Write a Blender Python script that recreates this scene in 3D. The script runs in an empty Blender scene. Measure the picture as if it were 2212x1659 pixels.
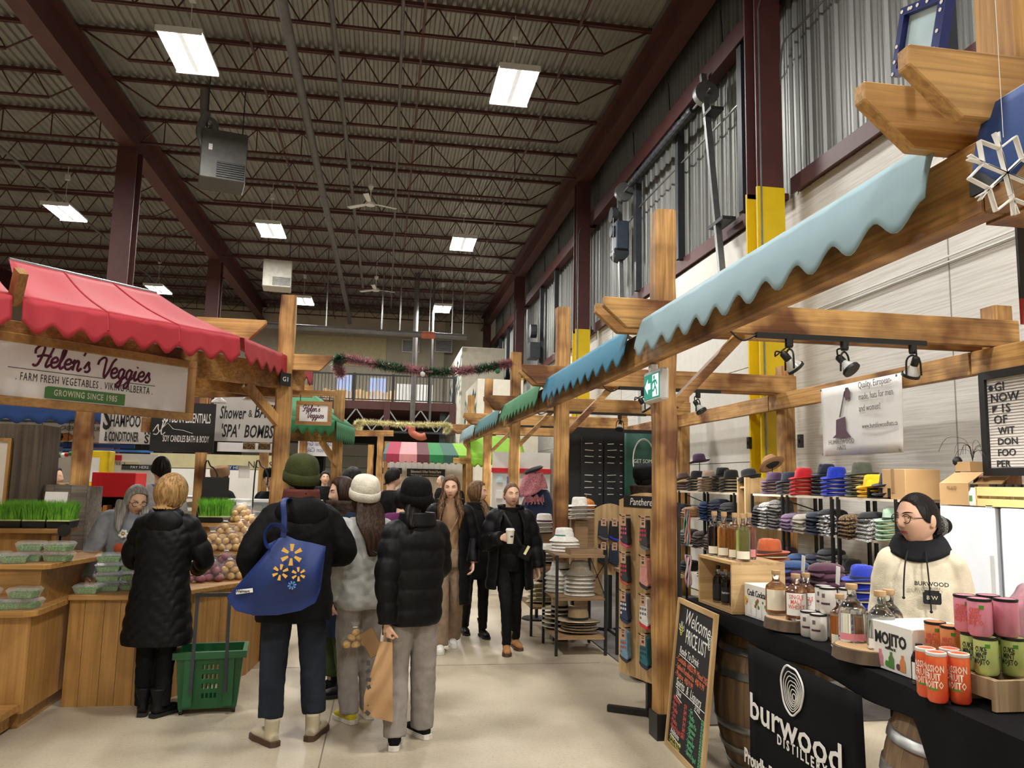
import bpy, bmesh, math, random
from mathutils import Vector as V, Matrix as MX, noise
rnd = random.Random(7)
PI = math.pi
sc = bpy.context.scene
COL = sc.collection
# ---------------------------------------------------------------- camera
FPX, IW, IH = 1700.0, 2212, 1659
CAMP = V((0, 0, 1.62))
RM = MX(((0.9870, -0.1593, 0.0202), (-0.0398, -0.1209, 0.9918), (-0.1555, -0.9798, -0.1257)))
def _ortho():
    y = V((830-IW/2, -(1035-IH/2), -FPX)).normalized()
    h = V((12040-IW/2, -((1035+0.0205*(12040-830))-IH/2), -FPX)).normalized()
    z = h.cross(y).normalized(); x = y.cross(z)
    return MX((x, y, z)).transposed()          # columns = world axes in camera coordinates
RM = _ortho()
cam = bpy.data.objects.new('camera', bpy.data.cameras.new('camera'))
COL.objects.link(cam)
cam.matrix_world = MX.Translation(CAMP) @ RM.transposed().to_4x4()
cam.data.sensor_width = 36; cam.data.lens = FPX/IW*36
cam.data.clip_start = 0.05; cam.data.clip_end = 200
sc.camera = cam
def ray(px, py): return RM.transposed() @ V(((px-IW/2)/FPX, -(py-IH/2)/FPX, -1))
def PY(px, py, Y): d = ray(px, py); return CAMP + d*(Y/d.y)      # the point at depth Y seen at a pixel
def PZ(px, py, Z): d = ray(px, py); return CAMP + d*((Z-1.62)/d.z)
def PX(px, py, X): d = ray(px, py); return CAMP + d*(X/d.x)
# ---------------------------------------------------------------- world, exposure
w = bpy.data.worlds.new('world'); sc.world = w; w.use_nodes = True
w.node_tree.nodes['Background'].inputs[0].default_value = (1.0, 0.95, 0.88, 1)
w.node_tree.nodes['Background'].inputs[1].default_value = 0.20
sc.view_settings.view_transform = 'Standard'; sc.view_settings.look = 'None'
sc.view_settings.gamma = 1; sc.view_settings.use_curve_mapping = False
sc.view_settings.exposure = 0.0
LAMP_W = 330.0       # watts of one hall fixture
# ---------------------------------------------------------------- materials
MATS = {}
def nodes(name):
    m = bpy.data.materials.new(name); m.use_nodes = True
    nt = m.node_tree; b = nt.nodes['Principled BSDF']
    return m, nt, b
def lin(c):
    if isinstance(c, str):
        c = c.lstrip('#'); c = [int(c[i:i+2], 16)/255 for i in (0, 2, 4)]
    return tuple((x/12.92 if x <= 0.04045 else ((x+0.055)/1.055)**2.4) for x in c)
def mat(name, col=None, rough=0.6, metal=0.0, var=0.12, scale=8.0, bump=0.0, bscale=60.0, stretch=(1,1,1), col2=None, emit=0, trans=0, ior=1.45, sheen=0, alpha=1, coat=0, contrast=(0.35,0.65), spec=None):
    if name in MATS: return MATS[name]
    m, nt, b = nodes(name); N = nt.nodes; L = nt.links
    c = lin(col)
    b.inputs['Roughness'].default_value = rough; b.inputs['Metallic'].default_value = metal
    b.inputs['Base Color'].default_value = (*c, 1); m.diffuse_color = (*c, 1)
    if var or col2 or bump:
        tc = N.new('ShaderNodeTexCoord'); mp = N.new('ShaderNodeMapping'); mp.inputs['Scale'].default_value = stretch
        L.new(tc.outputs['Object'], mp.inputs['Vector'])
    if var or col2:
        nz = N.new('ShaderNodeTexNoise'); nz.inputs['Scale'].default_value = scale; nz.inputs['Detail'].default_value = 4
        L.new(mp.outputs['Vector'], nz.inputs['Vector'])
        rp = N.new('ShaderNodeValToRGB')
        rp.color_ramp.elements[0].position = contrast[0]; rp.color_ramp.elements[1].position = contrast[1]
        a = lin(col2) if col2 else tuple(x*(1-var) for x in c)
        bb = c if col2 else tuple(min(1, x*(1+var)) for x in c)
        rp.color_ramp.elements[0].color = (*a, 1); rp.color_ramp.elements[1].color = (*bb, 1)
        L.new(nz.outputs['Fac'], rp.inputs['Fac']); L.new(rp.outputs['Color'], b.inputs['Base Color'])
    if bump:
        n2 = N.new('ShaderNodeTexNoise'); n2.inputs['Scale'].default_value = bscale; n2.inputs['Detail'].default_value = 3
        L.new(mp.outputs['Vector'], n2.inputs['Vector'])
        bp = N.new('ShaderNodeBump'); bp.inputs['Strength'].default_value = bump; bp.inputs['Distance'].default_value = 0.01
        L.new(n2.outputs['Fac'], bp.inputs['Height']); L.new(bp.outputs['Normal'], b.inputs['Normal'])
    if emit:
        b.inputs['Emission Color'].default_value = (*c, 1); b.inputs['Emission Strength'].default_value = emit
    if trans:
        b.inputs['Transmission Weight'].default_value = trans; b.inputs['IOR'].default_value = ior
    if spec is not None: b.inputs['Specular IOR Level'].default_value = spec
    if sheen: b.inputs['Sheen Weight'].default_value = sheen
    if coat: b.inputs['Coat Weight'].default_value = coat
    if alpha < 1: b.inputs['Alpha'].default_value = alpha
    MATS[name] = m; return m
def wood(name, c1, c2, axis, rough=0.55, sc1=1.0, burn=None):
    """plank wood: grain lines stretched along an axis, slow colour change, optional scorched patches"""
    if name in MATS: return MATS[name]
    m, nt, b = nodes(name); N = nt.nodes; L = nt.links
    tc = N.new('ShaderNodeTexCoord'); mp = N.new('ShaderNodeMapping')
    s = [34*sc1, 34*sc1, 34*sc1]; s['xyz'.index(axis)] = 1.1*sc1
    mp.inputs['Scale'].default_value = s
    oi = N.new('ShaderNodeObjectInfo'); ad = N.new('ShaderNodeVectorMath'); ad.operation = 'MULTIPLY_ADD'
    ad.inputs[1].default_value = (7, 7, 7)
    cb = N.new('ShaderNodeCombineXYZ'); L.new(oi.outputs['Random'], cb.inputs[0]); L.new(oi.outputs['Random'], cb.inputs[1]); L.new(oi.outputs['Random'], cb.inputs[2])
    L.new(cb.outputs[0], ad.inputs[0]); L.new(tc.outputs['Object'], ad.inputs[2])
    L.new(ad.outputs[0], mp.inputs['Vector'])
    nz = N.new('ShaderNodeTexNoise'); nz.inputs['Scale'].default_value = 1.3; nz.inputs['Detail'].default_value = 5; nz.inputs['Distortion'].default_value = 0.7
    L.new(mp.outputs['Vector'], nz.inputs['Vector'])
    rp = N.new('ShaderNodeValToRGB'); rp.color_ramp.elements[0].position = 0.32; rp.color_ramp.elements[1].position = 0.62
    rp.color_ramp.elements[0].color = (*lin(c2), 1); rp.color_ramp.elements[1].color = (*lin(c1), 1)
    L.new(nz.outputs['Fac'], rp.inputs['Fac'])
    out = rp.outputs['Color']
    n3 = N.new('ShaderNodeTexNoise'); n3.inputs['Scale'].default_value = 2.2; n3.inputs['Detail'].default_value = 3
    L.new(ad.outputs[0], n3.inputs['Vector'])
    mx = N.new('ShaderNodeMix'); mx.data_type = 'RGBA'; mx.blend_type = 'MULTIPLY'
    r2 = N.new('ShaderNodeValToRGB'); r2.color_ramp.elements[0].position = 0.36; r2.color_ramp.elements[1].position = 0.58
    k = lin(burn) if burn else (0.72, 0.70, 0.68)
    r2.color_ramp.elements[0].color = (*k, 1); r2.color_ramp.elements[1].color = (1, 1, 1, 1)
    L.new(n3.outputs['Fac'], r2.inputs['Fac']); mx.inputs['Factor'].default_value = 1
    L.new(out, mx.inputs[6]); L.new(r2.outputs['Color'], mx.inputs[7]); L.new(mx.outputs[2], b.inputs['Base Color'])
    bp = N.new('ShaderNodeBump'); bp.inputs['Strength'].default_value = 0.25; bp.inputs['Distance'].default_value = 0.004
    L.new(nz.outputs['Fac'], bp.inputs['Height']); L.new(bp.outputs['Normal'], b.inputs['Normal'])
    b.inputs['Roughness'].default_value = rough; m.diffuse_color = (*lin(c1), 1)
    MATS[name] = m; return m
# ---------------------------------------------------------------- mesh building
class MB:
    def __init__(s): s.v = []; s.f = []
    def add(s, vs, fs):
        o = len(s.v); s.v += [V(p) for p in vs]; s.f += [tuple(i+o for i in f) for f in fs]; return s
    def bb(s, x0, x1, y0, y1, z0, z1):
        return s.add([(x0,y0,z0),(x1,y0,z0),(x1,y1,z0),(x0,y1,z0),(x0,y0,z1),(x1,y0,z1),(x1,y1,z1),(x0,y1,z1)],
                     [(3,2,1,0),(4,5,6,7),(0,1,5,4),(1,2,6,5),(2,3,7,6),(3,0,4,7)])
    def box(s, c, size, M=None):
        x, y, z = [k/2 for k in size]; c = V(c)
        vs = [V(p) for p in [(-x,-y,-z),(x,-y,-z),(x,y,-z),(-x,y,-z),(-x,-y,z),(x,-y,z),(x,y,z),(-x,y,z)]]
        if M is not None: vs = [M @ p for p in vs]
        return s.add([p+c for p in vs], [(3,2,1,0),(4,5,6,7),(0,1,5,4),(1,2,6,5),(2,3,7,6),(3,0,4,7)])
    def bar(s, a, b, w, h, up=(0,0,1)):
        a, b = V(a), V(b); d = (b-a).normalized(); u = V(up)
        if abs(d.dot(u)) > 0.98: u = V((0,1,0))
        r = d.cross(u).normalized(); u = r.cross(d)
        r *= w/2; u *= h/2
        return s.add([a-r-u,a+r-u,a+r+u,a-r+u,b-r-u,b+r-u,b+r+u,b-r+u], [(0,1,2,3),(7,6,5,4),(0,4,5,1),(1,5,6,2),(2,6,7,3),(3,7,4,0)])
    def tube(s, pts, r, n=8, caps=True, sx=1.0, ref=None, closed=False):
        pts = [V(p) for p in pts]; m = len(pts)
        rs = r if isinstance(r, (list, tuple)) else [r]*m
        prev = None; base = len(s.v)
        for i, p in enumerate(pts):
            if closed: d = pts[(i+1) % m]-pts[i-1]
            else: d = pts[min(i+1, m-1)]-pts[max(i-1, 0)]
            d = d.normalized() if d.length > 1e-9 else V((0,0,1))
            if prev is None:
                a = V(ref) if ref else (V((0,0,1)) if abs(d.z) < 0.9 else V((1,0,0)))
                u = a - d*a.dot(d); u.normalize()
            else:
                u = prev - d*prev.dot(d)
                if u.length < 1e-6: u = d.orthogonal()
                u.normalize()
            prev = u; v = d.cross(u)
            rr = rs[i]; ra, rb = rr if isinstance(rr, (list, tuple)) else (rr*sx, rr)
            for k in range(n):
                t = 2*PI*k/n; s.v.append(p + u*(ra*math.cos(t)) + v*(rb*math.sin(t)))
        for i in range(m if closed else m-1):
            for k in range(n):
                a = base+i*n+k; b2 = base+i*n+(k+1) % n
                j = ((i+1) % m)
                s.f.append((a, b2, base+j*n+(k+1) % n, base+j*n+k))
        if caps and not closed:
            s.f.append(tuple(base+k for k in range(n-1, -1, -1))); s.f.append(tuple(base+(m-1)*n+k for k in range(n)))
        return s
    def lathe(s, prof, n=16, c=(0,0,0), sx=1.0, sy=1.0, M=None):
        base = len(s.v); c = V(c)
        for (r, z) in prof:
            for k in range(n):
                t = 2*PI*k/n; p = V((r*sx*math.cos(t), r*sy*math.sin(t), z))
                s.v.append((M @ p if M is not None else p)+c)
        for i in range(len(prof)-1):
            for k in range(n):
                s.f.append((base+i*n+k, base+i*n+(k+1) % n, base+(i+1)*n+(k+1) % n, base+(i+1)*n+k))
        if prof[0][0] > 1e-5: s.f.append(tuple(base+k for k in range(n-1, -1, -1)))
        if prof[-1][0] > 1e-5: s.f.append(tuple(base+(len(prof)-1)*n+k for k in range(n)))
        return s
    def prism(s, poly, M, t):
        """polygon in the local xy plane of M extruded by t along its z"""
        n = len(poly)
        vs = [M @ V((x, y, 0)) for x, y in poly]+[M @ V((x, y, t)) for x, y in poly]
        fs = [tuple(range(n-1, -1, -1)), tuple(range(n, 2*n))]+[(i, (i+1) % n, n+(i+1) % n, n+i) for i in range(n)]
        return s.add(vs, fs)
    def grid(s, fn, nu, nv, thick=0, wrap=False):
        vs = [fn(i/(nu-1) if not wrap else i/nu, j/(nv-1)) for j in range(nv) for i in range(nu)]
        fs = []
        for j in range(nv-1):
            for i in range(nu if wrap else nu-1):
                fs.append((j*nu+i, j*nu+(i+1) % nu, (j+1)*nu+(i+1) % nu, (j+1)*nu+i))
        return s.add(vs, fs)
    def sphere(s, c, r, n=12, m=8, sx=1, sy=1, sz=1, M=None):
        prof = [(max(1e-4, math.sin(PI*i/m)) if 0 < i < m else 0.0, -math.cos(PI*i/m)) for i in range(m+1)]
        base = len(s.v); c = V(c)
        T = MX.Diagonal((r*sx, r*sy, r*sz))
        if M is not None: T = M @ T
        return s.lathe(prof, n, c, 1, 1, T)
    def xf(s, M):
        s.v = [M @ p for p in s.v]; return s
    def build(s, name, material, parent=None, smooth=False, world=False, bevel=0.0, solid=0.0, ang=None):
        vs = s.v
        if world and parent is not None:
            I = root_inv(parent)
            vs = [I @ p for p in vs]
        me = bpy.data.meshes.new(name); me.from_pydata([tuple(p) for p in vs], [], s.f)
        me.validate(verbose=False)
        if smooth or bevel or ang:
            bm = bmesh.new(); bm.from_mesh(me)
            if bevel: bmesh.ops.bevel(bm, geom=[e for e in bm.edges], offset=bevel, segments=1, affect='EDGES', profile=0.5)
            bmesh.ops.recalc_face_normals(bm, faces=bm.faces); bm.to_mesh(me); bm.free()
        else:
            bm = bmesh.new(); bm.from_mesh(me); bmesh.ops.recalc_face_normals(bm, faces=bm.faces); bm.to_mesh(me); bm.free()
        if smooth:
            for p in me.polygons: p.use_smooth = True
            try: me.set_sharp_from_angle(angle=math.radians(ang or 50))
            except Exception: pass
        me.materials.append(MATS[material] if isinstance(material, str) else material)
        o = bpy.data.objects.new(name, me); COL.objects.link(o)
        if parent is not None: o.parent = parent
        if solid:
            md = o.modifiers.new('thickness', 'SOLIDIFY'); md.thickness = solid; md.offset = 0
        return o
INV = {}
def root_inv(o):
    while o.parent is not None: o = o.parent
    return INV[o.name]
def thing(name, label, cat, loc=(0,0,0), rz=0, group=None, kind=None):
    o = bpy.data.objects.new(name, None); COL.objects.link(o); o.empty_display_size = 0.05
    o.location = loc; o.rotation_euler = (0, 0, rz)
    INV[o.name] = (MX.Translation(V(loc)) @ MX.Rotation(rz, 4, 'Z')).inverted()
    return tag(o, label, cat, group, kind)
def tag(o, label=None, cat=None, group=None, kind=None):
    if label: o['label'] = label
    if cat: o['category'] = cat
    if group: o['group'] = group
    if kind: o['kind'] = kind
    return o
def dup(root, loc=None, rz=None, label=None, group=None, scale=None):
    r = root.copy(); COL.objects.link(r)
    if loc is not None: r.location = loc
    if rz is not None: r.rotation_euler = (0, 0, rz)
    if scale is not None: r.scale = scale if not isinstance(scale, (int, float)) else (scale,)*3
    if label: r['label'] = label
    if group: r['group'] = group
    for ch in root.children:
        c = ch.copy(); COL.objects.link(c); c.parent = r
        for g in ch.children:
            d = g.copy(); COL.objects.link(d); d.parent = c
    return r
def frame(o, u, v):
    """matrix with local x along u, y along v, z = normal"""
    u = V(u).normalized(); v = V(v); n = u.cross(v).normalized(); v = n.cross(u)
    M = MX((u, v, n)).transposed().to_4x4(); M.translation = V(o); return M
def fromM(M): return M
_tc = {}
def text(s, size, M, material, parent=None, world=True, name='lettering', align='CENTER', ext=0.0008, shear=0, bold=0, xs=1.0, space=1.0, line=1.0):
    if '\n' in s:
        L = s.split('\n'); n = len(L)
        for i, l in enumerate(L): text(l, size, M @ MX.Translation((0, ((n-1)/2-i)*size*line, 0)), material, parent, world, name, align, ext, shear, bold, xs, space, line)
        return
    cu = bpy.data.curves.new('t', 'FONT'); cu.body = s; cu.size = size; cu.align_x = align; cu.align_y = 'CENTER'
    cu.extrude = ext; cu.shear = shear; cu.offset = bold; cu.space_character = space; cu.resolution_u = 2; cu.space_line = line
    ob = bpy.data.objects.new('t', cu); COL.objects.link(ob)
    me = bpy.data.meshes.new_from_object(ob); bpy.data.objects.remove(ob); bpy.data.curves.remove(cu)
    T = M @ MX.Diagonal((xs, 1, 1, 1))
    if world and parent is not None: T = root_inv(parent) @ T
    me.transform(T); me.name = name
    me.materials.clear(); me.materials.append(MATS[material] if isinstance(material, str) else material)
    o = bpy.data.objects.new(name, me); COL.objects.link(o)
    if parent is not None: o.parent = parent
    return o
def strokes(lines, M, w, material, parent=None, world=True, name='drawing', n=5):
    """thin raised pen strokes in the local plane of M"""
    b = MB()
    for pts in lines:
        b.tube([M @ V((x, y, 0)) for x, y in pts], w, n)
    return b.build(name, material, parent, world=world)
def smooth_line(pts, k=6):
    P = [V(p) for p in pts]; out = []
    for i in range(len(P)-1):
        p0, p1, p2, p3 = P[max(i-1,0)], P[i], P[i+1], P[min(i+2,len(P)-1)]
        for j in range(k):
            t = j/k
            out.append(0.5*((2*p1)+(-p0+p2)*t+(2*p0-5*p1+4*p2-p3)*t*t+(-p0+3*p1-3*p2+p3)*t**3))
    out.append(P[-1]); return out
def lerp(a, b, t): return a+(b-a)*t
def remesh(mb, name, material, parent, voxel=0.01, smooth_it=2, world=False, disp=None):
    """fuse overlapping closed shapes into one continuous surface"""
    o = mb.build(name+'_raw', material, None)
    md = o.modifiers.new('r', 'REMESH'); md.mode = 'VOXEL'; md.voxel_size = voxel; md.use_smooth_shade = True
    if smooth_it:
        ms = o.modifiers.new('s', 'SMOOTH'); ms.factor = 0.5; ms.iterations = smooth_it
    COL.objects.unlink(o)
    tmp = bpy.data.scenes.new('fuse'); tmp.collection.objects.link(o)
    vl = tmp.view_layers[0]; vl.update(); dg = vl.depsgraph
    me = bpy.data.meshes.new_from_object(o.evaluated_get(dg)); me.name = name
    bpy.data.scenes.remove(tmp)
    raw = o.data; bpy.data.objects.remove(o); bpy.data.meshes.remove(raw)
    if disp:
        cs = [(v.co.copy(), v.normal.copy()) for v in me.vertices]
        me.vertices.foreach_set('co', [x for c, n in cs for x in disp(c, n)])
        me.update()
    if world and parent is not None: me.transform(root_inv(parent))
    for p in me.polygons: p.use_smooth = True
    if not me.materials: me.materials.append(MATS[material])
    r = bpy.data.objects.new(name, me); COL.objects.link(r)
    if parent is not None: r.parent = parent
    return r
# ================================================================ THE HALL
mat('brown_steel', '#4a2422', 0.55, 0, 0.15, 3)
mat('deck_steel', '#8b8982', 0.45, 0.35, 0.10, 2)
mat('siding_steel', '#7d7e7a', 0.5, 0.5, 0.06, 3, stretch=(4,4,0.4))
mat('yellow_paint', '#d8b800', 0.5, 0, 0.06, 4)
mat('dark_steel', '#33363b', 0.5, 0.3, 0.1, 6)
mat('galv_steel', '#8d9090', 0.4, 0.8, 0.1, 12)
mat('grey_pipe', '#5f5c5a', 0.55, 0.2, 0.1, 6)
mat('white_paint', '#d9d6cf', 0.6, 0, 0.04, 3)
mat('black_plastic', '#141414', 0.45, 0, 0.05)
mat('tube_light', '#ffffff', 0.5, 0, 0, emit=38)
mat('lamp_white', '#fff6e4', 0.5, 0, 0, emit=26)
mat('beige_wall', '#b5ad98', 0.8, 0, 0.06, 1.5)
mat('white_metal', '#d7d7d4', 0.4, 0, 0.04)
def special_floor():
    m, nt, b = nodes('concrete'); N = nt.nodes; L = nt.links
    tc = N.new('ShaderNodeTexCoord')
    n1 = N.new('ShaderNodeTexNoise'); n1.inputs['Scale'].default_value = 0.9; n1.inputs['Detail'].default_value = 7; n1.inputs['Roughness'].default_value = 0.62
    n2 = N.new('ShaderNodeTexNoise'); n2.inputs['Scale'].default_value = 55; n2.inputs['Detail'].default_value = 3
    L.new(tc.outputs['Object'], n1.inputs['Vector']); L.new(tc.outputs['Object'], n2.inputs['Vector'])
    r = N.new('ShaderNodeValToRGB'); e = r.color_ramp.elements
    e[0].position = 0.3; e[0].color = (*lin('#9a8e7a'), 1); e[1].position = 0.6; e[1].color = (*lin('#b9ad97'), 1)
    L.new(n1.outputs['Fac'], r.inputs['Fac'])
    r2 = N.new('ShaderNodeValToRGB'); e = r2.color_ramp.elements
    e[0].position = 0.28; e[0].color = (0.80, 0.78, 0.76, 1); e[1].position = 0.48; e[1].color = (1, 1, 1, 1)
    L.new(n2.outputs['Fac'], r2.inputs['Fac'])
    mx = N.new('ShaderNodeMix'); mx.data_type = 'RGBA'; mx.blend_type = 'MULTIPLY'; mx.inputs['Factor'].default_value = 1
    L.new(r.outputs['Color'], mx.inputs[6]); L.new(r2.outputs['Color'], mx.inputs[7]); L.new(mx.outputs[2], b.inputs['Base Color'])
    rr = N.new('ShaderNodeMapRange'); rr.inputs['To Min'].default_value = 0.28; rr.inputs['To Max'].default_value = 0.5
    L.new(n1.outputs['Fac'], rr.inputs['Value']); L.new(rr.outputs['Result'], b.inputs['Roughness'])
    bp = N.new('ShaderNodeBump'); bp.inputs['Strength'].default_value = 0.06; L.new(n2.outputs['Fac'], bp.inputs['Height']); L.new(bp.outputs['Normal'], b.inputs['Normal'])
    MATS['concrete'] = m
special_floor()
def special_wall():
    m, nt, b = nodes('white_board_wall'); N = nt.nodes; L = nt.links
    tc = N.new('ShaderNodeTexCoord'); mp = N.new('ShaderNodeMapping'); mp.inputs['Scale'].default_value = (1, 0.5, 14)
    L.new(tc.outputs['Object'], mp.inputs['Vector'])
    n1 = N.new('ShaderNodeTexNoise'); n1.inputs['Scale'].default_value = 3; n1.inputs['Detail'].default_value = 6
    L.new(mp.outputs['Vector'], n1.inputs['Vector'])
    r = N.new('ShaderNodeValToRGB'); e = r.color_ramp.elements
    e[0].position = 0.3; e[0].color = (*lin('#c4c1ba'), 1); e[1].position = 0.6; e[1].color = (*lin('#d8d5ce'), 1)
    L.new(n1.outputs['Fac'], r.inputs['Fac']); L.new(r.outputs['Color'], b.inputs['Base Color'])
    bp = N.new('ShaderNodeBump'); bp.inputs['Strength'].default_value = 0.35; bp.inputs['Distance'].default_value = 0.01
    L.new(n1.outputs['Fac'], bp.inputs['Height']); L.new(bp.outputs['Normal'], b.inputs['Normal'])
    b.inputs['Roughness'].default_value = 0.7; MATS['white_board_wall'] = m
special_wall()
def struct(o, label=None):
    o['kind'] = 'structure'
    if label: o['label'] = label
    return o
XL, XR, YN, YF, ZD = -21.0, 4.95, -7.0, 38.0, 9.72
fl = struct(MB().bb(XL, XR+0.3, YN, YF, -0.2, 0).build('floor', 'concrete'), 'beige stained concrete floor of the market hall')
# saw cuts in the slab
mat('joint_dark', '#6e6455', 0.9, 0, 0)
for y in (2.9, 7.2, 11.5, 15.8, 20.1):
    MB().bb(-8, 2.0, y-0.004, y+0.004, 0.0, 0.0012).build('saw_cut', 'joint_dark', fl)
for x in (-0.3,):
    MB().bb(x-0.004, x+0.004, YN, YF, 0.0, 0.0012).build('saw_cut', 'joint_dark', fl)
# ---- right wall: white boards below, ribbed steel above
YC = [-0.3, 8.85, 18.2, 27.4, 36.6]
wr = struct(MB().bb(XR, XR+0.2, YN, YF, 0, 5.3).build('wall_right', 'white_board_wall'), 'white painted lower wall behind the timber stalls')
mat('seam', '#8f8c86', 0.8, 0, 0)
for y in (1.1, 3.55, 6.2, 11.3, 13.8, 16.2):
    MB().bb(XR-0.004, XR, y-0.006, y+0.006, 0, 5.28).build('panel_seam', 'seam', wr)
for z in (1.35, 2.62, 3.95):
    MB().bb(XR-0.003, XR, YN, YF, z-0.004, z+0.004).build('panel_seam', 'seam', wr)
def siding(y0, y1, z0, z1):
    b = MB(); y = y0; pitch = 0.30
    prof = [(0,0),(0.035,0),(0.055,-0.035),(0.085,-0.035),(0.105,0),(0.15,0),(0.155,-0.012),(0.165,-0.012),(0.17,0),(0.22,0),(0.225,-0.012),(0.235,-0.012),(0.24,0)]
    row = []
    while y < y1:
        for a, d in prof:
            if y+a < y1: row.append((y+a, XR+0.03+d))
        y += pitch
    row.append((y1, XR+0.03))
    vs = [(x, yy, z0) for yy, x in row]+[(x, yy, z1) for yy, x in row]; n = len(row)
    return b.add(vs, [(i, i+1, n+i+1, n+i) for i in range(n-1)])
for i in range(len(YC)-1):
    siding(YC[i], YC[i+1], 5.25, ZD).build('siding_panel', 'siding_steel', wr, solid=0.004)
siding(YN, YC[0], 5.25, ZD).build('siding_panel', 'siding_steel', wr, solid=0.004)
for i in range(len(YC)-1):
    a, b_ = YC[i]+0.14, YC[i+1]-0.14
    MB().bb(XR-0.10, XR+0.0, a, b_, 5.26, 5.34).bb(XR-0.13, XR-0.10, a, b_, 5.22, 5.42).build('girt', 'brown_steel', wr)
    g = MB().bb(XR-0.24, XR-0.02, a, b_, 7.90, 7.93).bb(XR-0.26, XR-0.24, a, b_, 7.84, 8.14).bb(XR-0.24, XR-0.02, a, b_, 8.10, 8.13)
    g.build('girt', 'brown_steel', wr)
    for y in ((9.9, 12.33, 14.6) if i == 1 else (YC[i]+1.5, YC[i]+4.0, YC[i]+6.2)):
        MB().bb(XR-0.22, XR-0.10, y-0.07, y+0.07, 5.4, 7.9).build('jamb_post', 'dark_steel', wr)
    for y in (YC[i]+1.9, YC[i]+4.2, YC[i]+6.3):
        MB().tube([(XR-0.05, y, 8.15), (XR-0.05, y+0.1, 9.0)], 0.012, 6).build('tie_rod', 'dark_steel', wr)
def isec(b, x, y, z0, z1, dx, dy, t=0.022, web='x'):
    if web == 'x':
        b.bb(x-dx/2, x-dx/2+t, y-dy/2, y+dy/2, z0, z1).bb(x+dx/2-t, x+dx/2, y-dy/2, y+dy/2, z0, z1).bb(x-dx/2+t, x+dx/2-t, y-t/2, y+t/2, z0, z1)
    else:
        b.bb(x-dx/2, x+dx/2, y-dy/2, y-dy/2+t, z0, z1).bb(x-dx/2, x+dx/2, y+dy/2-t, y+dy/2, z0, z1).bb(x-t/2, x+t/2, y-dy/2+t, y+dy/2-t, z0, z1)
    return b
wherecol = ['beside the bar stall', 'behind the hat stall', 'above the teal awning', 'in the middle distance', 'next to the far stair']
for i, y in enumerate(YC):
    if i == 0: continue
    t = thing('steel_column', ['', 'brown steel wall column with yellow base behind the hat stall', 'second brown and yellow wall column, above the teal awning', 'third brown wall column along the right wall, above the green awning', 'farthest brown wall column by the stair enclosure'][i], 'column', (4.55, y, 0), 0, 'columns of the right wall')
    isec(MB(), 4.55, y, 5.22, 8.95, 0.34, 0.30, 0.025, 'y').build('shaft', 'brown_steel', t, world=True)
    isec(MB(), 4.55, y, 0, 5.28, 0.36, 0.32, 0.035, 'y').build('guard_paint', 'yellow_paint', t, world=True)
    MB().tube([(4.42, y-0.17, 1.5), (4.42, y-0.17, 7.6), (4.46, y-0.17, 7.75)], 0.012, 6).build('conduit', 'galv_steel', t, world=True)
# ---- ceiling: deck with ribs along the hall, beams, open-web joists
b = MB(); row = []; x = XL
while x < XR+0.2:
    for a, d in ((0,0),(0.06,0),(0.085,0.045),(0.145,0.045)): row.append((x+a, ZD+d))
    x += 0.17
n = len(row)
b.add([(xx, YN, zz) for xx, zz in row]+[(xx, YF, zz) for xx, zz in row], [(i, i+1, n+i+1, n+i) for i in range(n-1)])
ce = struct(b.build('ceiling', 'deck_steel'), 'ribbed grey steel roof deck')
cl = ce.copy(); bpy.data.objects.remove(cl)
MB().bb(XL, XR+0.3, YN, YF, ZD+0.06, ZD+0.12).build('roof_cover', 'dark_steel', ce)
def ibeam_y(x, y0, y1, z0, z1, w, name, par):
    return MB().bb(x-w/2, x+w/2, y0, y1, z0, z0+0.03).bb(x-w/2, x+w/2, y0, y1, z1-0.03, z1).bb(x-0.012, x+0.012, y0, y1, z0+0.03, z1-0.03).build(name, 'brown_steel', par)
ibeam_y(4.55, YN, YF, 8.95, 9.62, 0.30, 'roof_beam', ce)
ibeam_y(-5.95, YN, YF, 8.88, 9.62, 0.34, 'roof_beam', ce)
ibeam_y(-15.5, YN, YF, 8.88, 9.62, 0.34, 'roof_beam', ce)
def joist(x0, x1, y, deep=False):
    b = MB(); zt, zb = ZD-0.06, ZD-(0.62 if not deep else 0.66)
    b.bb(x0, x1, y-0.045, y-0.008, zt-0.035, zt+0.03).bb(x0, x1, y+0.008, y+0.045, zt-0.035, zt+0.03)
    e = 0.55 if not deep else 0.02
    b.bb(x0+e*1.6, x1-e*1.6, y-0.035, y-0.008, zb, zb+0.04).bb(x0+e*1.6, x1-e*1.6, y+0.008, y+0.035, zb, zb+0.04)
    if not deep:
        b.tube([(x0+0.05, y, zt-0.02), (x0+e*1.6, y, zb+0.02)], 0.02, 5); b.tube([(x1-0.05, y, zt-0.02), (x1-e*1.6, y, zb+0.02)], 0.02, 5)
    L_ = (x1-x0)-2*e*1.6; k = int(L_/(0.62 if not deep else 1.0)); st = L_/k; pts = []
    for i in range(k+1):
        pts += [(x0+e*1.6+i*st, y, zb+0.03)]
        if i < k: pts += [(x0+e*1.6+(i+0.5)*st, y, zt-0.02)]
    for p, q in zip(pts, pts[1:]): b.bar(p, q, 0.022, 0.022)
    if deep:
        for i in range(k): b.bar((x0+e*1.6+(i+0.5)*st, y, zb), (x0+e*1.6+(i+0.5)*st, y, zt), 0.022, 0.022)
    return b.build('joist', 'brown_steel', ce)
j0 = joist(-5.8, 4.4, 0); j1 = joist(-5.8, 4.4, 0, True); j2 = joist(-15.3, -6.1, 0); j3 = joist(-15.3, -6.1, 0, True)
yj = 18.2-1.85*8; k = -8; used = set()
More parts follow.
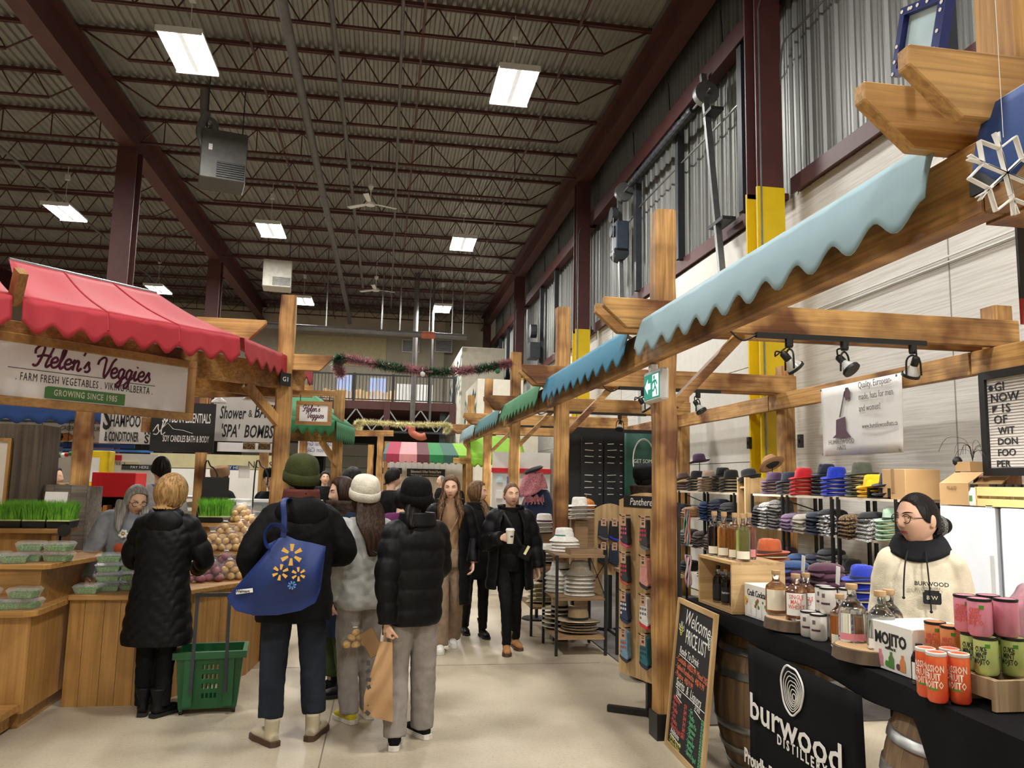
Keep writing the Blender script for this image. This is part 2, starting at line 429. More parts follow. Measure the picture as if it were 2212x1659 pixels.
while yj < YF:
    for (src, key) in ((j1 if k % 5 == 0 else j0, 'a'), (j3 if k % 5 == 0 else j2, 'b')):
        o = src if src.name not in used else src.copy()
        if src.name in used: COL.objects.link(o)
        used.add(src.name); o.location = (0, yj, 0); o.parent = ce
    yj += 1.85; k += 1
for xx in (0.35, -2.6, 2.9):     # bridging lines
    MB().bb(xx-0.02, xx+0.02, YN, YF, ZD-0.60, ZD-0.56).build('bridging', 'brown_steel', ce)
# left line of columns
for i, y in enumerate((18.2, 27.4)):
    t = thing('steel_column', ['wide brown steel column rising behind the red awning', 'farther brown steel column to the right of the wide one'][i], 'column', (-5.95, y, 0), 0, 'columns left of the aisle')
    isec(MB(), -5.95, y, 0, 8.88, 0.42, 0.44, 0.035, 'y').build('shaft', 'brown_steel', t, world=True)
# ---- other walls
struct(MB().bb(XL-0.2, XL, YN, YF, 0, ZD+0.1).build('wall_left', 'beige_wall'))
struct(MB().bb(XL, XR+0.2, YN-0.2, YN, 0, ZD+0.1).build('wall_front', 'beige_wall'))
wb = struct(MB().bb(XL, XR+0.2, YF, YF+0.2, 0, ZD+0.1).build('wall_back', 'beige_wall'), 'beige end wall of the hall')
# ---- hall light fixtures
LG = [(-3.35, 12.5, 'large twin fluorescent fixture hanging nearest on the left, above the pipe'), (1.92, 12.55, 'large twin fluorescent fixture hanging nearest on the right side'),
      (-3.33, 21.6, 'twin fluorescent fixture beyond the hanging unit heater'), (1.95, 21.65, 'twin fluorescent fixture right of the nearer ceiling fan'),
      (-8.45, 21.3, 'twin fluorescent fixture left of the wide brown column'), (-8.4, 29.7, 'twin fluorescent fixture just above the red awning'),
      (-3.3, 30.3, 'twin fluorescent fixture behind the timber post of the red stall'), (1.98, 30.35, 'farthest twin fluorescent fixture, near the back wall'),
      (-3.35, 3.4, 'twin fluorescent fixture overhead in front of the vegetable stall'), (1.92, 3.4, 'twin fluorescent fixture overhead in front of the bar stall'),
      (-8.5, 12.4, 'twin fluorescent fixture overhead left of the vegetable stall'), (-3.35, -4.5, 'twin fluorescent fixture behind the viewer, left'), (1.92, -4.5, 'twin fluorescent fixture behind the viewer, right')]
def fixture(lx, ly, lab):
    t = thing('ceiling_light', lab, 'ceiling light', (lx, ly, 8.3), 0, 'hanging hall lights')
    for sx in (-1, 1):
        h = MB().bb(sx*0.19-0.15, sx*0.19+0.15, -0.62, 0.62, 0.02, 0.06).build('housing', 'white_metal', t)
        for q in range(3):
            MB().tube([(sx*0.19-0.09+q*0.09, -0.60, 0.0), (sx*0.19-0.09+q*0.09, 0.60, 0.0)], 0.02, 6).build('tube', 'tube_light', h)
    MB().bb(-0.34, 0.34, -0.64, -0.62, -0.03, 0.07).bb(-0.34, 0.34, 0.62, 0.64, -0.03, 0.07).bb(-0.04, 0.04, -0.62, 0.62, 0.0, 0.06).build('end_cap', 'white_metal', t)
    MB().tube([(0, -0.3, 0.07), (0, 0, 0.5), (0, 0.3, 0.07)], 0.006, 5).tube([(0, 0, 0.5), (0, 0, 1.3)], 0.006, 5).box((0, 0, 0.95), (0.1, 0.1, 0.14)).build('hanger', 'white_metal', t)
    ld = bpy.data.lights.new('lamp', 'AREA'); ld.shape = 'RECTANGLE'; ld.size = 0.66; ld.size_y = 1.2; ld.energy = LAMP_W; ld.color = (1.0, 0.97, 0.92)
    lo = bpy.data.objects.new('lamp', ld); COL.objects.link(lo); lo.parent = t; lo.location = (0, 0, -0.04)
for a in LG: fixture(*a)
mat('door_white', '#cfccc4', 0.5, 0, 0.03)
d5 = struct(MB().bb(4.90, 4.949, 9.85, 14.7, 0.0, 5.2).build('door_5', 'seam'), 'white sectional overhead door in the right wall behind the second bay')
for k in range(8): MB().bb(4.86, 4.90, 9.9, 14.65, 0.02+k*0.645, 0.655+k*0.645).build('door_section', 'door_white', d5)
for y in (9.8, 14.75): MB().bb(4.82, 4.949, y-0.05, y+0.05, 0, 5.2).build('door_track', 'white_metal', d5)
# ---- pipes under the roof
def pipe(pts, r, lab, m='grey_pipe', name='pipe', n=10):
    o = MB().tube(pts, r, n).build(name, m, smooth=True)
    return tag(o, lab, 'pipe')
p0 = PX(500, 0, -2.05)
pipe([(-1.78, YN, 8.62), (-1.78, 33.5, 8.62), (-1.75, 34.2, 8.3)], 0.085, 'thick grey pipe running the length of the hall under the joists')
pipe([(-1.1, YN, 8.9), (-1.1, 30, 8.9)], 0.045, 'thinner grey pipe right of the thick overhead pipe')
pipe([(0.0, YN, 9.02), (0.0, 34, 9.02)], 0.032, 'slim sprinkler pipe along the middle of the roof')
pipe([(-9.0, YN, 9.0), (-9.0, 34, 9.0)], 0.035, 'slim pipe under the roof left of the brown beam')
ex = thing('exhaust_pipe', 'horizontal grey pipe hung across the hall in front of the mezzanine', 'pipe', (-2, 28, 6.9))
a, c = PY(575, 703, 28), PY(1008, 729, 28)
MB().tube([a, c], 0.11, 12).build('pipe_run', 'grey_pipe', ex, smooth=True, world=True)
mat('orange_rust', '#a5583f', 0.7)
q = PY(925, 724, 28); MB().tube([q-V((0.25,0,0)), q+V((0.25,0,0))], 0.13, 12).build('coupling', 'orange_rust', ex, world=True)
for px in (700, 820, 860, 925, 975, 1000):
    q = a.lerp(c, (px-575)/(1008-575)); MB().tube([q, (q.x, q.y, 9.2)], 0.022, 6).build('hanger_rod', 'galv_steel', ex, world=True)
# ---- unit heaters
mat('heater_grey', '#4d4c48', 0.5, 0.3)
mat('heater_pale', '#b9b5aa', 0.5, 0.1)
def heater(c, s, m, lab, rz, vent=True):
    t = thing('unit_heater', lab, 'heater', c, rz)
    w_, d_, h_ = s
    MB().bb(-w_/2, w_/2, -d_/2, d_/2, 0, h_).build('casing', m, t, bevel=0.015)
    g = MB().bb(-w_/2+0.35*w_, w_/2-0.03, -d_/2-0.01, -d_/2, 0.04, h_*0.36).build('grille', 'black_plastic', t)
    for k in range(7): MB().bb(-w_/2+0.36*w_, w_/2-0.04, -d_/2-0.035, -d_/2-0.005, 0.05+k*h_*0.045, 0.062+k*h_*0.045).build('louvre', m, g)
    for sx in (-1, 1): MB().tube([(sx*w_*0.4, 0, h_), (sx*w_*0.4, 0, 9.72-c[2])], 0.012, 6).build('hanger_rod', 'dark_steel', t)
    if vent:
        MB().tube(smooth_line([(-0.25*w_, 0.1, h_), (-0.25*w_, 0.1, h_+0.3), (-0.45*w_, 0.1, h_+0.45), (-0.5*w_, 0.1, h_+1.0)], 4), 0.09, 10).build('flue', 'galv_steel', t, smooth=True)
        MB().tube(smooth_line([(-0.42*w_, -0.1, h_*0.7), (-0.55*w_, -0.1, h_+0.05), (-0.42*w_, -0.05, h_+0.45)], 4), 0.08, 10).build('duct', 'galv_steel', t, smooth=True)
        MB().box((-0.3*w_, -d_/2-0.01, h_*0.62), (0.07, 0.02, 0.12)).build('switch_box', 'white_metal', t)
    return t
q = PY(478, 400, 16.0)
heater((q.x, 16.0, q.z-0.02), (0.86, 0.8, 1.0), 'heater_grey', 'dark grey unit heater with round flue hanging under the roof', 0.25)
q = PY(598, 625, 25.0)
heater((q.x, 25.0, q.z), (0.85, 0.8, 0.85), 'heater_pale', 'pale box heater hanging farther down the hall', 0.1, False)
# ---- ceiling fans
for (px, py, Y, lab) in ((800, 440, 20.0, 'white three-blade ceiling fan nearer the viewer'), (812, 626, 28.5, 'white three-blade ceiling fan farther down the hall')):
    q = PY(px, py, Y)
    t = thing('ceiling_fan', lab, 'fan', q, 0.4, 'ceiling fans')
    MB().lathe([(0.03,-0.06),(0.12,-0.05),(0.14,0.0),(0.11,0.06),(0.03,0.09)], 14).build('motor', 'white_metal', t, smooth=True)
    MB().tube([(0,0,0.08),(0,0,0.42)], 0.018, 8).lathe([(0.02,0.36),(0.08,0.45),(0.08,0.5)], 10).tube([(0,0,0.5),(0,0,9.7-q.z)], 0.012, 6).build('down_rod', 'white_metal', t)
    for k in range(3):
        M = MX.Rotation(k*2*PI/3, 4, 'Z')
        MB().prism([(0.1,-0.03),(0.25,-0.07),(0.72,-0.08),(0.72,0.06),(0.25,0.05),(0.1,0.03)], M @ MX.Rotation(0.15, 4, 'X'), 0.012).build('blade', 'white_metal', t)
# ---- overhead door gear on the right wall
def roundbar(a, b, r, n=8): return MB().tube([a, b], r, n)
dg = thing('overhead_door_gear', 'overhead door shaft with drums and galvanised track above the light blue awning', 'door gear', (4.6, 10.9, 5))
roundbar((4.62, 10.6, 7.56), (4.62, 15.2, 7.56), 0.02).build('shaft', 'galv_steel', dg, world=True)
sp = MB(); pts = [(4.62, 11.3+k*0.05, 7.56) for k in range(66)]
sp.tube(pts, [0.075 if (k // 2) % 2 else 0.066 for k in range(66)], 12).build('torsion_spring', 'dark_steel', dg, world=True)
for y in (10.8, 15.0): MB().tube([(4.62, y-0.06, 7.56), (4.62, y+0.06, 7.56)], 0.19, 18).build('cable_drum', 'galv_steel', dg, smooth=True, world=True)
MB().bar((4.6, 10.85, 7.9), (4.6, 10.25, 4.6), 0.09, 0.07).build('door_track', 'galv_steel', dg, world=True)
MB().bar((4.6, 15.25, 7.6), (4.6, 15.0, 4.6), 0.09, 0.07).build('door_track', 'galv_steel', dg, world=True)
MB().bb(4.55, 4.75, 10.45, 10.75, 7.15, 7.2).build('bracket', 'dark_steel', dg, world=True); MB().bb(4.55, 4.75, 10.1, 10.6, 5.35, 5.4).build('bracket', 'dark_steel', dg, world=True)
mat('motor_blue', '#39424f', 0.5, 0.3)
om = thing('door_operator', 'dark motor with chain wheels hanging from the overhead door shaft', 'motor', (4.55, 15.1, 6.3))
MB().bb(4.45, 4.72, 14.95, 15.3, 6.35, 6.95).build('gear_box', 'motor_blue', om, bevel=0.02, world=True)
MB().tube([(4.38, 15.12, 7.1), (4.5, 15.12, 7.1)], 0.16, 16).tube([(4.38, 15.12, 6.75), (4.5, 15.12, 6.75)], 0.12, 14).build('chain_wheel', 'dark_steel', om, world=True)
MB().tube([(4.58, 15.0, 6.3), (4.58, 15.3, 6.3)], 0.16, 14).build('motor_body', 'dark_steel', om, world=True)
MB().tube([(4.4, 15.0, 7.0), (4.4, 15.0, 4.4)], 0.008, 5).build('chain', 'galv_steel', om, world=True)
om2 = thing('door_operator', 'second door motor farther along the wall beside a galvanised post', 'motor', (4.55, 24.2, 5.4))
MB().bb(4.35, 4.7, 24.0, 24.6, 5.5, 6.0).build('gear_box', 'dark_steel', om2, bevel=0.02, world=True)
MB().tube([(4.4, 24.3, 6.4), (4.6, 24.3, 6.4)], 0.22, 14).build('chain_wheel', 'dark_steel', om2, world=True)
MB().bar((4.5, 25.2, 7.3), (4.5, 24.9, 4.0), 0.1, 0.08).build('door_track', 'galv_steel', om2, world=True)
cd = MB().tube(smooth_line([(4.80, 15.6, 7.1), (4.78, 15.0, 7.0), (4.80, 14.3, 7.1), (4.80, 10.0, 7.05), (4.80, 8.9, 7.1)], 4), 0.018, 6)
tag(cd.build('conduit', 'galv_steel'), 'thin conduit sagging along the ribbed upper wall beside the door motor', 'conduit')
cd = MB().tube(smooth_line([(4.72, 8.72, 5.0), (4.72, 8.70, 6.9), (4.78, 8.5, 7.25), (4.86, 8.1, 7.3), (4.86, 2.5, 7.35)], 5), 0.016, 6).box((4.86, 7.6, 7.32), (0.06, 0.14, 0.12))
tag(cd.build('conduit', 'galv_steel'), 'thin conduit with junction box on the metal siding right of the nearest column', 'conduit')
for z, lab in ((3.72, 'long white conduit pair running along the white wall under the light blue awning'), (4.62, 'upper conduit along the white wall above the light blue awning')):
    tag(MB().tube([(4.92, 2.0, z), (4.92, 8.6, z-0.02)], 0.012, 6).tube([(4.92, 2.0, z-0.05), (4.92, 8.6, z-0.07)], 0.012, 6).build('conduit', 'white_metal'), lab, 'conduit')
# ================================================================ TIMBER STALL ROW ON THE RIGHT
TW = dict(c1='#cfa060', c2='#9f7440', burn='#8a6c4e')
for ax in 'xyz': wood('timber_'+ax, TW['c1'], TW['c2'], ax, 0.55, 1.0, TW['burn'])
for ax in 'xyz': wood('oak_'+ax, '#b98d54', '#9b7140', ax, 0.4, 0.8)
for ax in 'xyz': wood('pine_'+ax, '#d2b283', '#bb9763', ax, 0.5, 0.7)
PYL = [2.0, 5.11, 8.27, 11.38, 14.5, 17.5]
tp = thing('timber_pergola', 'row of scorched timber posts and beams framing the stalls along the right wall', 'pergola', (1.86, 5.11, 0))
def rough_post(x, y, h, w=0.145, log=False):
    b = MB(); k = 14
    for i in range(k+1):
        z = h*i/k
        for sx, sy in ((-1,-1),(1,-1),(1,1),(-1,1)):
            j = 0.006 if log else 0.0
            q = w/2 + (rnd.uniform(-j, j))
            c = 0.018
            for (ox, oy) in (((c,0),(0,c)) if (sx, sy) in ((-1,-1),(1,1)) else ((0,c),(c,0))):
                b.v.append(V((x+sx*(q-ox), y+sy*(q-oy), z)))
    # reorder ring to run round the post
    order = [1,0,3,2] 
    n = 8; ring = [0,3,2,5,4,7,6,1]
    ring = sorted(range(8), key=lambda a: math.atan2(b.v[a].y-y, b.v[a].x-x))
    for i in range(k):
        for q in range(n):
            b.f.append((i*n+ring[q], i*n+ring[(q+1) % n], (i+1)*n+ring[(q+1) % n], (i+1)*n+ring[q]))
    b.f.append(tuple(k*n+q for q in ring)); b.f.append(tuple(reversed(ring)))
    return b
for i, y in enumerate(PYL):
    if i:
        rough_post(1.86, y, 3.52, log=True).build('post', 'timber_z', tp, world=True)
    else:
        rough_post(2.12, y, 2.66).build('post', 'timber_z', tp, world=True)
        MB().bb(1.79, 1.93, y-0.075, y+0.075, 2.43, 3.52).build('king_post', 'timber_z', tp, world=True)
    px_ = 1.86 if i else 2.12
    MB().bb(px_-0.08, px_+0.08, y-0.08, y+0.08, 0, 0.16).build('post_shoe', 'black_plastic', tp, world=True)
    rough_post(4.45, y, 2.98, 0.16).build('back_post', 'timber_z', tp, world=True)
    for s in (-1, 1):
        yy = y+s*0.105
        M = MX.Translation((0, yy+0.027, 0)) @ MX.Rotation(PI/2, 4, 'X')
        MB().prism([(1.40, 2.80), (1.40, 2.86), (4.52, 2.86), (4.52, 2.66), (1.56, 2.66)], M, 0.054).build('cross_beam', 'timber_x', tp, world=True, bevel=0.004)
    MB().bar((1.93, y, 2.16), (2.42, y, 2.67), 0.06, 0.09, (0,1,0)).build('brace', 'timber_x', tp, world=True)
for i in range(len(PYL)-1):
    MB().bb(1.70, 1.775, PYL[i]-0.02, PYL[i+1]-0.02, 2.43, 2.655).build('front_beam', 'timber_y', tp, world=True, bevel=0.004)
    MB().bb(4.30, 4.37, PYL[i]+0.12, PYL[i+1]+0.1, 2.48, 2.655).build('back_beam', 'timber_y', tp, world=True, bevel=0.004)
MB().bb(1.70, 1.775, 0.2, 1.975, 2.43, 2.655).build('front_beam', 'timber_y', tp, world=True, bevel=0.004)
# black switch boxes on the back posts
for y in (8.18,):
    for xx in (4.38, 4.62): pass
def awning(y0, y1, m, lab, teeth):
    t = thing('awning', lab, 'awning', (1.6, (y0+y1)/2, 2.45), 0, 'scalloped awnings of the right row')
    nu = teeth*10+1
    def fn(u, v, off=0.0):
        y = lerp(y0, y1, u)
        ph = (u*teeth) % 1.0
        sc_ = 0.5-0.5*math.cos(2*PI*ph)      # 0 at scallop joint, 1 mid
        zb = 2.440 + 0.072*(1-sc_)
        z = lerp(2.712, zb, v); t_ = (2.712-z)/0.272
        x = 1.665 - 0.065*t_ - 0.014*math.sin(t_*PI) + 0.003*math.sin(y*5)
        return (x+off, y, z)
    b = MB(); b.grid(lambda u, v: fn(u, v), nu, 9)
    b.build('fabric', m, t, smooth=True, world=True, solid=0.006)
    MB().bar((1.672, y0, 2.712), (1.672, y1, 2.712), 0.012, 0.012).build('top_rail', 'white_metal', t, world=True)
    for yy in (y0+0.2, (y0+y1)/2, y1-0.2): MB().bar((1.74, yy, 2.66), (1.672, yy, 2.70), 0.02, 0.02).build('bracket', 'timber_x', t, world=True)
    return t
mat('cloth_lightblue', '#86a1a9', 0.75, 0, 0.05, 3); mat('cloth_tealblue', '#2b7896', 0.75, 0, 0.06, 3); mat('cloth_green', '#33784d', 0.75, 0, 0.06, 3)
mat('cloth_teal', '#3a6b6d', 0.75, 0, 0.06, 3); mat('cloth_paleteal', '#7f9ea4', 0.75, 0, 0.06, 3); mat('cloth_darkblue', '#20417c', 0.75, 0, 0.06, 3)
awning(2.10, 4.97, 'cloth_lightblue', 'light blue scalloped awning above the bar stall', 11)
awning(5.22, 8.12, 'cloth_tealblue', 'teal blue scalloped awning right behind the light blue one', 11)
awning(8.36, 11.25, 'cloth_green', 'green scalloped awning behind the teal blue one', 11)
awning(11.46, 14.40, 'cloth_teal', 'dusty teal scalloped awning behind the green one', 11)
awning(14.60, 17.35, 'cloth_paleteal', 'pale grey-blue scalloped awning at the far end of the right row', 11)
awning(0.4, 1.90, 'cloth_darkblue', 'dark blue scalloped awning cut off at the top right corner', 6)
# paper snowflake hanging at the near post
mat('paper_white', '#e9e7e2', 0.7, 0, 0.02); mat('paper_grey', '#d3d0ca', 0.7, 0, 0.03)
q = PY(2172, 375, 1.58)
sf = thing('paper_snowflake', 'white cut paper snowflake hanging at the top right', 'decoration', q)
for k in range(6):
    a = k*PI/3+0.2; d = V((math.cos(a), 0, math.sin(a))); p = V((-math.sin(a), 0, math.cos(a)))
    b = MB()
    for (s0, s1) in (((0.0, 0.0), (0.045, 0.026)), ((0.0, 0.0), (0.055, -0.03)), ((0.055, 0.03), (0.10, 0.0)), ((0.055, -0.03), (0.10, 0.0)), ((0.055, 0.03), (0.085, 0.055)), ((0.055, -0.03), (0.085, -0.055))):
        b.bar(q+d*s0[0]+p*s0[1], q+d*s1[0]+p*s1[1], 0.003, 0.014, (0,1,0))
    b.build('paper_arm', 'paper_white', sf, world=True)
MB().tube([q+V((0,0,0.09)), (q.x, q.y, 2.86)], 0.001, 4).build('thread', 'paper_white', sf, world=True)
# small black stall number plate on the near beam
q = PX(2122, 388, 1.69)
sg = thing('number_plate', 'small black stall plate on the beam beside the paper snowflake', 'sign', (1.695, q.y, q.z))
MB().bb(1.688, 1.699, q.y-0.05, q.y+0.05, q.z-0.035, q.z+0.035).build('plate', 'black_plastic', sg, world=True)
# blue wrapped frame above
mat('foil_blue', '#16246a', 0.3, 0.1, 0.1); mat('pale_blue', '#b9d3da', 0.5)
pr = thing('wrapped_frame', 'frame wrapped in dark blue snowman paper perched above the near beams', 'picture frame', PY(1990, 150, 2.15))
M = frame(PY(1942, 165, 2.15), PY(2042, 135, 1.95)-PY(1942, 165, 2.15), (0,0,1))
W_ = (PY(2042, 135, 1.95)-PY(1942, 165, 2.15)).length; H_ = 0.20
for (x0, x1, y0, y1) in ((0, 0.022, -0.005, H_), (W_-0.035, W_, -0.005, H_), (0.022, W_-0.035, H_-0.025, H_), (0.022, W_-0.035, -0.005, 0.015)):
    MB().prism([(x0,y0),(x1,y0),(x1,y1),(x0,y1)], M, 0.03).build('frame_side', 'foil_blue', pr, world=True)
MB().prism([(0.02,0.01),(W_-0.03,0.01),(W_-0.03,H_-0.02),(0.02,H_-0.02)], M, 0.01).build('panel', 'pale_blue', pr, world=True)
bd = MB()
for k in range(16):
    x = rnd.choice((0.011, W_-0.018)) if k > 4 else rnd.uniform(0.02, W_-0.03); y = rnd.uniform(0, H_) if k > 4 else H_-0.012
    bd.lathe([(0.006,0),(0.006,0.0015)], 8, M @ V((x, y, 0.031)), M=M.to_3x3())
o = bd.build('print_dots', 'paper_white', pr, world=True); o['kind'] = 'stuff'
# ---- track lighting
mat('bulb_glass', '#fffaf0', 0.3, 0, 0, emit=30)
mat('bulb_off', '#cfcfca', 0.15, 0.2, 0)
def track(y, x0, x1, heads, lab):
    tr = thing('track_rail', lab, 'track', ((x0+x1)/2, y, 2.65))
    MB().bb(x0, x1, y-0.018, y+0.018, 2.625, 2.66).build('rail', 'black_plastic', tr, world=True)
    MB().tube(smooth_line([(x0, y, 2.64), (x0-0.1, y, 2.60), (x0-0.2, y, 2.68), (x0-0.25, y, 2.78)], 4), 0.007, 5).build('cable', 'black_plastic', tr, world=True)
    for (x, tilt, az, on, hl) in heads:
        t = thing('track_spotlight', hl, 'spotlight', (x, y, 2.625), az, 'black track spotlights')
        MB().lathe([(0.022,-0.06),(0.028,-0.05),(0.028,0.0)], 10).build('adapter', 'black_plastic', t)
        M = MX.Translation((0,0,-0.15)) @ MX.Rotation(tilt, 4, 'Y')
        b = MB(); pts = [(0.0, 0.055*math.cos(a), 0.06*math.sin(a)+0.02) for a in [PI*k/10 for k in range(11)]]
        pts = [(0, 0.058, -0.06)]+pts+[(0, -0.058, -0.06)]
        b.tube([MX.Translation((0,0,-0.15)) @ V(p) for p in pts], 0.007, 5).build('yoke', 'black_plastic', t)
        hd = MB().lathe([(0.058,-0.075),(0.062,-0.075),(0.062,-0.055),(0.056,-0.055)], 16).xf(M).build('lamp_ring', 'black_plastic', t, smooth=True)
        MB().lathe([(0.0,-0.066),(0.055,-0.066)], 16).xf(M).build('lens', 'bulb_glass' if on else 'bulb_off', hd)
        MB().lathe([(0.055,-0.064),(0.052,-0.045),(0.03,-0.01),(0.022,0.02)], 16).xf(M).build('reflector', 'bulb_off', hd, smooth=True)
        MB().lathe([(0.022,0.0),(0.026,0.01),(0.026,0.065),(0.018,0.075)], 12).xf(M).build('socket', 'black_plastic', t, smooth=True)
        MB().tube([M @ V(p) for p in smooth_line([(0,0,0.07),(0.03,0,0.11),(0.06,0,0.09)], 4)]+[V((0.01,0,-0.05))], 0.006, 5).build('flex', 'black_plastic', t)
        if on:
            ld = bpy.data.lights.new('lamp', 'SPOT'); ld.energy = SPOT_W; ld.spot_size = 1.5; ld.spot_blend = 0.7; ld.shadow_soft_size = 0.05; ld.color = (1, 0.96, 0.9)
            lo = bpy.data.objects.new('lamp', ld); COL.objects.link(lo); lo.parent = t
            lo.matrix_local = M @ MX.Translation((0, 0, -0.08))
SPOT_W = 100
track(4.93, 2.45, 3.72, [(2.69, 0.75, PI, True, 'black track spotlight nearest the light blue awning, turned left'), (3.10, -0.75, -PI/3, True, 'middle black track spotlight shining toward the hats'), (3.62, -0.55, PI/2, True, 'black track spotlight with clear bulb above the hat banner')], 'black lighting track under the nearest cross beam')
track(1.82, 2.45, 3.72, [(2.62, 0.95, -1.36, True, 'track spotlight of the bar stall, out of frame at right'), (3.2, 0.85, -1.75, True, 'second track spotlight of the bar stall, out of frame at right')], 'black lighting track under the cross beam nearest the viewer')  # unseen track added as frontal fill for the bar, bartender and log post
track(8.10, 2.45, 3.6, [(2.72, 0.6, PI, True, 'black track spotlight just left of the exit sign post'), (3.34, -0.6, -PI/4, True, 'black track spotlight right of the log post, second beam')], 'black lighting track under the second cross beam')
track(11.2, 2.3, 3.8, [(2.5, 0.5, 0, True, 'track spotlight under the green awning beam'), (3.4, 0.5, 1.0, True, 'track spotlight under the third cross beam near the wall')], 'black lighting track under the third cross beam')
track(14.3, 2.2, 3.6, [(2.3, 0.4, 0, True, 'track spotlight under the far teal awning')], 'black lighting track under the fourth cross beam')
# ---- exit sign
mat('exit_green', '#008a74', 0.5, emit=0.5, var=0); mat('exit_white', '#f4fff8', 0.5, emit=0.8, var=0)
ex = thing('exit_sign', 'white box exit sign with green running man on the nearest log post', 'sign', (1.755, 4.95, 2.2))
MB().bb(1.728, 1.785, 4.80, 5.03+0.11, 2.165, 2.375).build('housing', 'white_metal', ex, world=True, bevel=0.012)
MB().bb(1.735, 1.78, 5.0, 5.06, 2.375, 2.42).build('mount', 'white_metal', ex, world=True)
M = frame((1.7275, 5.12, 2.185), (0,-1,0), (0,0,1))
MB().prism([(0,0),(0.30,0),(0.30,0.165),(0,0.165)], M, 0.002).build('sign_face', 'exit_green', ex, world=True)
M2 = M @ MX.Translation((0,0,0.0025))
MB().prism([(0.02,0.085),(0.075,0.135),(0.075,0.105),(0.13,0.105),(0.13,0.065),(0.075,0.065),(0.075,0.035)], M2, 0.001).build('arrow', 'exit_white', ex, world=True)
MB().prism([(0.17,0.01),(0.285,0.01),(0.285,0.155),(0.17,0.155)], M2, 0.001).build('doorway', 'exit_white', ex, world=True)
M3 = M2 @ MX.Translation((0,0,0.0015))
rb = MB().lathe([(0.014,0),(0.014,0.001)], 10, M3 @ V((0.205,0.135,0)), M=M3.to_3x3())
for a, c in (((0.205,0.115),(0.225,0.075)), ((0.225,0.075),(0.25,0.05)), ((0.25,0.05),(0.255,0.015)), ((0.225,0.075),(0.195,0.05)), ((0.195,0.05),(0.165,0.05)), ((0.205,0.112),(0.17,0.10)), ((0.17,0.10),(0.165,0.075)), ((0.208,0.112),(0.24,0.11)), ((0.24,0.11),(0.262,0.085))):
    rb.bar(M3 @ V((*a,0)), M3 @ V((*c,0)), 0.016, 0.002, M3.to_3x3() @ V((0,0,1)))
o = rb.build('running_man', 'exit_green', ex, world=True); o['kind'] = 'stuff'
# ---- hat banner
mat('banner_white', '#e2e0dc', 0.55, 0, 0.02); mat('ink_grey', '#66625f', 0.8, 0, 0); mat('ink_black', '#18181a', 0.7, 0, 0); mat('ink_purple', '#5c4652', 0.8, 0, 0)
hb = thing('hat_banner', 'white cloth banner of the hat stall hanging on the back beam', 'banner', (4.27, 6.6, 1.92))
Y0, Y1 = 7.22, 5.97; Z0, Z1 = 1.93, 2.60
HBX = 4.27
MB().grid(lambda u, v: (HBX+0.012*math.sin(u*9+v*2)*v, lerp(Y0, Y1, u), lerp(Z1, Z0, v)), 24, 8).build('cloth', 'banner_white', hb, smooth=True, world=True, solid=0.003)
M = frame((HBX-0.022, Y0, Z0), (0,-1,0), (0,0,1)); S = Y0-Y1
text('Quality, European-\nmade, hats for men\nand women!', 0.085, M @ MX.Translation((0.66, 0.52, 0)), 'ink_grey', hb, align='LEFT', xs=0.75, line=1.25)
text('www.humblewoodhats.ca', 0.062, M @ MX.Translation((0.70, 0.25, 0)), 'ink_grey', hb, align='LEFT', xs=0.78)
text('HUMBLEWOOD\nHATS', 0.062, M @ MX.Translation((0.36, 0.10, 0)), 'ink_grey', hb, xs=0.95, line=0.9)
MB().prism([(0.22,0.17),(0.28,0.20),(0.29,0.34),(0.44,0.36),(0.45,0.23),(0.53,0.16)], M, 0.002).build('stump_print', 'ink_purple', hb, world=True)
MB().prism([(0.34,0.36),(0.365,0.36),(0.455,0.60),(0.435,0.60)], M, 0.002).build('axe_handle_print', 'ink_grey', hb, world=True)
MB().prism([(0.43,0.56),(0.46,0.51),(0.52,0.52),(0.535,0.58),(0.50,0.63),(0.46,0.63)], M, 0.002).build('axe_head_print', 'ink_purple', hb, world=True)
for (u, v) in ((0.03,0.03),(0.97,0.03),(0.03,0.97),(0.97,0.97)):
    MB().lathe([(0.012,0),(0.012,0.002)], 10, M @ V((u*S, v*0.67, 0)), M=M.to_3x3()).build('grommet', 'ink_grey', hb, world=True)
# ---- letter board at the right edge
mat('letter_felt', '#d9d2c9', 0.8, 0, 0.03)
lb = thing('letter_board', 'black framed letter board with black letters at the right edge', 'sign', (4.27, 4.8, 1.73))
M = frame((4.255, 5.05, 1.73), (0,-1,0), (0,0,1)); LW, LH = 0.62, 0.74
for (x0, x1, y0, y1) in ((0,0.055,0,LH),(LW-0.055,LW,0,LH),(0.055,LW-0.055,0,0.055),(0.055,LW-0.055,LH-0.055,LH)):
    MB().prism([(x0,y0),(x1,y0),(x1,y1),(x0,y1)], M, 0.035).build('frame_side', 'black_plastic', lb, world=True)
fb = MB().prism([(0.05,0.05),(LW-0.05,0.05),(LW-0.05,LH-0.05),(0.05,LH-0.05)], M, 0.012).build('felt', 'letter_felt', lb, world=True)
gr = MB()
for k in range(30):
    y = 0.06+k*(LH-0.12)/30; gr.prism([(0.055,y),(LW-0.055,y),(LW-0.055,y+0.003),(0.055,y+0.003)], M @ MX.Translation((0,0,0.012)), 0.003)
o = gr.build('groove', 'ink_grey', lb, world=True); o['kind'] = 'stuff'
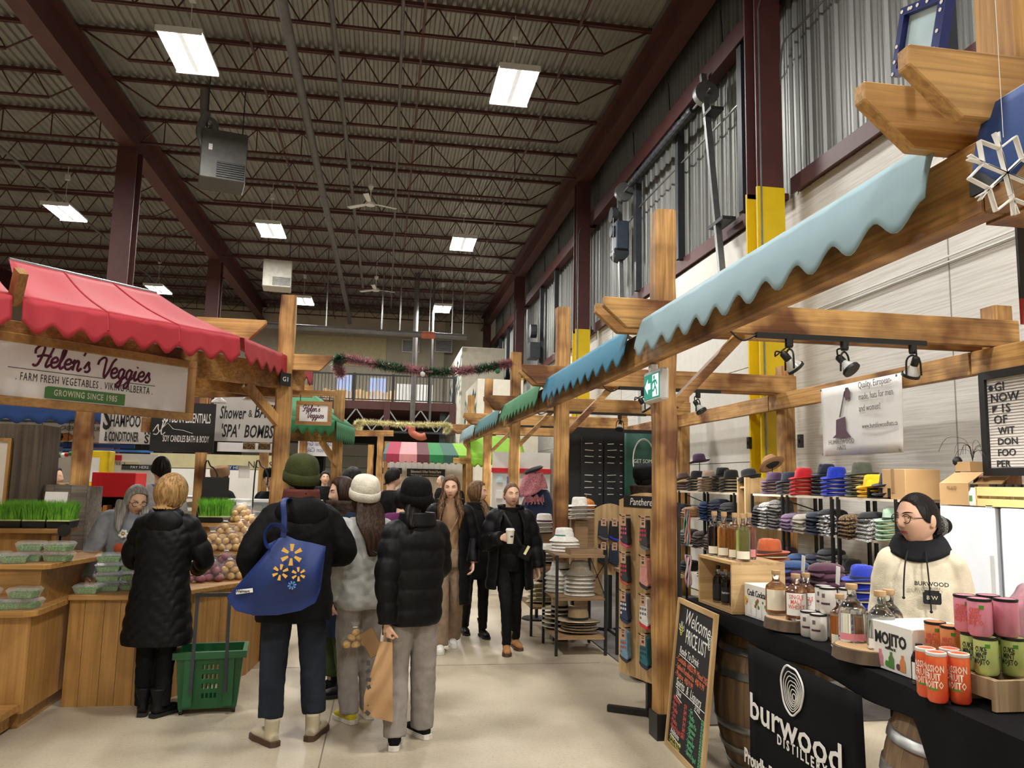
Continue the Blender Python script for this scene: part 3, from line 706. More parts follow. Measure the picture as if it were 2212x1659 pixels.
for k, (s, x, sz) in enumerate((('GIFT', 0.125, 0.085), ('NOW', 0.085, 0.085), ('1S', 0.17, 0.085), ('OFF', 0.105, 0.085), ('WITH', 0.14, 0.068), ('DON', 0.13, 0.068), ('FOO', 0.125, 0.068), ('PER', 0.11, 0.068))):
    s2 = {'GIFT': 'GI', 'OFF': 'OF', 'WITH': 'WIT'}.get(s, s)
    text(s2, sz, M @ MX.Translation((x, LH-0.12-k*0.077, 0.0165)), 'ink_black', lb, align='LEFT', bold=0.001, xs=1.15)
MB().lathe([(0.02,0),(0.02,0.002)], 12, M @ V((0.095, LH-0.12, 0.0165)), M=M.to_3x3()).build('smiley', 'ink_black', lb, world=True)
MB().prism([(0.10,LH-0.30),(0.10,LH-0.25),(0.15,LH-0.25)], M @ MX.Translation((0,0,0.0165)), 0.002).build('corner_mark', 'ink_black', lb, world=True)
# black switch boxes by the yellow column
for (px, py, lab) in ((1622, 957, 'small black outlet box left of the yellow column'), (1733, 953, 'small black outlet box right of the yellow column')):
    q = PX(px, py, 4.37)
    o = MB().bb(4.33, 4.37, q.y-0.03, q.y+0.03, q.z-0.07, q.z+0.07).box((4.325, q.y, q.z), (0.01, 0.02, 0.035)).build('outlet_box', 'black_plastic'); tag(o, lab, 'outlet box')
# dark floor mat under the stalls
mat('mat_grey', '#5b5550', 0.85, 0, 0.15, 6, bump=0.2)
tag(MB().bb(2.18, 4.55, 5.3, 17.6, 0.0, 0.012).build('floor_mat', 'mat_grey'), 'dark grey flooring under the hat stall beside the beige aisle', 'floor mat')

mat('flag_red', '#b83a30', 0.7); mat('flag_dark', '#3c3c3f', 0.7)
hf = thing('hanging_flag', 'dark and red hanging cloth cut off at the right edge under the snowflake', 'flag', (1.99, 2.25, 2.25))
q0, q1, q2 = PY(2192, 455, 2.28), PY(2200, 645, 2.28), PY(2205, 700, 2.28)
MB().bb(q0.x, q0.x+0.25, 2.275, 2.285, q1.z, q0.z).build('dark_cloth', 'flag_dark', hf, world=True); MB().bb(q0.x, q0.x+0.25, 2.275, 2.285, q2.z, q1.z).build('red_cloth', 'flag_red', hf, world=True)
MB().tube([(q0.x+0.12, 2.28, q0.z), (q0.x+0.12, 2.28, 2.9)], 0.003, 5).build('cord', 'black_plastic', hf, world=True)
# ================================================================ HAT STALL
mat('shelf_pale', '#d9cdb8', 0.5, 0, 0.04); mat('cream_lining', '#d8c79a', 0.8, 0, 0.05)
def felt(name, c, c2=None, sc_=30, contrast=(0.35,0.65)): return mat('felt_'+name, c, 0.9, 0, 0.10, sc_, bump=0.15, bscale=120, col2=c2, sheen=0.2, contrast=contrast)
HC = dict(black='#16161a', navy='#222a3d', red='#c5202c', blue='#1c3cc0', olive='#55594b', yellow='#f0bd12', tan='#a9825a', taupe='#a8917f', purple='#4d3350', brown='#4a342e', orange='#b5562a', grey='#5f6064', white='#e4e0d8', charcoal='#2b2c30', cobalt='#1a2f9c', plum='#4a2338', mint='#a8c4ac', denim='#26426f', cream='#cbbf9f', sand='#bda682', lilac='#77627f', stone='#b3ada0')
for k, v in HC.items(): felt(k, v)
felt('tweed', '#cfcdc8', '#1e1e22', 160, (0.45, 0.55)); felt('plaid', '#6b5a52', '#2a2626', 60); felt('leopard', '#8a6a3e', '#1d1712', 90, (0.45, 0.55)); felt('fleck', '#8e8b88', '#29292c', 200, (0.45, 0.55)); felt('stripe', '#d5d5d5', '#30313a', 50, (0.47, 0.53))
def fedora_mesh(brim=0.148, crown=0.088, h=0.112, dent=True, curl=0.012, asp=0.88, n=24):
    b = MB()
    prof = [(brim,curl+0.004),(brim-0.004,curl+0.007),(brim*0.85,0.006),(crown+0.008,0.003),(crown,0.012),(crown*0.99,0.04),(crown*0.95,h*0.75),(crown*0.86,h*0.95),(crown*0.66,h*1.02),(crown*0.3,h*0.99),(0.0,h*0.98)]
    under = [(brim,curl+0.004),(brim*0.85,0.0),(crown+0.004,-0.002),(crown*0.94,0.006),(crown*0.9,0.03)]
    b.lathe(prof, n, sy=asp); 
    b2 = MB().lathe(under, n, sy=asp); b2.f = [f for f in b2.f if len(f) == 4]
    b.add(b2.v, b2.f)
    if dent:
        for p in b.v:
            if p.z > h*0.6:
                f = max(0, 1-abs(p.y)/(crown*0.42)); p.z -= 0.026*f*f*(1 if p.x > -crown else 0)
                if p.x > crown*0.25: p.y *= 1-0.28*min(1, (p.x/crown))*((p.z/h))
    for p in b.v:   # snap brim: down in front, up at the back
        r = math.hypot(p.x, p.y)
        if r > crown*1.1: p.z += (-0.016 if p.x > 0 else 0.010)*(abs(p.x)/brim)**2 + 0.010*(abs(p.y)/brim)**2
    return b
_hp = {}
def hat_proto(kind, col, band='felt_black'):
    """a hidden-free prototype: returns list of (mesh data) for crown+brim, band, lining"""
    key = (kind, col, band)
    if key in _hp: return _hp[key]
    res = []
    def me_of(b, m, nm):
        o = b.build(nm, m, None, smooth=True); me = o.data; bpy.data.objects.remove(o); return (nm, me)
    if kind == 'fedora':
        res.append(me_of(fedora_mesh(), 'felt_'+col, 'felt_body'))
        res.append(me_of(MB().lathe([(0.0895,0.010),(0.0905,0.012),(0.0895,0.034),(0.088,0.034)], 24, sy=0.88), band, 'band'))
        res.append(me_of(MB().lathe([(0.085,-0.014),(0.122,-0.012),(0.122,-0.003),(0.09,-0.001)], 20, sy=0.88), 'cream_lining', 'lining'))
    elif kind == 'bowler':
        res.append(me_of(fedora_mesh(0.135, 0.088, 0.12, False, 0.03, 0.9), 'felt_'+col, 'felt_body'))
        res.append(me_of(MB().lathe([(0.090,0.012),(0.091,0.014),(0.090,0.036),(0.088,0.036)], 24, sy=0.9), band, 'band'))
    elif kind == 'sunhat':
        res.append(me_of(fedora_mesh(0.20, 0.09, 0.105, False, 0.0, 0.92), 'felt_'+col, 'brim_crown'))
        res.append(me_of(MB().lathe([(0.0915,0.012),(0.0925,0.014),(0.0915,0.034),(0.09,0.034)], 24, sy=0.92), band, 'band'))
    elif kind == 'bucket':
        b = MB().lathe([(0.155,-0.035),(0.152,-0.03),(0.10,0.012),(0.095,0.02),(0.09,0.08),(0.078,0.095),(0.04,0.10),(0.0,0.101)], 22, sy=0.92)
        res.append(me_of(b, 'felt_'+col, 'brim_crown'))
        res.append(me_of(MB().lathe([(0.0975,0.016),(0.0965,0.03),(0.094,0.03)], 22, sy=0.92), band, 'band'))
    elif kind == 'cap':
        b = MB().lathe([(0.075,0.0),(0.115,0.010),(0.125,0.028),(0.115,0.048),(0.085,0.062),(0.04,0.068),(0.0,0.069)], 18, sy=0.86)
        for p in b.v:
            if p.x > 0: p.x *= 1.12; p.z -= 0.10*max(0, p.x-0.05)
            p.z += 0.004*noise.noise(p*30)
        res.append(me_of(b, 'felt_'+col, 'cloth_body'))
        v = MB().grid(lambda u, w: (0.085+0.075*w*math.cos((u-0.5)*2.2)+0.0, 0.10*(u-0.5)*2*(1-0.15*w), 0.012-0.016*w-0.012*((u-0.5)*2)**2), 9, 4)
        v2 = [V((p.x, p.y, p.z-0.006)) for p in v.v]; n0 = len(v.v)
        v.add(v2, [tuple(reversed(f)) for f in v.f[:24]])
        res.append(me_of(v, 'felt_'+col, 'peak'))
    elif kind == 'beanie':
        b = MB().lathe([(0.085,0.0),(0.098,0.008),(0.1,0.03),(0.09,0.042),(0.05,0.05),(0.0,0.052)], 16, sy=0.9)
        for p in b.v: p.x *= 1+0.04*math.sin(p.y*90)
        res.append(me_of(b, 'felt_'+col, 'knit_body'))
    _hp[key] = res; return res
def hat(kind, col, loc, rz=0, lab='', group=None, band='felt_black', tilt=None, scale=1, lining=True, full=True):
    t = thing('hat' if kind not in ('cap', 'beanie') else ('flat_cap' if kind == 'cap' else 'knit_cap'), lab, 'hat' if kind not in ('cap', 'beanie') else 'cap', loc, rz, group)
    if tilt: t.rotation_euler = (tilt[0], tilt[1], rz)
    if scale != 1: t.scale = (scale,)*3
    for k, (nm, me) in enumerate(hat_proto(kind, col, band)):
        if nm == 'lining' and not lining: continue
        if nm == 'band' and not full: continue
        o = bpy.data.objects.new(nm, me); COL.objects.link(o); o.parent = t
    return t
NAMES = dict(tweed='tweed', plaid='dark plaid', leopard='leopard print', fleck='grey flecked', stripe='striped knit')
def stack(kind, col, px, X, Z, n, where, step=None, rz=0.0, band='felt_black', jitter=0.006, scale=1.0, group=None, Yv=None, topcol=None):
    y = Yv if Yv is not None else PX(px, 1060, X).y
    step = step or dict(fedora=0.036, bowler=0.04, sunhat=0.028, bucket=0.034, cap=0.031, beanie=0.026)[kind]
    cn = NAMES.get(col, col); nm = dict(fedora='felt fedora', bowler='bowler hat', sunhat='wide brimmed sun hat', bucket='bucket hat', cap='flat cap', beanie='knit cap')[kind]
    z0 = dict(fedora=0.012, bowler=0.002, sunhat=0.01, bucket=0.036, cap=0.002, beanie=0.001)[kind]*scale
    for k in range(n):
        top = k == n-1
        c = topcol if (top and topcol) else col
        lab = ('topmost %s %s %s' if top else 'stacked %s %s %s') % (NAMES.get(c, c), nm, where) if n > 1 else '%s %s %s' % (cn, nm, where)
        hat(kind, c, (X+rnd.uniform(-jitter, jitter), y+rnd.uniform(-jitter, jitter), Z+z0+k*step*scale), rz+rnd.uniform(-0.25, 0.25)+PI, lab, group or ('%s %ss %s' % (cn, nm, where)), band, scale=scale, full=top)
# --- metal racks with pale shelves
def rack(x0, x1, y0, y1, zs, lab, mp='black_plastic', ms='shelf_pale', legs=None, brace=True):
    t = thing('shelf_rack', lab, 'shelf rack', ((x0+x1)/2, (y0+y1)/2, 0))
    for z in zs: MB().bb(x0, x1, y0, y1, z-0.02, z).build('shelf', ms, t, world=True)
    for y in (legs or (y0+0.012, y1-0.012)):
        for x in (x0-0.0, x1): MB().bb(x-0.013, x+0.013, y-0.013, y+0.013, 0, max(zs)+0.0).build('leg', mp, t, world=True)
    if brace:
        for a, c in (((x1, y0, zs[-1]-0.4), (x1, y1, zs[-1]-0.05)), ((x1, y1, zs[-1]-0.4), (x1, y0, zs[-1]-0.05))): MB().bar(a, c, 0.004, 0.012).build('cross_brace', mp, t, world=True)
    return t
SX0, SX1 = 3.93, 4.28
ZS = [0.52, 0.86, 1.21, 1.545]
rack(SX0, SX1, 5.55, 8.10, ZS, 'long black rack of pale shelves full of hats against the white wall', legs=(5.62, 6.42, 6.52, 7.30, 7.40, 8.06))
rack(SX0, SX1, 8.42, 10.9, ZS, 'second black hat rack farther left, behind the log post', legs=(8.5, 9.25, 9.35, 10.2, 10.85))
dv = thing('wooden_divider', 'tall pale wooden divider box between the two hat racks', 'divider', (4.1, 8.26, 0))
MB().bb(3.9, 4.3, 8.16, 8.19, 0, 1.72).bb(3.9, 4.3, 8.34, 8.37, 0, 1.72).build('side_board', 'pine_z', dv, world=True)
MB().bb(3.92, 4.3, 8.19, 8.34, 1.60, 1.62).build('top_board', 'pine_y', dv, world=True)
ZT = ZS[3]
on = 'on the top shelf'
stack('fedora', 'purple', 1472, 4.10, ZT, 3, on+' of the left rack by the log post'); hat('fedora', 'brown', (4.10, PX(1478,1060,4.1).y, ZT+0.13), 2.4, 'brown fedora tilted on the purple stack by the log post', tilt=(0.2, 0.25))
stack('fedora', 'black', 1506, 4.10, ZT, 5, on+' beside the tan hat')
stack('fedora', 'taupe', 1531, 4.08, ZT, 5, on+' of the left rack', topcol='taupe')
stack('fedora', 'charcoal', 1562, 4.17, ZT, 6, on+' at the back of the left rack')
stack('fedora', 'black', 1580, 4.06, ZT, 5, on+' next to the wooden divider', band='felt_black')
stack('fedora', 'purple', 1673, 4.08, ZT, 4, on+' under the tan fedora', topcol='purple')
stack('fedora', 'navy', 1708, 4.12, ZT, 4, on+' left of the red hats')
stack('fedora', 'red', 1738, 4.06, ZT, 5, on, band='felt_red')
stack('fedora', 'navy', 1786, 4.17, ZT, 6, on+' between the red and blue hats')
stack('fedora', 'blue', 1809, 4.06, ZT, 5, on, band='felt_blue')
stack('fedora', 'olive', 1863, 4.10, ZT, 6, on, band='felt_olive')
stack('fedora', 'yellow', 1890, 4.06, ZT, 3, on, band='felt_yellow')
bx = MB(); y0 = PX(1925, 1070, 4.05).y
bt = thing('hat_tray', 'black tray under the navy fedora at the end of the top shelf', 'tray', (4.05, y0, ZT))
MB().bb(3.93, 4.17, y0-0.14, y0+0.14, ZT, ZT+0.012).bb(3.93, 4.17, y0-0.14, y0-0.13, ZT, ZT+0.085).bb(3.93, 4.17, y0+0.13, y0+0.14, ZT, ZT+0.085).build('tray_body', 'black_plastic', bt, world=True)
hat('fedora', 'charcoal', (4.05, y0, ZT+0.03), 2.9, 'dark fedora inside the black tray', lining=False)
hat('fedora', 'navy', (4.05, y0, ZT+0.10), 3.0, 'navy fedora with red and white ribbon on the black tray')
mat('cardboard', '#b08d60', 0.8, 0, 0.05, 4); mat('cardboard_dark', '#8e6e48', 0.8, 0, 0.05, 4)
cb = thing('cardboard_box', 'plain cardboard box at the right end of the top hat shelf', 'box', (4.1, 5.66, ZT))
MB().bb(3.95, 4.25, 5.53, 5.82, ZT, ZT+0.235).build('carton', 'cardboard', cb, world=True, bevel=0.004)
MB().bb(3.946, 3.95, 5.66, 5.70, ZT+0.05, ZT+0.235).build('tape', 'cardboard_dark', cb, world=True)
# hats shown on stands
def stand(px, py, X, kind, col, lab, tilt, rz, base):
    q = PX(px, py, X)
    s = thing('hat_stand', 'thin stand holding the %s' % lab.split(' on ')[0], 'hat stand', (X, q.y, base))
    MB().tube([(X, q.y, base), (X, q.y, q.z)], 0.006, 6).lathe([(0.05,0),(0.05,0.008)], 14, (X, q.y, base)).build('rod', 'black_plastic', s, world=True)
    hat(kind, col, (X, q.y, q.z-0.01), rz, lab, tilt=tilt, lining=False)
stand(1511, 997, 4.15, 'fedora', 'purple', 'purple wide fedora on a tall thin stand', (0.0, 0.12), 2.6, ZT)
stand(1668, 1004, 4.2, 'fedora', 'tan', 'camel tan fedora with dark band on a tall stand, tilted', (0.35, 0.5), 2.4, ZT)
stand(1620, 1035, 4.0, 'bowler', 'black', 'black bowler hat on the wooden divider', (0.1, 0.2), 2.6, 1.62)
# caps and knit hats on the lower shelves
Z2, Z3, Z4 = ZS[2], ZS[1], ZS[0]
sh2 = 'on the second shelf'
for (px, X, n, col, kind, top, w) in [(1652, 4.02, 6, 'black', 'cap', 'charcoal', 'beside the divider'), (1668, 4.0, 7, 'tweed', 'cap', None, 'second from the divider'), (1688, 4.02, 8, 'fleck', 'cap', None, 'third from the divider'), (1716, 4.0, 4, 'lilac', 'cap', None, 'below the navy hats'), (1742, 4.0, 4, 'stone', 'cap', None, 'below the red hats'), (1770, 4.0, 5, 'navy', 'cap', None, 'right of the stone caps'), (1800, 4.02, 6, 'stripe', 'cap', 'charcoal', 'below the blue hats'), (1845, 4.0, 5, 'leopard', 'cap', None, 'below the olive hats'), (1885, 4.0, 6, 'tweed', 'cap', 'black', 'left of the mint hats'), (1930, 4.02, 5, 'mint', 'fedora', None, 'by the bartender')]:
    stack(kind, col, px, X, Z2, n, sh2+' '+w, rz=0.0, topcol=top)
sh3 = 'on the third shelf'
for (px, X, n, col, kind, top, w) in [(1655, 4.0, 3, 'black', 'cap', None, 'behind the orange hats'), (1700, 4.05, 2, 'purple', 'fedora', None, 'left of the blue cap'), (1728, 4.0, 3, 'denim', 'cap', None, 'in the middle'), (1765, 4.0, 4, 'navy', 'cap', None, 'right of the denim caps'), (1795, 4.0, 6, 'tweed', 'cap', 'charcoal', 'by the middle legs'), (1835, 4.0, 2, 'black', 'fedora', None, 'right of the tweed caps'), (1875, 4.0, 2, 'plaid', 'cap', 'black', 'near the bartender'), (1915, 4.0, 3, 'olive', 'cap', None, 'at the right end')]:
    stack(kind, col, px, X, Z3, n, sh3+' '+w, topcol=top)
for (px, n, col, w) in [(1475, 4, 'navy', 'far left'), (1495, 3, 'tan', 'left'), (1533, 6, 'denim', 'middle'), (1556, 7, 'navy', 'right of the denim caps'), (1580, 6, 'charcoal', 'beside the divider')]:
    stack('cap', col, px, 4.0, Z2, n, 'on the left rack second shelf, '+w)
for (px, n, col, w) in [(1490, 5, 'fleck', 'left'), (1518, 5, 'plaid', 'middle'), (1545, 5, 'brown', 'right'), (1575, 3, 'stone', 'by the divider')]:
    stack('cap', col, px, 4.0, Z3, n, 'on the left rack third shelf, '+w)
for (px, n, col, w) in [(1490, 3, 'black', 'left'), (1530, 3, 'navy', 'middle'), (1570, 3, 'charcoal', 'right'), (1655, 4, 'navy', 'near rack left'), (1720, 4, 'black', 'near rack middle')]:
    stack('cap', col, px, 4.0, Z4, n, 'on the lowest shelf, '+w)
# display table in front of the racks
dt = thing('hat_table', 'low table of hats in front of the long hat rack', 'table', (3.45, 6.6, 0))
MB().bb(3.2, 3.78, 5.75, 7.7, 0.54, 0.57).build('table_top', 'shelf_pale', dt, world=True)
for x in (3.24, 3.74):
    for y in (5.8, 7.65): MB().bb(x-0.015, x+0.015, y-0.015, y+0.015, 0, 0.54).build('leg', 'black_plastic', dt, world=True)
def on_table(px, py_top, X, kind, col, n, w, **k):
    y = PX(px, py_top+30, X).y; stack(kind, col, px, X, 0.57, n, w, Yv=y, **k)
on_table(1662, 1170, 3.4, 'fedora', 'orange', 8, 'on the low table behind the bottle crate', step=0.05, band='felt_brown', scale=1.25)
on_table(1715, 1200, 3.42, 'cap', 'purple', 8, 'on the low table right of the orange hats', topcol='denim', step=0.05, scale=1.05)
on_table(1787, 1205, 3.4, 'cap', 'plum', 8, 'on the low table in the middle', step=0.052, scale=1.1)
on_table(1862, 1207, 3.4, 'fedora', 'cobalt', 7, 'on the low table near the bartender', step=0.066, band='felt_navy', scale=0.98)
mat('tag_white', '#f0eee8', 0.6, 0, 0)
for (px, py, lab) in ((1735, 1218, 'white price tag hanging from the denim cap'), (1810, 1243, 'white price tag hanging from the plum cap')):
    q = PX(px, py, 3.28); o = MB().box(q, (0.003, 0.05, 0.13), MX.Rotation(0.12, 3, 'X')).build('price_tag', 'tag_white'); tag(o, lab, 'tag')
# --- hanging coloured scarves beside the left rack
def hanging(px, py0, py1, X, cols, lab, w_=0.1):
    q0, q1 = PX(px, py0, X), PX(px, py1, X)
    t = thing('scarf_bundle', lab, 'scarves', (X, q0.y, q1.z))
    for k, c in enumerate(cols*2):
        yy = q0.y+(k-len(cols)+0.5)*w_/len(cols)
        b = MB().grid(lambda u, v: (X+0.01*math.sin(v*9+k)+0.012*(k % 2), yy+0.022*(u-0.5)+0.006*math.sin(v*7+k*2), lerp(q0.z, q1.z-0.02*(k % 3), v)), 4, 12)
        b.build('scarf', c, t, smooth=True, world=True, solid=0.01)
    MB().tube([(X, q0.y-w_, q0.z), (X, q0.y+w_, q0.z)], 0.006, 6).build('hook_rail', 'galv_steel', t, world=True)
for nm, c in dict(coral='#c8555a', lime='#8fb04a', teal='#2f8a82', pinkish='#b98794', sand='#c9a37a').items(): felt(nm, c)
hanging(1483, 1100, 1172, 3.7, ['felt_coral', 'felt_lime', 'felt_teal', 'felt_sand'], 'coral and green scarves hanging left of the hat rack')
hanging(1486, 1200, 1262, 3.7, ['felt_pinkish', 'felt_pinkish', 'felt_stone'], 'dusty pink scarves hanging below the coral ones')
# ================================================================ BAR STALL
mat('black_cloth', '#0b0b0d', 0.85, 0, 0.15, 20, bump=0.1, bscale=200, spec=0.15)
mat('barrel_oak', '#7d6344', 0.7, 0, 0.15, 4, stretch=(6,6,0.5), col2='#5b462f'); mat('hoop_steel', '#9a9a97', 0.35, 0.85, 0.15, 15)
mat('print_white', '#e6e4df', 0.6, 0, 0)
_before = set(o.name for o in bpy.data.objects)
bc = thing('bar_counter', 'long bar counter draped in black cloth along the aisle', 'counter', (2.0, 3.2, 0))
BX = [(4.30, 1.70), (4.0, 1.68), (3.6, 1.71), (3.06, 1.72), (2.7, 1.71), (2.4, 1.69), (2.1, 1.645), (1.8, 1.63), (1.5, 1.63)]
def bxat(y):
    for (ya, xa), (yb, xb) in zip(BX, BX[1:]):
        if y <= ya and y >= yb: return lerp(xa, xb, (ya-y)/(ya-yb))
    return BX[0][1] if y > BX[0][0] else BX[-1][1]
b = MB(); pl = [(x+0.012, y) for y, x in BX]+[(2.12, 1.5), (2.12, 4.30)]
b.prism(pl, MX.Translation((0,0,0.94)), 0.05).build('plank_top', 'pine_y', bc, world=True)
def hem(y):
    if y > 2.34: return 0.90+0.010*math.sin(y*9)
    t = min(1, (2.34-y)/0.30); return lerp(0.90, 0.24, t**1.3)
def cloth(u, v):
    y = lerp(4.30, 1.5, u); x0 = bxat(y)
    if v < 0.4: return (lerp(2.12, x0, v/0.4), y, 0.995+0.002*math.sin(y*11)*(v/0.4))
    t = (v-0.4)/0.6; z = lerp(0.993, hem(y), t)
    fold = 0.012*math.sin(y*22)*min(1, (0.99-z)*1.6)
    return (x0-0.006-fold-0.008*min(1, (0.99-z)*4), y, z)
MB().grid(cloth, 120, 26).build('black_cloth', 'black_cloth', bc, smooth=True, world=True, solid=0.004)
MB().grid(lambda u, v: (lerp(1.70, 2.12, u), 4.31+0.01*math.sin(u*20)*v, lerp(0.993, 0.6, v)), 30, 6).build('end_drape', 'black_cloth', bc, smooth=True, world=True, solid=0.004)
def barrel(c, lab):
    t = thing('oak_barrel', lab, 'barrel', c, 0.1, 'barrels under the bar'); t.scale = (1.22, 1.22, 0.925)
    H_ = 0.90; nst = 22
    R = lambda z: 0.255+0.075*math.sin(PI*z/H_)
    b = MB(); w_ = 2*PI/nst*0.985
    for i in range(9):
        z = H_*i/8
        for r in (R(z), R(z)-0.025):
            for a in (-w_/2, w_/2): b.v.append(V((r*math.cos(a), r*math.sin(a), z)))
    for i in range(8):
        k = i*4
        b.f += [(k, k+1, k+5, k+4), (k+3, k+2, k+6, k+7), (k+1, k+3, k+7, k+5), (k+2, k, k+4, k+6)]
    b.f += [(0, 2, 3, 1), (32, 33, 35, 34)]
    s0 = b.build('stave', 'barrel_oak', t, smooth=True, ang=30)
    for k in range(1, nst):
        o = s0.copy(); COL.objects.link(o); o.parent = t; o.rotation_euler = (0, 0, k*2*PI/nst)
    MB().lathe([(0.24, H_-0.05), (0.24, H_-0.03)], 22).build('barrel_head', 'barrel_oak', t)
    for z in (0.02, 0.13, 0.27, 0.58, 0.72, 0.84):
        MB().lathe([(R(z)+0.001, z), (R(z)+0.006, z+0.003), (R(z+0.045)+0.006, z+0.042), (R(z+0.045)+0.001, z+0.045)], 30).build('hoop', 'hoop_steel', t, smooth=True)
barrel((2.31, 2.78, 0), 'oak barrel with steel hoops under the bar, right of the black banner')
barrel((2.37, 4.50, 0), 'oak barrel half hidden behind the chalkboard')
# ---- hanging banner
bn = thing('stall_banner', 'black banner with white tree ring logo hanging on the bar front', 'banner', (1.63, 3.1, 0))
NX = 1.672
MB().grid(lambda u, v: (NX+0.006*math.sin(u*6+v*3), lerp(3.50, 2.62, u), lerp(0.905, 0.26, v)), 16, 10).build('fabric', 'black_cloth', bn, smooth=True, world=True, solid=0.003)
M = frame((NX-0.012, 3.50, 0), (0,-1,0), (0,0,1))
def ringline(cx, cz, rx, rz_, sk, n=40):
    out = []
    for k in range(n+1):
        a = 2*PI*k/n
        r = 1+0.06*math.sin(3*a+0.6)+0.05*math.sin(2*a+1.2)+0.02*math.sin(7*a)
        out.append((cx+rx*r*math.cos(a)+sk*0.02, cz+rz_*r*math.sin(a)))
    return out
LC = PX(1716, 1490, NX)
cx, cz = 3.50-LC.y, LC.z
for k, f in enumerate((1.0, 0.80, 0.66, 0.52, 0.40, 0.27, 0.14)):
    strokes([ringline(cx+0.01*k*0.3, cz-0.004*k, 0.083*f, 0.098*f, 0)], M, 0.0042 if k == 0 else 0.0019, 'print_white', bn, name='logo_ring')
pL, pR = PX(1628, 1535, NX), PX(1822, 1640, NX)
text('burwood', 0.155, M @ MX.Translation(((3.50-pL.y+3.50-pR.y)/2, (pL.z+pR.z)/2+0.005, 0)), 'print_white', bn, bold=0.0015, xs=(pL.y-pR.y)/0.155/3.55, space=1.0)
for (px, py, w_) in ((1640, 1496, 0.03), (1815, 1592, 0.03)): pass
pL, pR = PX(1657, 1590, NX), PX(1830, 1672, NX)
text('DISTILLERY', 0.055, M @ MX.Translation(((3.50-pL.y+3.50-pR.y)/2, (pL.z+pR.z)/2-0.005, 0)), 'print_white', bn, bold=0.001, space=1.5, xs=0.95)
pL = PX(1613, 1625, NX)
text('Proudly Distilled', 0.085, M @ MX.Translation((3.50-pL.y, pL.z-0.01, 0)), 'print_white', bn, align='LEFT', bold=0.002, xs=0.8)
# ---- chalkboard
mat('chalk_black', '#15161a', 0.75, 0, 0.25, 5); mat('chalk_white', '#e9e9e4', 0.9, 0, 0); mat('chalk_red', '#d0564a', 0.9, 0, 0); mat('chalk_green', '#67c08a', 0.9, 0, 0); mat('chalk_yellow', '#c7c25a', 0.9, 0, 0); mat('chalk_orange', '#e0764e', 0.9, 0, 0)
cbd = thing('chalkboard', 'framed chalkboard price list leaning at the end of the bar', 'chalkboard', (1.78, 4.6, 0))
BL, BR, TL_, TR_ = V((1.83, 4.98, 0.0)), V((1.80, 4.32, 0.0)), V((1.925, 4.985, 0.90)), V((1.90, 4.33, 0.90))
M = frame(BL, BR-BL, TL_-BL); CW, CH = (BR-BL).length, (TL_-BL).length
for (x0, x1, y0, y1) in ((0,0.03,0,CH),(CW-0.03,CW,0,CH),(0.03,CW-0.03,0,0.03),(0.03,CW-0.03,CH-0.03,CH)):
    MB().prism([(x0,y0),(x1,y0),(x1,y1),(x0,y1)], M, 0.022).build('frame_side', 'pine_z' if x1-x0 < 0.1 else 'pine_y', cbd, world=True)
MB().prism([(0.02,0.02),(CW-0.02,0.02),(CW-0.02,CH-0.02),(0.02,CH-0.02)], M @ MX.Translation((0,0,0.004)), 0.008).build('slate', 'chalk_black', cbd, world=True)
MB().bar(TL_+V((0.02,-0.03,-0.02)), (1.95, 4.97, 0.02), 0.02, 0.03).build('back_leg', 'pine_z', cbd, world=True)
MC = M @ MX.Translation((0,0,0.0125))
def ch(s, x, y, sz, m, al='LEFT', xs=0.8, rot=-0.05, shear=0): text(s, sz, MC @ MX.Translation((x, y, 0)) @ MX.Rotation(rot, 4, 'Z'), m, cbd, align=al, xs=xs, shear=shear, ext=0.0004)
ch('Welcome', 0.36, 0.795, 0.13, 'chalk_white', 'CENTER', 0.85, -0.06, 0.35)
ch('PRICE LIST', 0.37, 0.685, 0.12, 'chalk_white', 'CENTER', 0.66, -0.05)
ch('Ready To Drink', 0.10, 0.60, 0.062, 'chalk_white', xs=0.85, shear=0.2)
for k, s in enumerate(('Cocktails  6/$25.99', 'Spiked Kombucha  4/$19.99', 'Mojitos  4/$19.99')): ch('- '+s, 0.055, 0.545-k*0.046, 0.05, 'chalk_orange', xs=0.85)
ch('Mixed 2/$36', 0.43, 0.525, 0.05, 'chalk_orange', xs=0.8)
ch('Spirits  &  Liquors', 0.09, 0.405, 0.072, 'chalk_white', xs=0.85, shear=0.2)
ch('750ml', 0.11, 0.345, 0.045, 'chalk_white'); ch('375ml', 0.44, 0.345, 0.045, 'chalk_white')
for k, (s, p) in enumerate((('Whiskey', '$79'), ('Rum', '$49'), ('Vodka', '$44'), ('Gins', '$49'), ('Medica', '$49'), ('Barrel Aged Gin', '$52'))): ch('- '+s, 0.055, 0.305-k*0.033, 0.04, 'chalk_red', xs=0.85); ch(p, 0.27, 0.30-k*0.033, 0.04, 'chalk_red', xs=0.8)
for k, (s, p) in enumerate((('Gin', '$28'), ('Vodka', '$24'), ('Apple Pie', '$29'), ('Espresso', '$29'), ('Cherry', '$29'), ('Lavender', '$29'), ('Medley', '$28'), ('Barrel Aged', '$35'))): ch('- '+s, 0.355, 0.305-k*0.033, 0.04, 'chalk_green', xs=0.8); ch(p, 0.565, 0.295-k*0.033, 0.04, 'chalk_green', xs=0.75)
ch('Additions', 0.07, 0.108, 0.05, 'chalk_white', shear=0.2)
ch('- Simple Syrup $9', 0.055, 0.075, 0.038, 'chalk_yellow'); ch('- Lemon Wedge', 0.055, 0.047, 0.038, 'chalk_yellow')
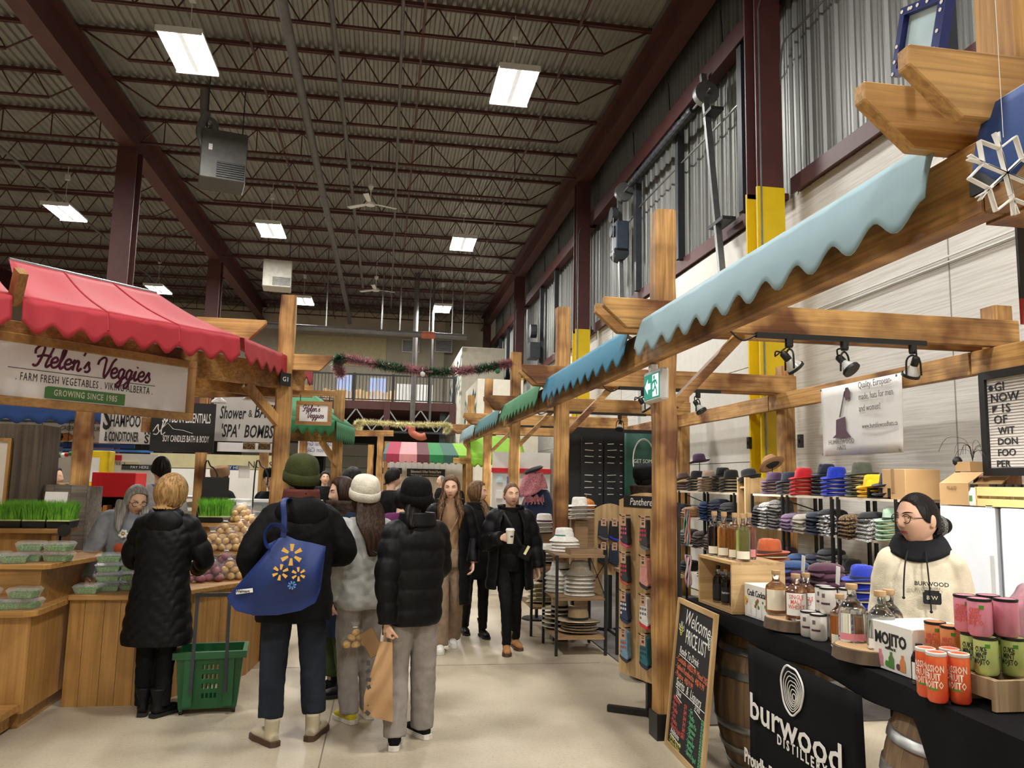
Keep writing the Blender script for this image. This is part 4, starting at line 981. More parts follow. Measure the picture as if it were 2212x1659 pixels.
for (x0, x1, y) in ((0.10,0.40,0.572),(0.09,0.60,0.372),(0.11,0.22,0.325),(0.44,0.56,0.325),(0.07,0.27,0.085)): strokes([[(x0,y),(x1,y-0.02)]], MC, 0.0018, 'chalk_white', cbd, name='underline')
for k, f in enumerate((1, 0.66, 0.33)): strokes([ringline(0.59, 0.735, 0.028*f, 0.042*f, 0, 16)], MC, 0.0015, 'chalk_white', cbd, name='logo_ring')
bee = [[(0.10+0.018*math.cos(a), 0.715+0.03*math.sin(a)) for a in [k*PI/6 for k in range(13)]]]
strokes(bee+[[(0.085,0.70),(0.115,0.70)],[(0.083,0.715),(0.117,0.715)],[(0.085,0.73),(0.115,0.73)]], MC, 0.003, 'chalk_yellow', cbd, name='bee_body')
strokes([[(0.085,0.72),(0.06,0.75),(0.055,0.72),(0.083,0.71)],[(0.115,0.72),(0.14,0.75),(0.145,0.72),(0.117,0.71)],[(0.095,0.745),(0.088,0.77)],[(0.105,0.745),(0.112,0.77)]], MC, 0.002, 'chalk_white', cbd, name='bee_wings')
# ---- bottles and cans
mat('glass_clear', '#f2f7f7', 0.03, 0, 0, trans=1.0, ior=1.45); mat('cork', '#b08a5c', 0.8, 0, 0.1); mat('cork_wood', '#c7a47a', 0.6, 0, 0.1)
mat('label_cream', '#e8e0cc', 0.6, 0, 0.03); mat('label_white', '#ecebe7', 0.55, 0, 0.02); mat('label_pink', '#d98a94', 0.55, 0, 0.03); mat('label_black', '#16181c', 0.5, 0, 0)
for nm, c in dict(amber='#d08a3c', whisky='#b86a28', gold='#c8903a', dark='#2a1a1c', green='#c9cf7a', pinkl='#d88a78', clear='#f4f8f8', orange='#e0a052', redb='#7a2a2c').items():
    mat('liquid_'+nm, c, 0.05, 0, 0, trans=0.75 if nm not in ('clear',) else 1.0, ior=1.34)
def wrap_text(s, size, r, ang, z, m, parent, xs=1.0, bold=0.0, line=1.0):
    cu = bpy.data.curves.new('t', 'FONT'); cu.body = s; cu.size = size; cu.align_x = 'CENTER'; cu.align_y = 'CENTER'; cu.resolution_u = 1; cu.offset = bold; cu.space_line = line
    ob = bpy.data.objects.new('t', cu); COL.objects.link(ob); me = bpy.data.meshes.new_from_object(ob); bpy.data.objects.remove(ob); bpy.data.curves.remove(cu)
    for v in me.vertices:
        a = ang+v.co.x*xs/r; v.co = V((r*math.cos(a), r*math.sin(a), z+v.co.y))
    me.materials.clear(); me.materials.append(MATS[m]); o = bpy.data.objects.new('lettering', me); COL.objects.link(o); o.parent = parent; return o
def patch(r, a0, a1, z0, z1, m, parent, name='label', n=10):
    return MB().grid(lambda u, v: (r*math.cos(lerp(a0, a1, u)), r*math.sin(lerp(a0, a1, u)), lerp(z0, z1, v)), n, 2).build(name, m, parent, smooth=True)
CAMA = lambda x, y: math.atan2(-y, -x)     # direction from a thing to the viewer
_bc = {}
def bottle(loc, H_, R, shape, liq, fill, lab, group, label=None, lz=(0.1, 0.45), stopper='cork_wood', glass='glass_clear', words=None, wm='ink_black'):
    a = CAMA(loc[0], loc[1])
    t = thing('bottle', lab, 'bottle', loc, 0, group)
    if shape == 'spirit': prof = [(0,0.004),(R*0.9,0),(R,0.012),(R,H_*0.60),(R*0.93,H_*0.66),(R*0.55,H_*0.73),(R*0.36,H_*0.77),(R*0.34,H_*0.92),(R*0.40,H_*0.925),(R*0.40,H_*0.945)]
    elif shape == 'bell': prof = [(0,0.004),(R*0.95,0),(R,0.014),(R*0.97,H_*0.5),(R*0.9,H_*0.58),(R*0.62,H_*0.68),(R*0.34,H_*0.75),(R*0.30,H_*0.90),(R*0.38,H_*0.905),(R*0.38,H_*0.93)]
    else: prof = [(0,0.003),(R*0.95,0),(R,0.01),(R,H_*0.62),(R*0.85,H_*0.72),(R*0.42,H_*0.84),(R*0.40,H_*0.92)]
    MB().lathe(prof, 18).build('glass_body', glass, t, smooth=True)
    ip = [(0.0, 0.006)]+[(max(0.001, r-0.003), z) for r, z in prof[1:] if z < H_*fill and z > 0.002]
    rl = ip[-1][0]; ip += [(rl, H_*fill), (0, H_*fill)]
    MB().lathe(ip, 16).build('liquid', 'liquid_'+liq, t, smooth=True)
    MB().lathe([(R*0.36,H_*0.90),(R*0.42,H_*0.915),(R*0.42,H_),(0,H_)], 12).build('stopper', stopper, t, smooth=True)
    if label:
        l = patch(R+0.0008, a-1.0, a+1.0, H_*lz[0], H_*lz[1], label, t)
        if words: wrap_text(words, H_*(lz[1]-lz[0])*0.28, R+0.0016, a, H_*(lz[0]*0.4+lz[1]*0.6), wm, l, xs=0.75, bold=0.0003, line=0.8)
    return t
CRZ = 1.0
cr = thing('wooden_crate', 'pine crate lying on its side on the bar holding bottles', 'crate', (1.85, 3.95, CRZ))
cx0, cx1, cy0, cy1, cz0, cz1 = 1.70, 1.98, 3.72, 4.14, 1.0, 1.25
for (n_, a) in (('bottom_board', (cx0,cx1,cy0,cy1,cz0,cz0+0.014)), ('top_board', (cx0,cx1,cy0,cy1,cz1-0.014,cz1)), ('end_board', (cx0,cx1,cy0,cy0+0.014,cz0+0.014,cz1-0.014)), ('slat', (cx1-0.01,cx1,cy0+0.014,cy1-0.014,cz0+0.015,cz0+0.09)), ('slat', (cx1-0.01,cx1,cy0+0.014,cy1-0.014,cz0+0.105,cz0+0.17)), ('slat', (cx1-0.01,cx1,cy0+0.014,cy1-0.014,cz0+0.185,cz1-0.014))):
    MB().bb(*a).build(n_, 'pine_y' if n_ != 'end_board' else 'pine_x', cr, world=True)
for (z0, z1, x0, x1) in ((cz0+0.014, cz0+0.10, cx0, cx1), (cz0+0.16, cz1-0.014, cx0, cx1), (cz0+0.10, cz0+0.16, cx0, cx0+0.09), (cz0+0.10, cz0+0.16, cx1-0.09, cx1)): MB().bb(x0, x1, cy1-0.014, cy1, z0, z1).build('end_board', 'pine_x', cr, world=True)
for k, (y, liq, lab, lbl, wd) in enumerate(((4.02,'dark','black liqueur bottle with blue mark inside the crate','label_black',None), (3.94,'dark','dark liqueur bottle, second from left inside the crate','label_black','burwood'), (3.86,'redb','dark red liqueur bottle, third from left inside the crate','label_black',None), (3.78,'redb','small dark bottle with pink label at the right inside the crate','label_pink',None))):
    t = bottle((1.76+0.01*k, y, cz0+0.014), 0.19-0.012*k, 0.029, 'spirit', liq, 0.7, lab, 'bottles inside the crate', lbl, (0.12,0.5), words=wd, wm='print_white', stopper='cork_wood' if k else 'black_plastic')
for k, (y, x, liq, lab) in enumerate(((4.06,1.76,'dark','black spirit bottle, leftmost on top of the crate'), (3.96,1.77,'orange','amber bottle with cream label, second on top of the crate'), (3.88,1.87,'pinkl','pink bottle standing behind on top of the crate'), (3.85,1.78,'amber','copper coloured bottle, fourth on top of the crate'), (3.76,1.78,'green','pale green bottle, rightmost on top of the crate'))):
    bottle((x, y, cz1), 0.235, 0.036, 'spirit', liq, 0.66, lab, 'bottles on the crate', 'label_cream' if k != 2 else 'label_pink', (0.06, 0.22))
# craft cocktail box
mat('box_white', '#e3e1da', 0.55, 0, 0.02); mat('fruit_red', '#b8402f', 0.6); mat('fruit_yellow', '#d9b63a', 0.6); mat('leaf_green', '#4f7d3a', 0.6)
def carton(corner, u, L_, D_, H_, name, lab):
    """box whose front lower left corner is given, front runs along u"""
    u = V(u).normalized(); n = V((u.y, -u.x, 0)); n = -n if n.x > 0 else n
    M = frame(corner, u, (0,0,1)); t = thing(name, lab, 'box', corner)
    MB().prism([(0,0),(L_,0),(L_,H_),(0,H_)], M, -D_).build('carton', 'box_white', t, world=True, bevel=0.002)
    return t, M @ MX.Translation((0,0,0.0012))
t, M = carton((1.755, 3.70, 1.0), (0.05,-1,0), 0.24, 0.14, 0.155, 'cocktail_box', 'white craft cocktail carton with painted fruit beside the crate')
text('Craft Cocktail', 0.042, M @ MX.Translation((0.12,0.115,0)), 'ink_black', t, xs=0.75)
for k in range(4):
    x = 0.045+k*0.05
    MB().prism([(x-0.016,0.01),(x+0.016,0.01),(x+0.016,0.045),(x+0.007,0.06),(x+0.007,0.07),(x-0.007,0.07),(x-0.007,0.06),(x-0.016,0.045)], M, 0.0008).build('bottle_print', 'paper_white', t, world=True)
for k in range(14):
    x, y = rnd.choice((rnd.uniform(0.005,0.05), rnd.uniform(0.17,0.235), rnd.uniform(0.02,0.22))), rnd.uniform(0.055,0.09)
    MB().lathe([(rnd.uniform(0.006,0.012),0),(0.001,0.001)], 8, M @ V((x,y,0.0006)), M=M.to_3x3()).build('fruit_print', rnd.choice(('fruit_red','fruit_yellow','leaf_green','leaf_green')), t, world=True)
# wood slices with bottles
mat('slice_top', '#b8946a', 0.7, 0, 0.15, 6); mat('bark', '#5a4a3a', 0.9, 0, 0.3, 25, bump=0.8, bscale=40, stretch=(1,1,0.3))
def slice_(c, R, lab):
    t = thing('wood_slice', lab, 'wood slice', c)
    b = MB(); prof = lambda a: R*(1+0.05*math.sin(2*a+1)+0.03*math.sin(5*a))
    n = 28
    pts = [(prof(2*PI*k/n)*math.cos(2*PI*k/n), prof(2*PI*k/n)*math.sin(2*PI*k/n)) for k in range(n)]
    MB().prism([(x*0.95, y*0.95) for x, y in pts], MX.Translation((0,0,0.001)), 0.050).build('wood_disc', 'slice_top', t)
    b = MB()
    for j, (f, z) in enumerate(((0.95,0.0),(1.03,0.004),(1.0,0.048),(0.95,0.050))):
        for k, (x, y) in enumerate(pts): 
            q = 1+0.018*math.sin(k*2.7+j); b.v.append(V((x*f*q, y*f*q, z)))
    for j in range(3):
        for k in range(n): b.f.append((j*n+k, j*n+(k+1) % n, (j+1)*n+(k+1) % n, (j+1)*n+k))
    b.build('bark_rim', 'bark', t, smooth=True)
slice_((1.82, 3.34, 1.0), 0.125, 'bark edged wood slice holding whisky bottles'); slice_((1.80, 2.74, 1.0), 0.135, 'bark edged wood slice holding clear bottles')
bottle((1.77, 3.41, 1.051), 0.195, 0.047, 'spirit', 'amber', 0.62, 'amber whisky bottle with cream label, left on the wood slice', 'whisky bottles', 'label_cream', (0.12, 0.58))
bottle((1.86, 3.31, 1.051), 0.195, 0.042, 'spirit', 'whisky', 0.62, 'whisky bottle standing behind on the wood slice', 'whisky bottles', 'label_white', (0.12, 0.58), words='SINGLE\nMALT', wm='chalk_red')
bottle((1.79, 3.27, 1.051), 0.195, 0.047, 'spirit', 'whisky', 0.62, 'single malt whisky bottle with red lettering on the wood slice', 'whisky bottles', 'label_white', (0.12, 0.6), words='SINGLE\nMALT\nWHISKY', wm='chalk_red')
bottle((1.80, 2.95, 1.0), 0.205, 0.04, 'spirit', 'whisky', 0.60, 'dark brown spirit bottle beside the clear bottles', 'spirits beside the slice', 'label_cream', (0.08, 0.26))
bottle((1.77, 2.82, 1.051), 0.21, 0.052, 'bell', 'clear', 0.5, 'clear bell shaped bottle, left on the second wood slice', 'clear spirit bottles', 'label_pink', (0.04, 0.16))
bottle((1.87, 2.74, 1.051), 0.20, 0.048, 'bell', 'clear', 0.5, 'clear bottle with pink label standing behind on the second wood slice', 'clear spirit bottles', 'label_pink', (0.04, 0.16))
bottle((1.785, 2.665, 1.051), 0.205, 0.05, 'bell', 'clear', 0.5, 'clear bottle with dark label, right on the second wood slice', 'clear spirit bottles', 'label_white', (0.04, 0.2))
# cans
for nm, c, c2 in (('can_white','#dcdad6','#cfc8c0'), ('can_pink','#d98ea0','#d07d92'), ('can_lime','#b9c47c','#a9b868'), ('can_peach','#e0955f','#dc8450'), ('can_red','#d8402a','#e2693a')):
    mat(nm, c, 0.35, 0.15, 0.1, 10, col2=c2)
mat('can_lid', '#1b1b1d', 0.4, 0.2, 0); mat('lid_plastic', '#dedcd8', 0.35, 0, 0); mat('lime_green', '#4d8a2c', 0.5)
def can(loc, R, H_, m, lid, lab, group, words=None, wm='chalk_red', leaf=True, extra=None, turn=0.0):
    a = CAMA(loc[0], loc[1])+turn
    t = thing('drink_can', lab, 'can', loc, 0, group)
    MB().lathe([(R*0.82,0),(R,0.008),(R,H_*0.90),(R*0.9,H_*0.97),(R*0.86,H_)], 20).build('can_body', m, t, smooth=True)
    MB().lathe([(R*0.97,H_*0.93),(R*1.02,H_*0.94),(R*1.02,H_*1.0),(R*0.9,H_*1.01),(R*0.85,H_*0.99),(0,H_*0.99)], 20).build('lid', lid, t, smooth=True)
    if words: wrap_text(words, H_*0.20, R+0.0008, a-0.45, H_*0.52, wm, t, xs=0.62, bold=0.0006, line=0.8)
    if leaf:
        patch(R+0.001, a-0.05, a+0.35, H_*0.74, H_*0.84, 'lime_green', t, 'lime_mark', 5)
    if extra: extra(t, R, H_, a)
    return t
band = lambda t, R, H_, a: (patch(R+0.0008, a-0.9, a+0.2, H_*0.36, H_*0.44, 'felt_plum', t, 'colour_band'), patch(R+0.0008, a-0.75, a-0.35, H_*0.62, H_*0.78, 'ink_grey', t, 'round_mark'))
k = 0
for (x, y) in ((1.79, 3.17), (1.79, 3.095), (1.865, 3.18), (1.855, 3.06)):
    can((x, y, 1.0), 0.034, 0.105, 'can_white', 'can_lid', ['white kombucha can, left in the lower row', 'white kombucha can, middle of the lower row', 'white can at the back of the lower row', 'white can, right in the lower row'][k], 'white cans', None, leaf=False, extra=band); k += 1
k = 0
for (x, y) in ((1.845, 3.145), (1.83, 3.085), (1.90, 3.06)):
    can((x, y, 1.108), 0.034, 0.105, 'can_white', 'can_lid', ['white can with plum band, left on the upper row', 'white can with plum band, middle of the upper row', 'white can, right on the upper row'][k], 'white cans', None, leaf=False, extra=band); k += 1
# mojito carton
t, M = carton((1.74, 2.66, 1.0), (0.03,-1,0), 0.215, 0.24, 0.16, 'mojito_box', 'pale mojito mix carton with pink and green drinks printed on it')
text('MOJITO', 0.055, M @ MX.Translation((0.105,0.105,0)), 'ink_black', t, xs=0.85, bold=0.0018)
text('MIX PACK', 0.012, M @ MX.Translation((0.105,0.075,0)), 'ink_black', t)
for k, m_ in enumerate(('can_pink', 'leaf_green', 'can_peach')):
    x = 0.05+k*0.058
    MB().prism([(x-0.014,0.012),(x+0.014,0.012),(x+0.014,0.045),(x+0.006,0.055),(x+0.006,0.066),(x-0.006,0.066),(x-0.006,0.055),(x-0.014,0.045)], M, 0.0008).build('drink_print', m_, t, world=True)
    MB().lathe([(0.011,0),(0.011,0.0008)], 12, M @ V((x-0.022,0.024,0)), M=M.to_3x3()).build('fruit_print', ('fruit_red','lime_green','felt_plum')[k], t, world=True)
for k, (x, y, lab) in enumerate(((1.735, 2.395, 'small dark syrup bottle beside the mojito carton'), (1.70, 2.325, 'small dark syrup bottle in front of the red cans'))):
    bottle((x, y, 1.0), 0.125, 0.026, 'short', 'dark', 0.8, lab, 'syrup bottles', 'label_white', (0.12, 0.55), 'black_plastic')
# red tall cans in a plastic carrier
k = 0
for (x, y) in ((1.655, 2.255), (1.645, 2.195), (1.725, 2.24), (1.705, 2.175)):
    can((x, y, 1.0), 0.0285, 0.142, 'can_red', 'lid_plastic', ['tall red mojito can, far left of the pack', 'tall red mojito can, front of the pack', 'tall red mojito can, back of the pack', 'tall red mojito can, right of the pack'][k], 'tall red cans', 'PASSION\nFRUIT\nMOJITO', 'label_cream', leaf=False, extra=lambda t, R, H_, a: patch(R+0.001, a-0.9, a+0.1, H_*0.26, H_*0.30, 'lime_green', t, 'green_band')); k += 1
# riser box with cans
wood('spalted', '#b39a78', '#8d7555', 'z', 0.7, 0.8)
rs = thing('riser_box', 'spalted wooden block box under the green cans', 'box', (1.85, 2.13, 1.0))
for a in ((1.735,2.15,2.075,2.09,1.0,1.085),(1.735,2.15,2.215,2.235,1.0,1.085),(1.735,1.76,2.09,2.215,1.03,1.085),(1.84,1.87,2.09,2.215,1.0,1.085),(2.0,2.15,2.09,2.215,1.05,1.085)): MB().bb(*a).build('board', 'spalted', rs, world=True)
rs2 = thing('riser_box', 'wooden block under the orange cans', 'box', (1.82, 2.36, 1.0))
MB().bb(1.76, 2.05, 2.26, 2.44, 1.0, 1.085).build('board', 'spalted', rs2, world=True)
k = 0
for (x, y) in ((1.80, 2.40), (1.80, 2.325)):
    can((x, y, 1.086), 0.0325, 0.108, 'can_peach', 'can_lid', ['orange mojito can, left of the pair', 'orange mojito can next to the lime cans'][k], 'orange cans', 'MINT\nMOJITO', 'chalk_red'); k += 1
k = 0
for (x, y) in ((1.785, 2.215), (1.775, 2.15), (1.855, 2.135), (1.86, 2.21)):
    can((x, y, 1.086), 0.0325, 0.108, 'can_lime', 'can_lid', ['lime green mojito can, left in the row', 'lime green mojito can, front of the row', 'lime green mojito can, right in the row', 'lime green mojito can at the back'][k], 'lime cans', 'CUKE\nMINT\nMOJITO', 'ink_black'); k += 1
k = 0
for (x, y) in ((1.775, 2.225), (1.765, 2.155), (1.845, 2.145), (1.85, 2.22)):
    can((x, y, 1.196), 0.0325, 0.108, 'can_pink', 'can_lid', ['pink mojito can, left on the top tier', 'pink mojito can, front of the top tier', 'pink mojito can with bar code, right on the top tier', 'pink mojito can at the back of the top tier'][k], 'pink cans', 'CRISP\nBERRY\nMOJITO' if k != 2 else None, 'chalk_red', leaf=k != 2); k += 1
# pink jacket at right edge
felt('dustypink', '#a5707c')
jk = MB(); q = PY(2190, 1390, 2.7)
def jf(u, v): return (q.x-0.10+0.35*u, 2.72+0.05*math.sin(u*5+v*3)+0.1*u, 1.0+0.26*v*(0.35+0.65*math.sin(min(1, u*1.3+0.1)*PI/2)))
o = MB().grid(jf, 12, 8).build('draped_jacket', 'felt_dustypink', None, smooth=True, solid=0.05); tag(o, 'dusty pink jacket heaped behind the lime cans', 'jacket')
# the bar stands 0.9 m high and its goods have their true size (bottles 27 cm, cans 12 cm)
KB = 1.161
for o in list(bpy.data.objects):
    if o.parent is None and o.name not in _before and o.get('category') not in ('barrel', 'chalkboard'):
        l = o.location; o.location = (l.x*KB, l.y*KB, 0.9+(l.z-1.0)*KB); o.scale = (KB, KB, KB)
# ---- fridges and what stands on them
mat('fridge_white', '#dadde2', 0.35, 0, 0.02)
def fridge(x0, x1, y0, y1, h, lab):
    t = thing('fridge', lab, 'fridge', ((x0+x1)/2, (y0+y1)/2, 0))
    MB().bb(x0+0.05, x1, y0, y1, 0.03, h).build('cabinet', 'fridge_white', t, bevel=0.012, world=True)
    d = MB().bb(x0, x0+0.045, y0+0.01, y1-0.01, 0.08, h-0.005).build('door', 'fridge_white', t, bevel=0.01, world=True)
    MB().bb(x0-0.03, x0, y0+0.03, y0+0.045, 0.7, 1.2).build('handle', 'white_metal', d, world=True)
    MB().bb(x0+0.07, x1-0.02, y0+0.02, y1-0.02, 0.0, 0.03).build('plinth', 'black_plastic', t, world=True)
    MB().bb(x0+0.0, x0+0.06, y0+0.02, y0+0.08, h-0.005, h+0.008).build('hinge', 'white_metal', t, world=True)
fridge(4.0, 4.36, 4.70, 5.24, 1.52, 'white upright fridge behind the bartender')
fridge(4.0, 4.36, 4.10, 4.67, 1.52, 'second white upright fridge at the right edge')
FZ = 1.521
cb = thing('cardboard_box', 'open cardboard bottle box standing on the fridge', 'box', (4.140, 5.05, FZ))
MB().bb(4.000, 4.26, 4.93, 5.22, FZ, FZ+0.15).build('carton', 'cardboard', cb, world=True)
MB().add([(4.000,4.93,FZ+0.15),(4.000,5.22,FZ+0.15),(4.100,5.18,FZ+0.23),(4.100,4.90,FZ+0.23)], [(0,1,2,3)]).build('flap', 'cardboard', cb, world=True, solid=0.004)
MB().add([(4.26,4.93,FZ+0.15),(4.26,5.22,FZ+0.15),(4.33,5.2,FZ+0.22),(4.33,4.92,FZ+0.22)], [(0,1,2,3)]).build('flap', 'cardboard', cb, world=True, solid=0.004)
text('GLASS', 0.035, frame((3.995, 5.14, FZ+0.12), (0,-1,0), (0,0,1)), 'cardboard_dark', cb, align='LEFT')
mat('crate_yellow', '#e0bd7c', 0.6, 0, 0.05)
yc = thing('jar_crate', 'yellow wooden crate of jars on the fridge', 'crate', (4.090, 4.6, FZ))
for a in ((4.000,4.015,4.38,4.86,FZ,FZ+0.05),(4.000,4.015,4.38,4.86,FZ+0.07,FZ+0.13),(4.240,4.255,4.38,4.86,FZ,FZ+0.13),(4.000,4.255,4.37,4.385,FZ,FZ+0.13),(4.000,4.255,4.855,4.87,FZ,FZ+0.13),(4.015,4.240,4.385,4.855,FZ,FZ+0.01)): MB().bb(*a).build('board', 'crate_yellow', yc, world=True)
for i in range(6):
    for j in range(2):
        j_ = thing('glass_jar', 'clear lidded jar in the yellow crate on the fridge', 'jar', (4.080+j*0.11, 4.43+i*0.072, FZ+0.011), 0, 'jars in the crate')
        MB().lathe([(0.028,0),(0.032,0.01),(0.032,0.10),(0.025,0.12)], 12).build('glass_body', 'glass_clear', j_, smooth=True)
        MB().lathe([(0.028,0.118),(0.028,0.138),(0,0.138)], 12).build('lid', 'black_plastic', j_, smooth=True)
tj = thing('juice_jar', 'jar with plant label beside the cardboard box on the fridge', 'jar', (4.020, 4.90, FZ))
MB().lathe([(0.03,0),(0.035,0.012),(0.035,0.09),(0.022,0.115),(0.022,0.13)], 14).build('glass_body', 'label_white', tj, smooth=True)
MB().lathe([(0.024,0.125),(0.024,0.145),(0,0.145)], 12).build('lid', 'black_plastic', tj, smooth=True)
patch(0.0355, PI-0.3, PI+0.5, 0.03, 0.07, 'leaf_green', tj, 'leaf_print')
tap = thing('muddler', 'black round headed muddler standing on the fridge', 'muddler', (4.14, 5.20, FZ))
MB().lathe([(0.02,0),(0.022,0.01),(0.016,0.28),(0.03,0.295),(0.034,0.32),(0.02,0.345),(0,0.35)], 14).build('handle', 'black_plastic', tap, smooth=True)
tap2 = thing('muddler', 'short black knob behind the cardboard box on the fridge', 'muddler', (4.28, 5.2, FZ))
MB().lathe([(0.015,0),(0.015,0.19),(0.024,0.205),(0.02,0.225),(0,0.23)], 12).build('handle', 'black_plastic', tap2, smooth=True)
wp = thing('dried_grass', 'pot of thin dried grass on a small shelf by the letter board', 'plant', (4.2, 5.12, 1.8))
MB().bb(4.12, 4.28, 5.05, 5.20, 1.76, 1.83).build('pot', 'cardboard', wp, world=True)
gs = MB()
for k in range(16):
    a = rnd.uniform(0, 2*PI); l = rnd.uniform(0.08, 0.2); p = V((4.2, 5.12, 1.83))
    gs.tube(smooth_line([p, p+V((0.2*l*math.cos(a), 0.2*l*math.sin(a), l*0.8)), p+V((0.8*l*math.cos(a), 0.9*l*math.sin(a), l*0.9)), p+V((l*math.cos(a), 1.3*l*math.sin(a), l*0.4))], 3), 0.0015, 4)
o = gs.build('grass_blades', 'black_plastic', wp, world=True); o['kind'] = 'stuff'
# ================================================================ VEGETABLE STALL ON THE LEFT
SCR = {'e': ([[(0,.45),(.45,.55),(.55,.8),(.35,1.0),(.1,.8),(.05,.4),(.25,.05),(.55,.1),(.75,.35)]], .72),
 'l': ([[(0,.3),(.3,1.2),(.35,1.8),(.2,1.9),(.1,1.5),(.1,.4),(.25,.0),(.5,.25)]], .5),
 'n': ([[(0,.6),(.15,1.0),(.15,0.0)], [(.15,.6),(.4,.95),(.55,.8),(.55,.2),(.7,.02),(.9,.3)]], .85),
 's': ([[(0,.3),(.3,1.0),(.4,.6),(.55,.3),(.4,.02),(.1,.05)]], .65),
 'H': ([[(-.2,1.1),(-.25,1.5),(.1,1.9),(.45,1.8),(.42,1.0),(.25,.2),(.0,0),(-.2,.15)], [(1.25,1.95),(1.05,1.0),(.92,.2),(1.05,0),(1.3,.25)], [(.0,.85),(.6,1.05),(1.2,1.0)]], 1.3),
 'V': ([[(-.25,1.1),(-.2,1.5),(.15,1.85),(.42,1.7),(.45,1.2),(.5,.3),(.65,.0),(.9,.6),(1.1,1.5),(1.35,1.9)]], 1.15),
 'g': ([[(.5,.85),(.3,1.0),(.08,.7),(.12,.2),(.35,.05),(.5,.4),(.55,.95),(.5,.0),(.4,-.7),(.15,-.8),(.1,-.5),(.45,-.05),(.8,.3)]], .78),
 'i': ([[(0,.4),(.15,.95),(.13,.3),(.28,.02),(.5,.3)], [(.2,1.3),(.23,1.38)]], .5), "'": ([[(0.1,1.9),(.0,1.5)]], .3), ' ': ([], .7)}
def script_word(s, size, M, m, parent, w=0.11, slant=0.18):
    x = 0
    for c in s:
        st, adv = SCR[c]
        if st:
            b = MB()
            for ln in st:
                pts = smooth_line([(p[0]+x+slant*p[1], p[1], 0) for p in ln], 5)
                b.tube([M @ (p*size) for p in pts], w*size, 6)
            b.build('lettering', m, parent, world=True)
        x += adv
    return x*size
mat('cloth_red', '#a3232f', 0.7, 0, 0.06, 3); mat('ink_maroon', '#5d1f3f', 0.7, 0, 0); mat('sign_white', '#f1f1f4', 0.3, 0, 0.01, coat=0.3); mat('sign_green', '#4f8a4a', 0.5, 0, 0.02)
mat('ink_dark', '#3a3a3e', 0.7, 0, 0)
fr = thing('timber_stall', 'scorched timber frame carrying the red awning of the vegetable stall', 'stall', (-0.95, 7.5, 0))
rough_post(-0.95, 7.5, 3.31, 0.14, True).build('post', 'timber_z', fr, world=True)
rough_post(-2.95, 5.35, 2.9, 0.14, True).build('post', 'timber_z', fr, world=True)
rough_post(-3.0, 8.5, 2.6, 0.15, True).build('post', 'timber_z', fr, world=True)
U45 = V((1.93, 2.0, 0)).normalized(); N45 = V((U45.y, -U45.x, 0))
MB().bar((-3.2, 5.16, 2.54), (-0.80, 7.65, 2.54), 0.06, 0.22).build('front_beam', 'timber_y', fr, world=True, bevel=0.004)
MB().bar((-3.3, 5.46, 2.46), (-1.05, 7.78, 2.46), 0.05, 0.18).build('inner_beam', 'timber_y', fr, world=True)
MB().bar((-1.0, 7.5, 2.45), (-3.1, 8.5, 2.45), 0.05, 0.18).build('inner_beam', 'timber_x', fr, world=True)
MB().bar((-3.4, 9.55, 2.60), (-0.85, 9.2, 2.60), 0.05, 0.14).build('inner_beam', 'timber_x', fr, world=True)
MB().bar((-3.0, 8.5, 2.52), (-3.2, 9.6, 2.60), 0.05, 0.14).build('inner_beam', 'timber_y', fr, world=True)
MB().bar((-0.97, 7.48, 2.10), (-1.24, 7.2, 2.43), 0.06, 0.08).build('brace', 'timber_z', fr, world=True)
def rafter(x0, x1, y, z0, z1, cham):
    M = MX.Translation((0, y+0.03, 0)) @ MX.Rotation(PI/2, 4, 'X')
    return MB().prism([(x0, z0), (x1-cham, z0), (x1, z1-0.03), (x1, z1), (x0, z1)], M, 0.06).build('rafter', 'timber_x', fr, world=True, bevel=0.004)
rafter(-1.62, -1.05, 6.9, 2.77, 2.95, 0.14); rafter(-1.3, -0.52, 7.5, 2.61, 2.76, 0.12)
MB().bar(PY(30, 655, 5.1), PY(46, 585, 5.0), 0.05, 0.09, (1,-1,0)).build('rafter', 'timber_z', fr, world=True)
q = PY(613, 820, 7.38)
gp = thing('number_plate', 'small black plate reading G1 on the red stall beam', 'sign', q)
M = frame(q-U45*0.06-V((0,0,0.06))+N45*0.02, U45, (0,0,1))
MB().prism([(0,0),(0.12,0),(0.12,0.12),(0,0.12)], M, 0.008).build('plate', 'black_plastic', gp, world=True)
text('G1', 0.06, M @ MX.Translation((0.06,0.06,0.009)), 'print_white', gp)
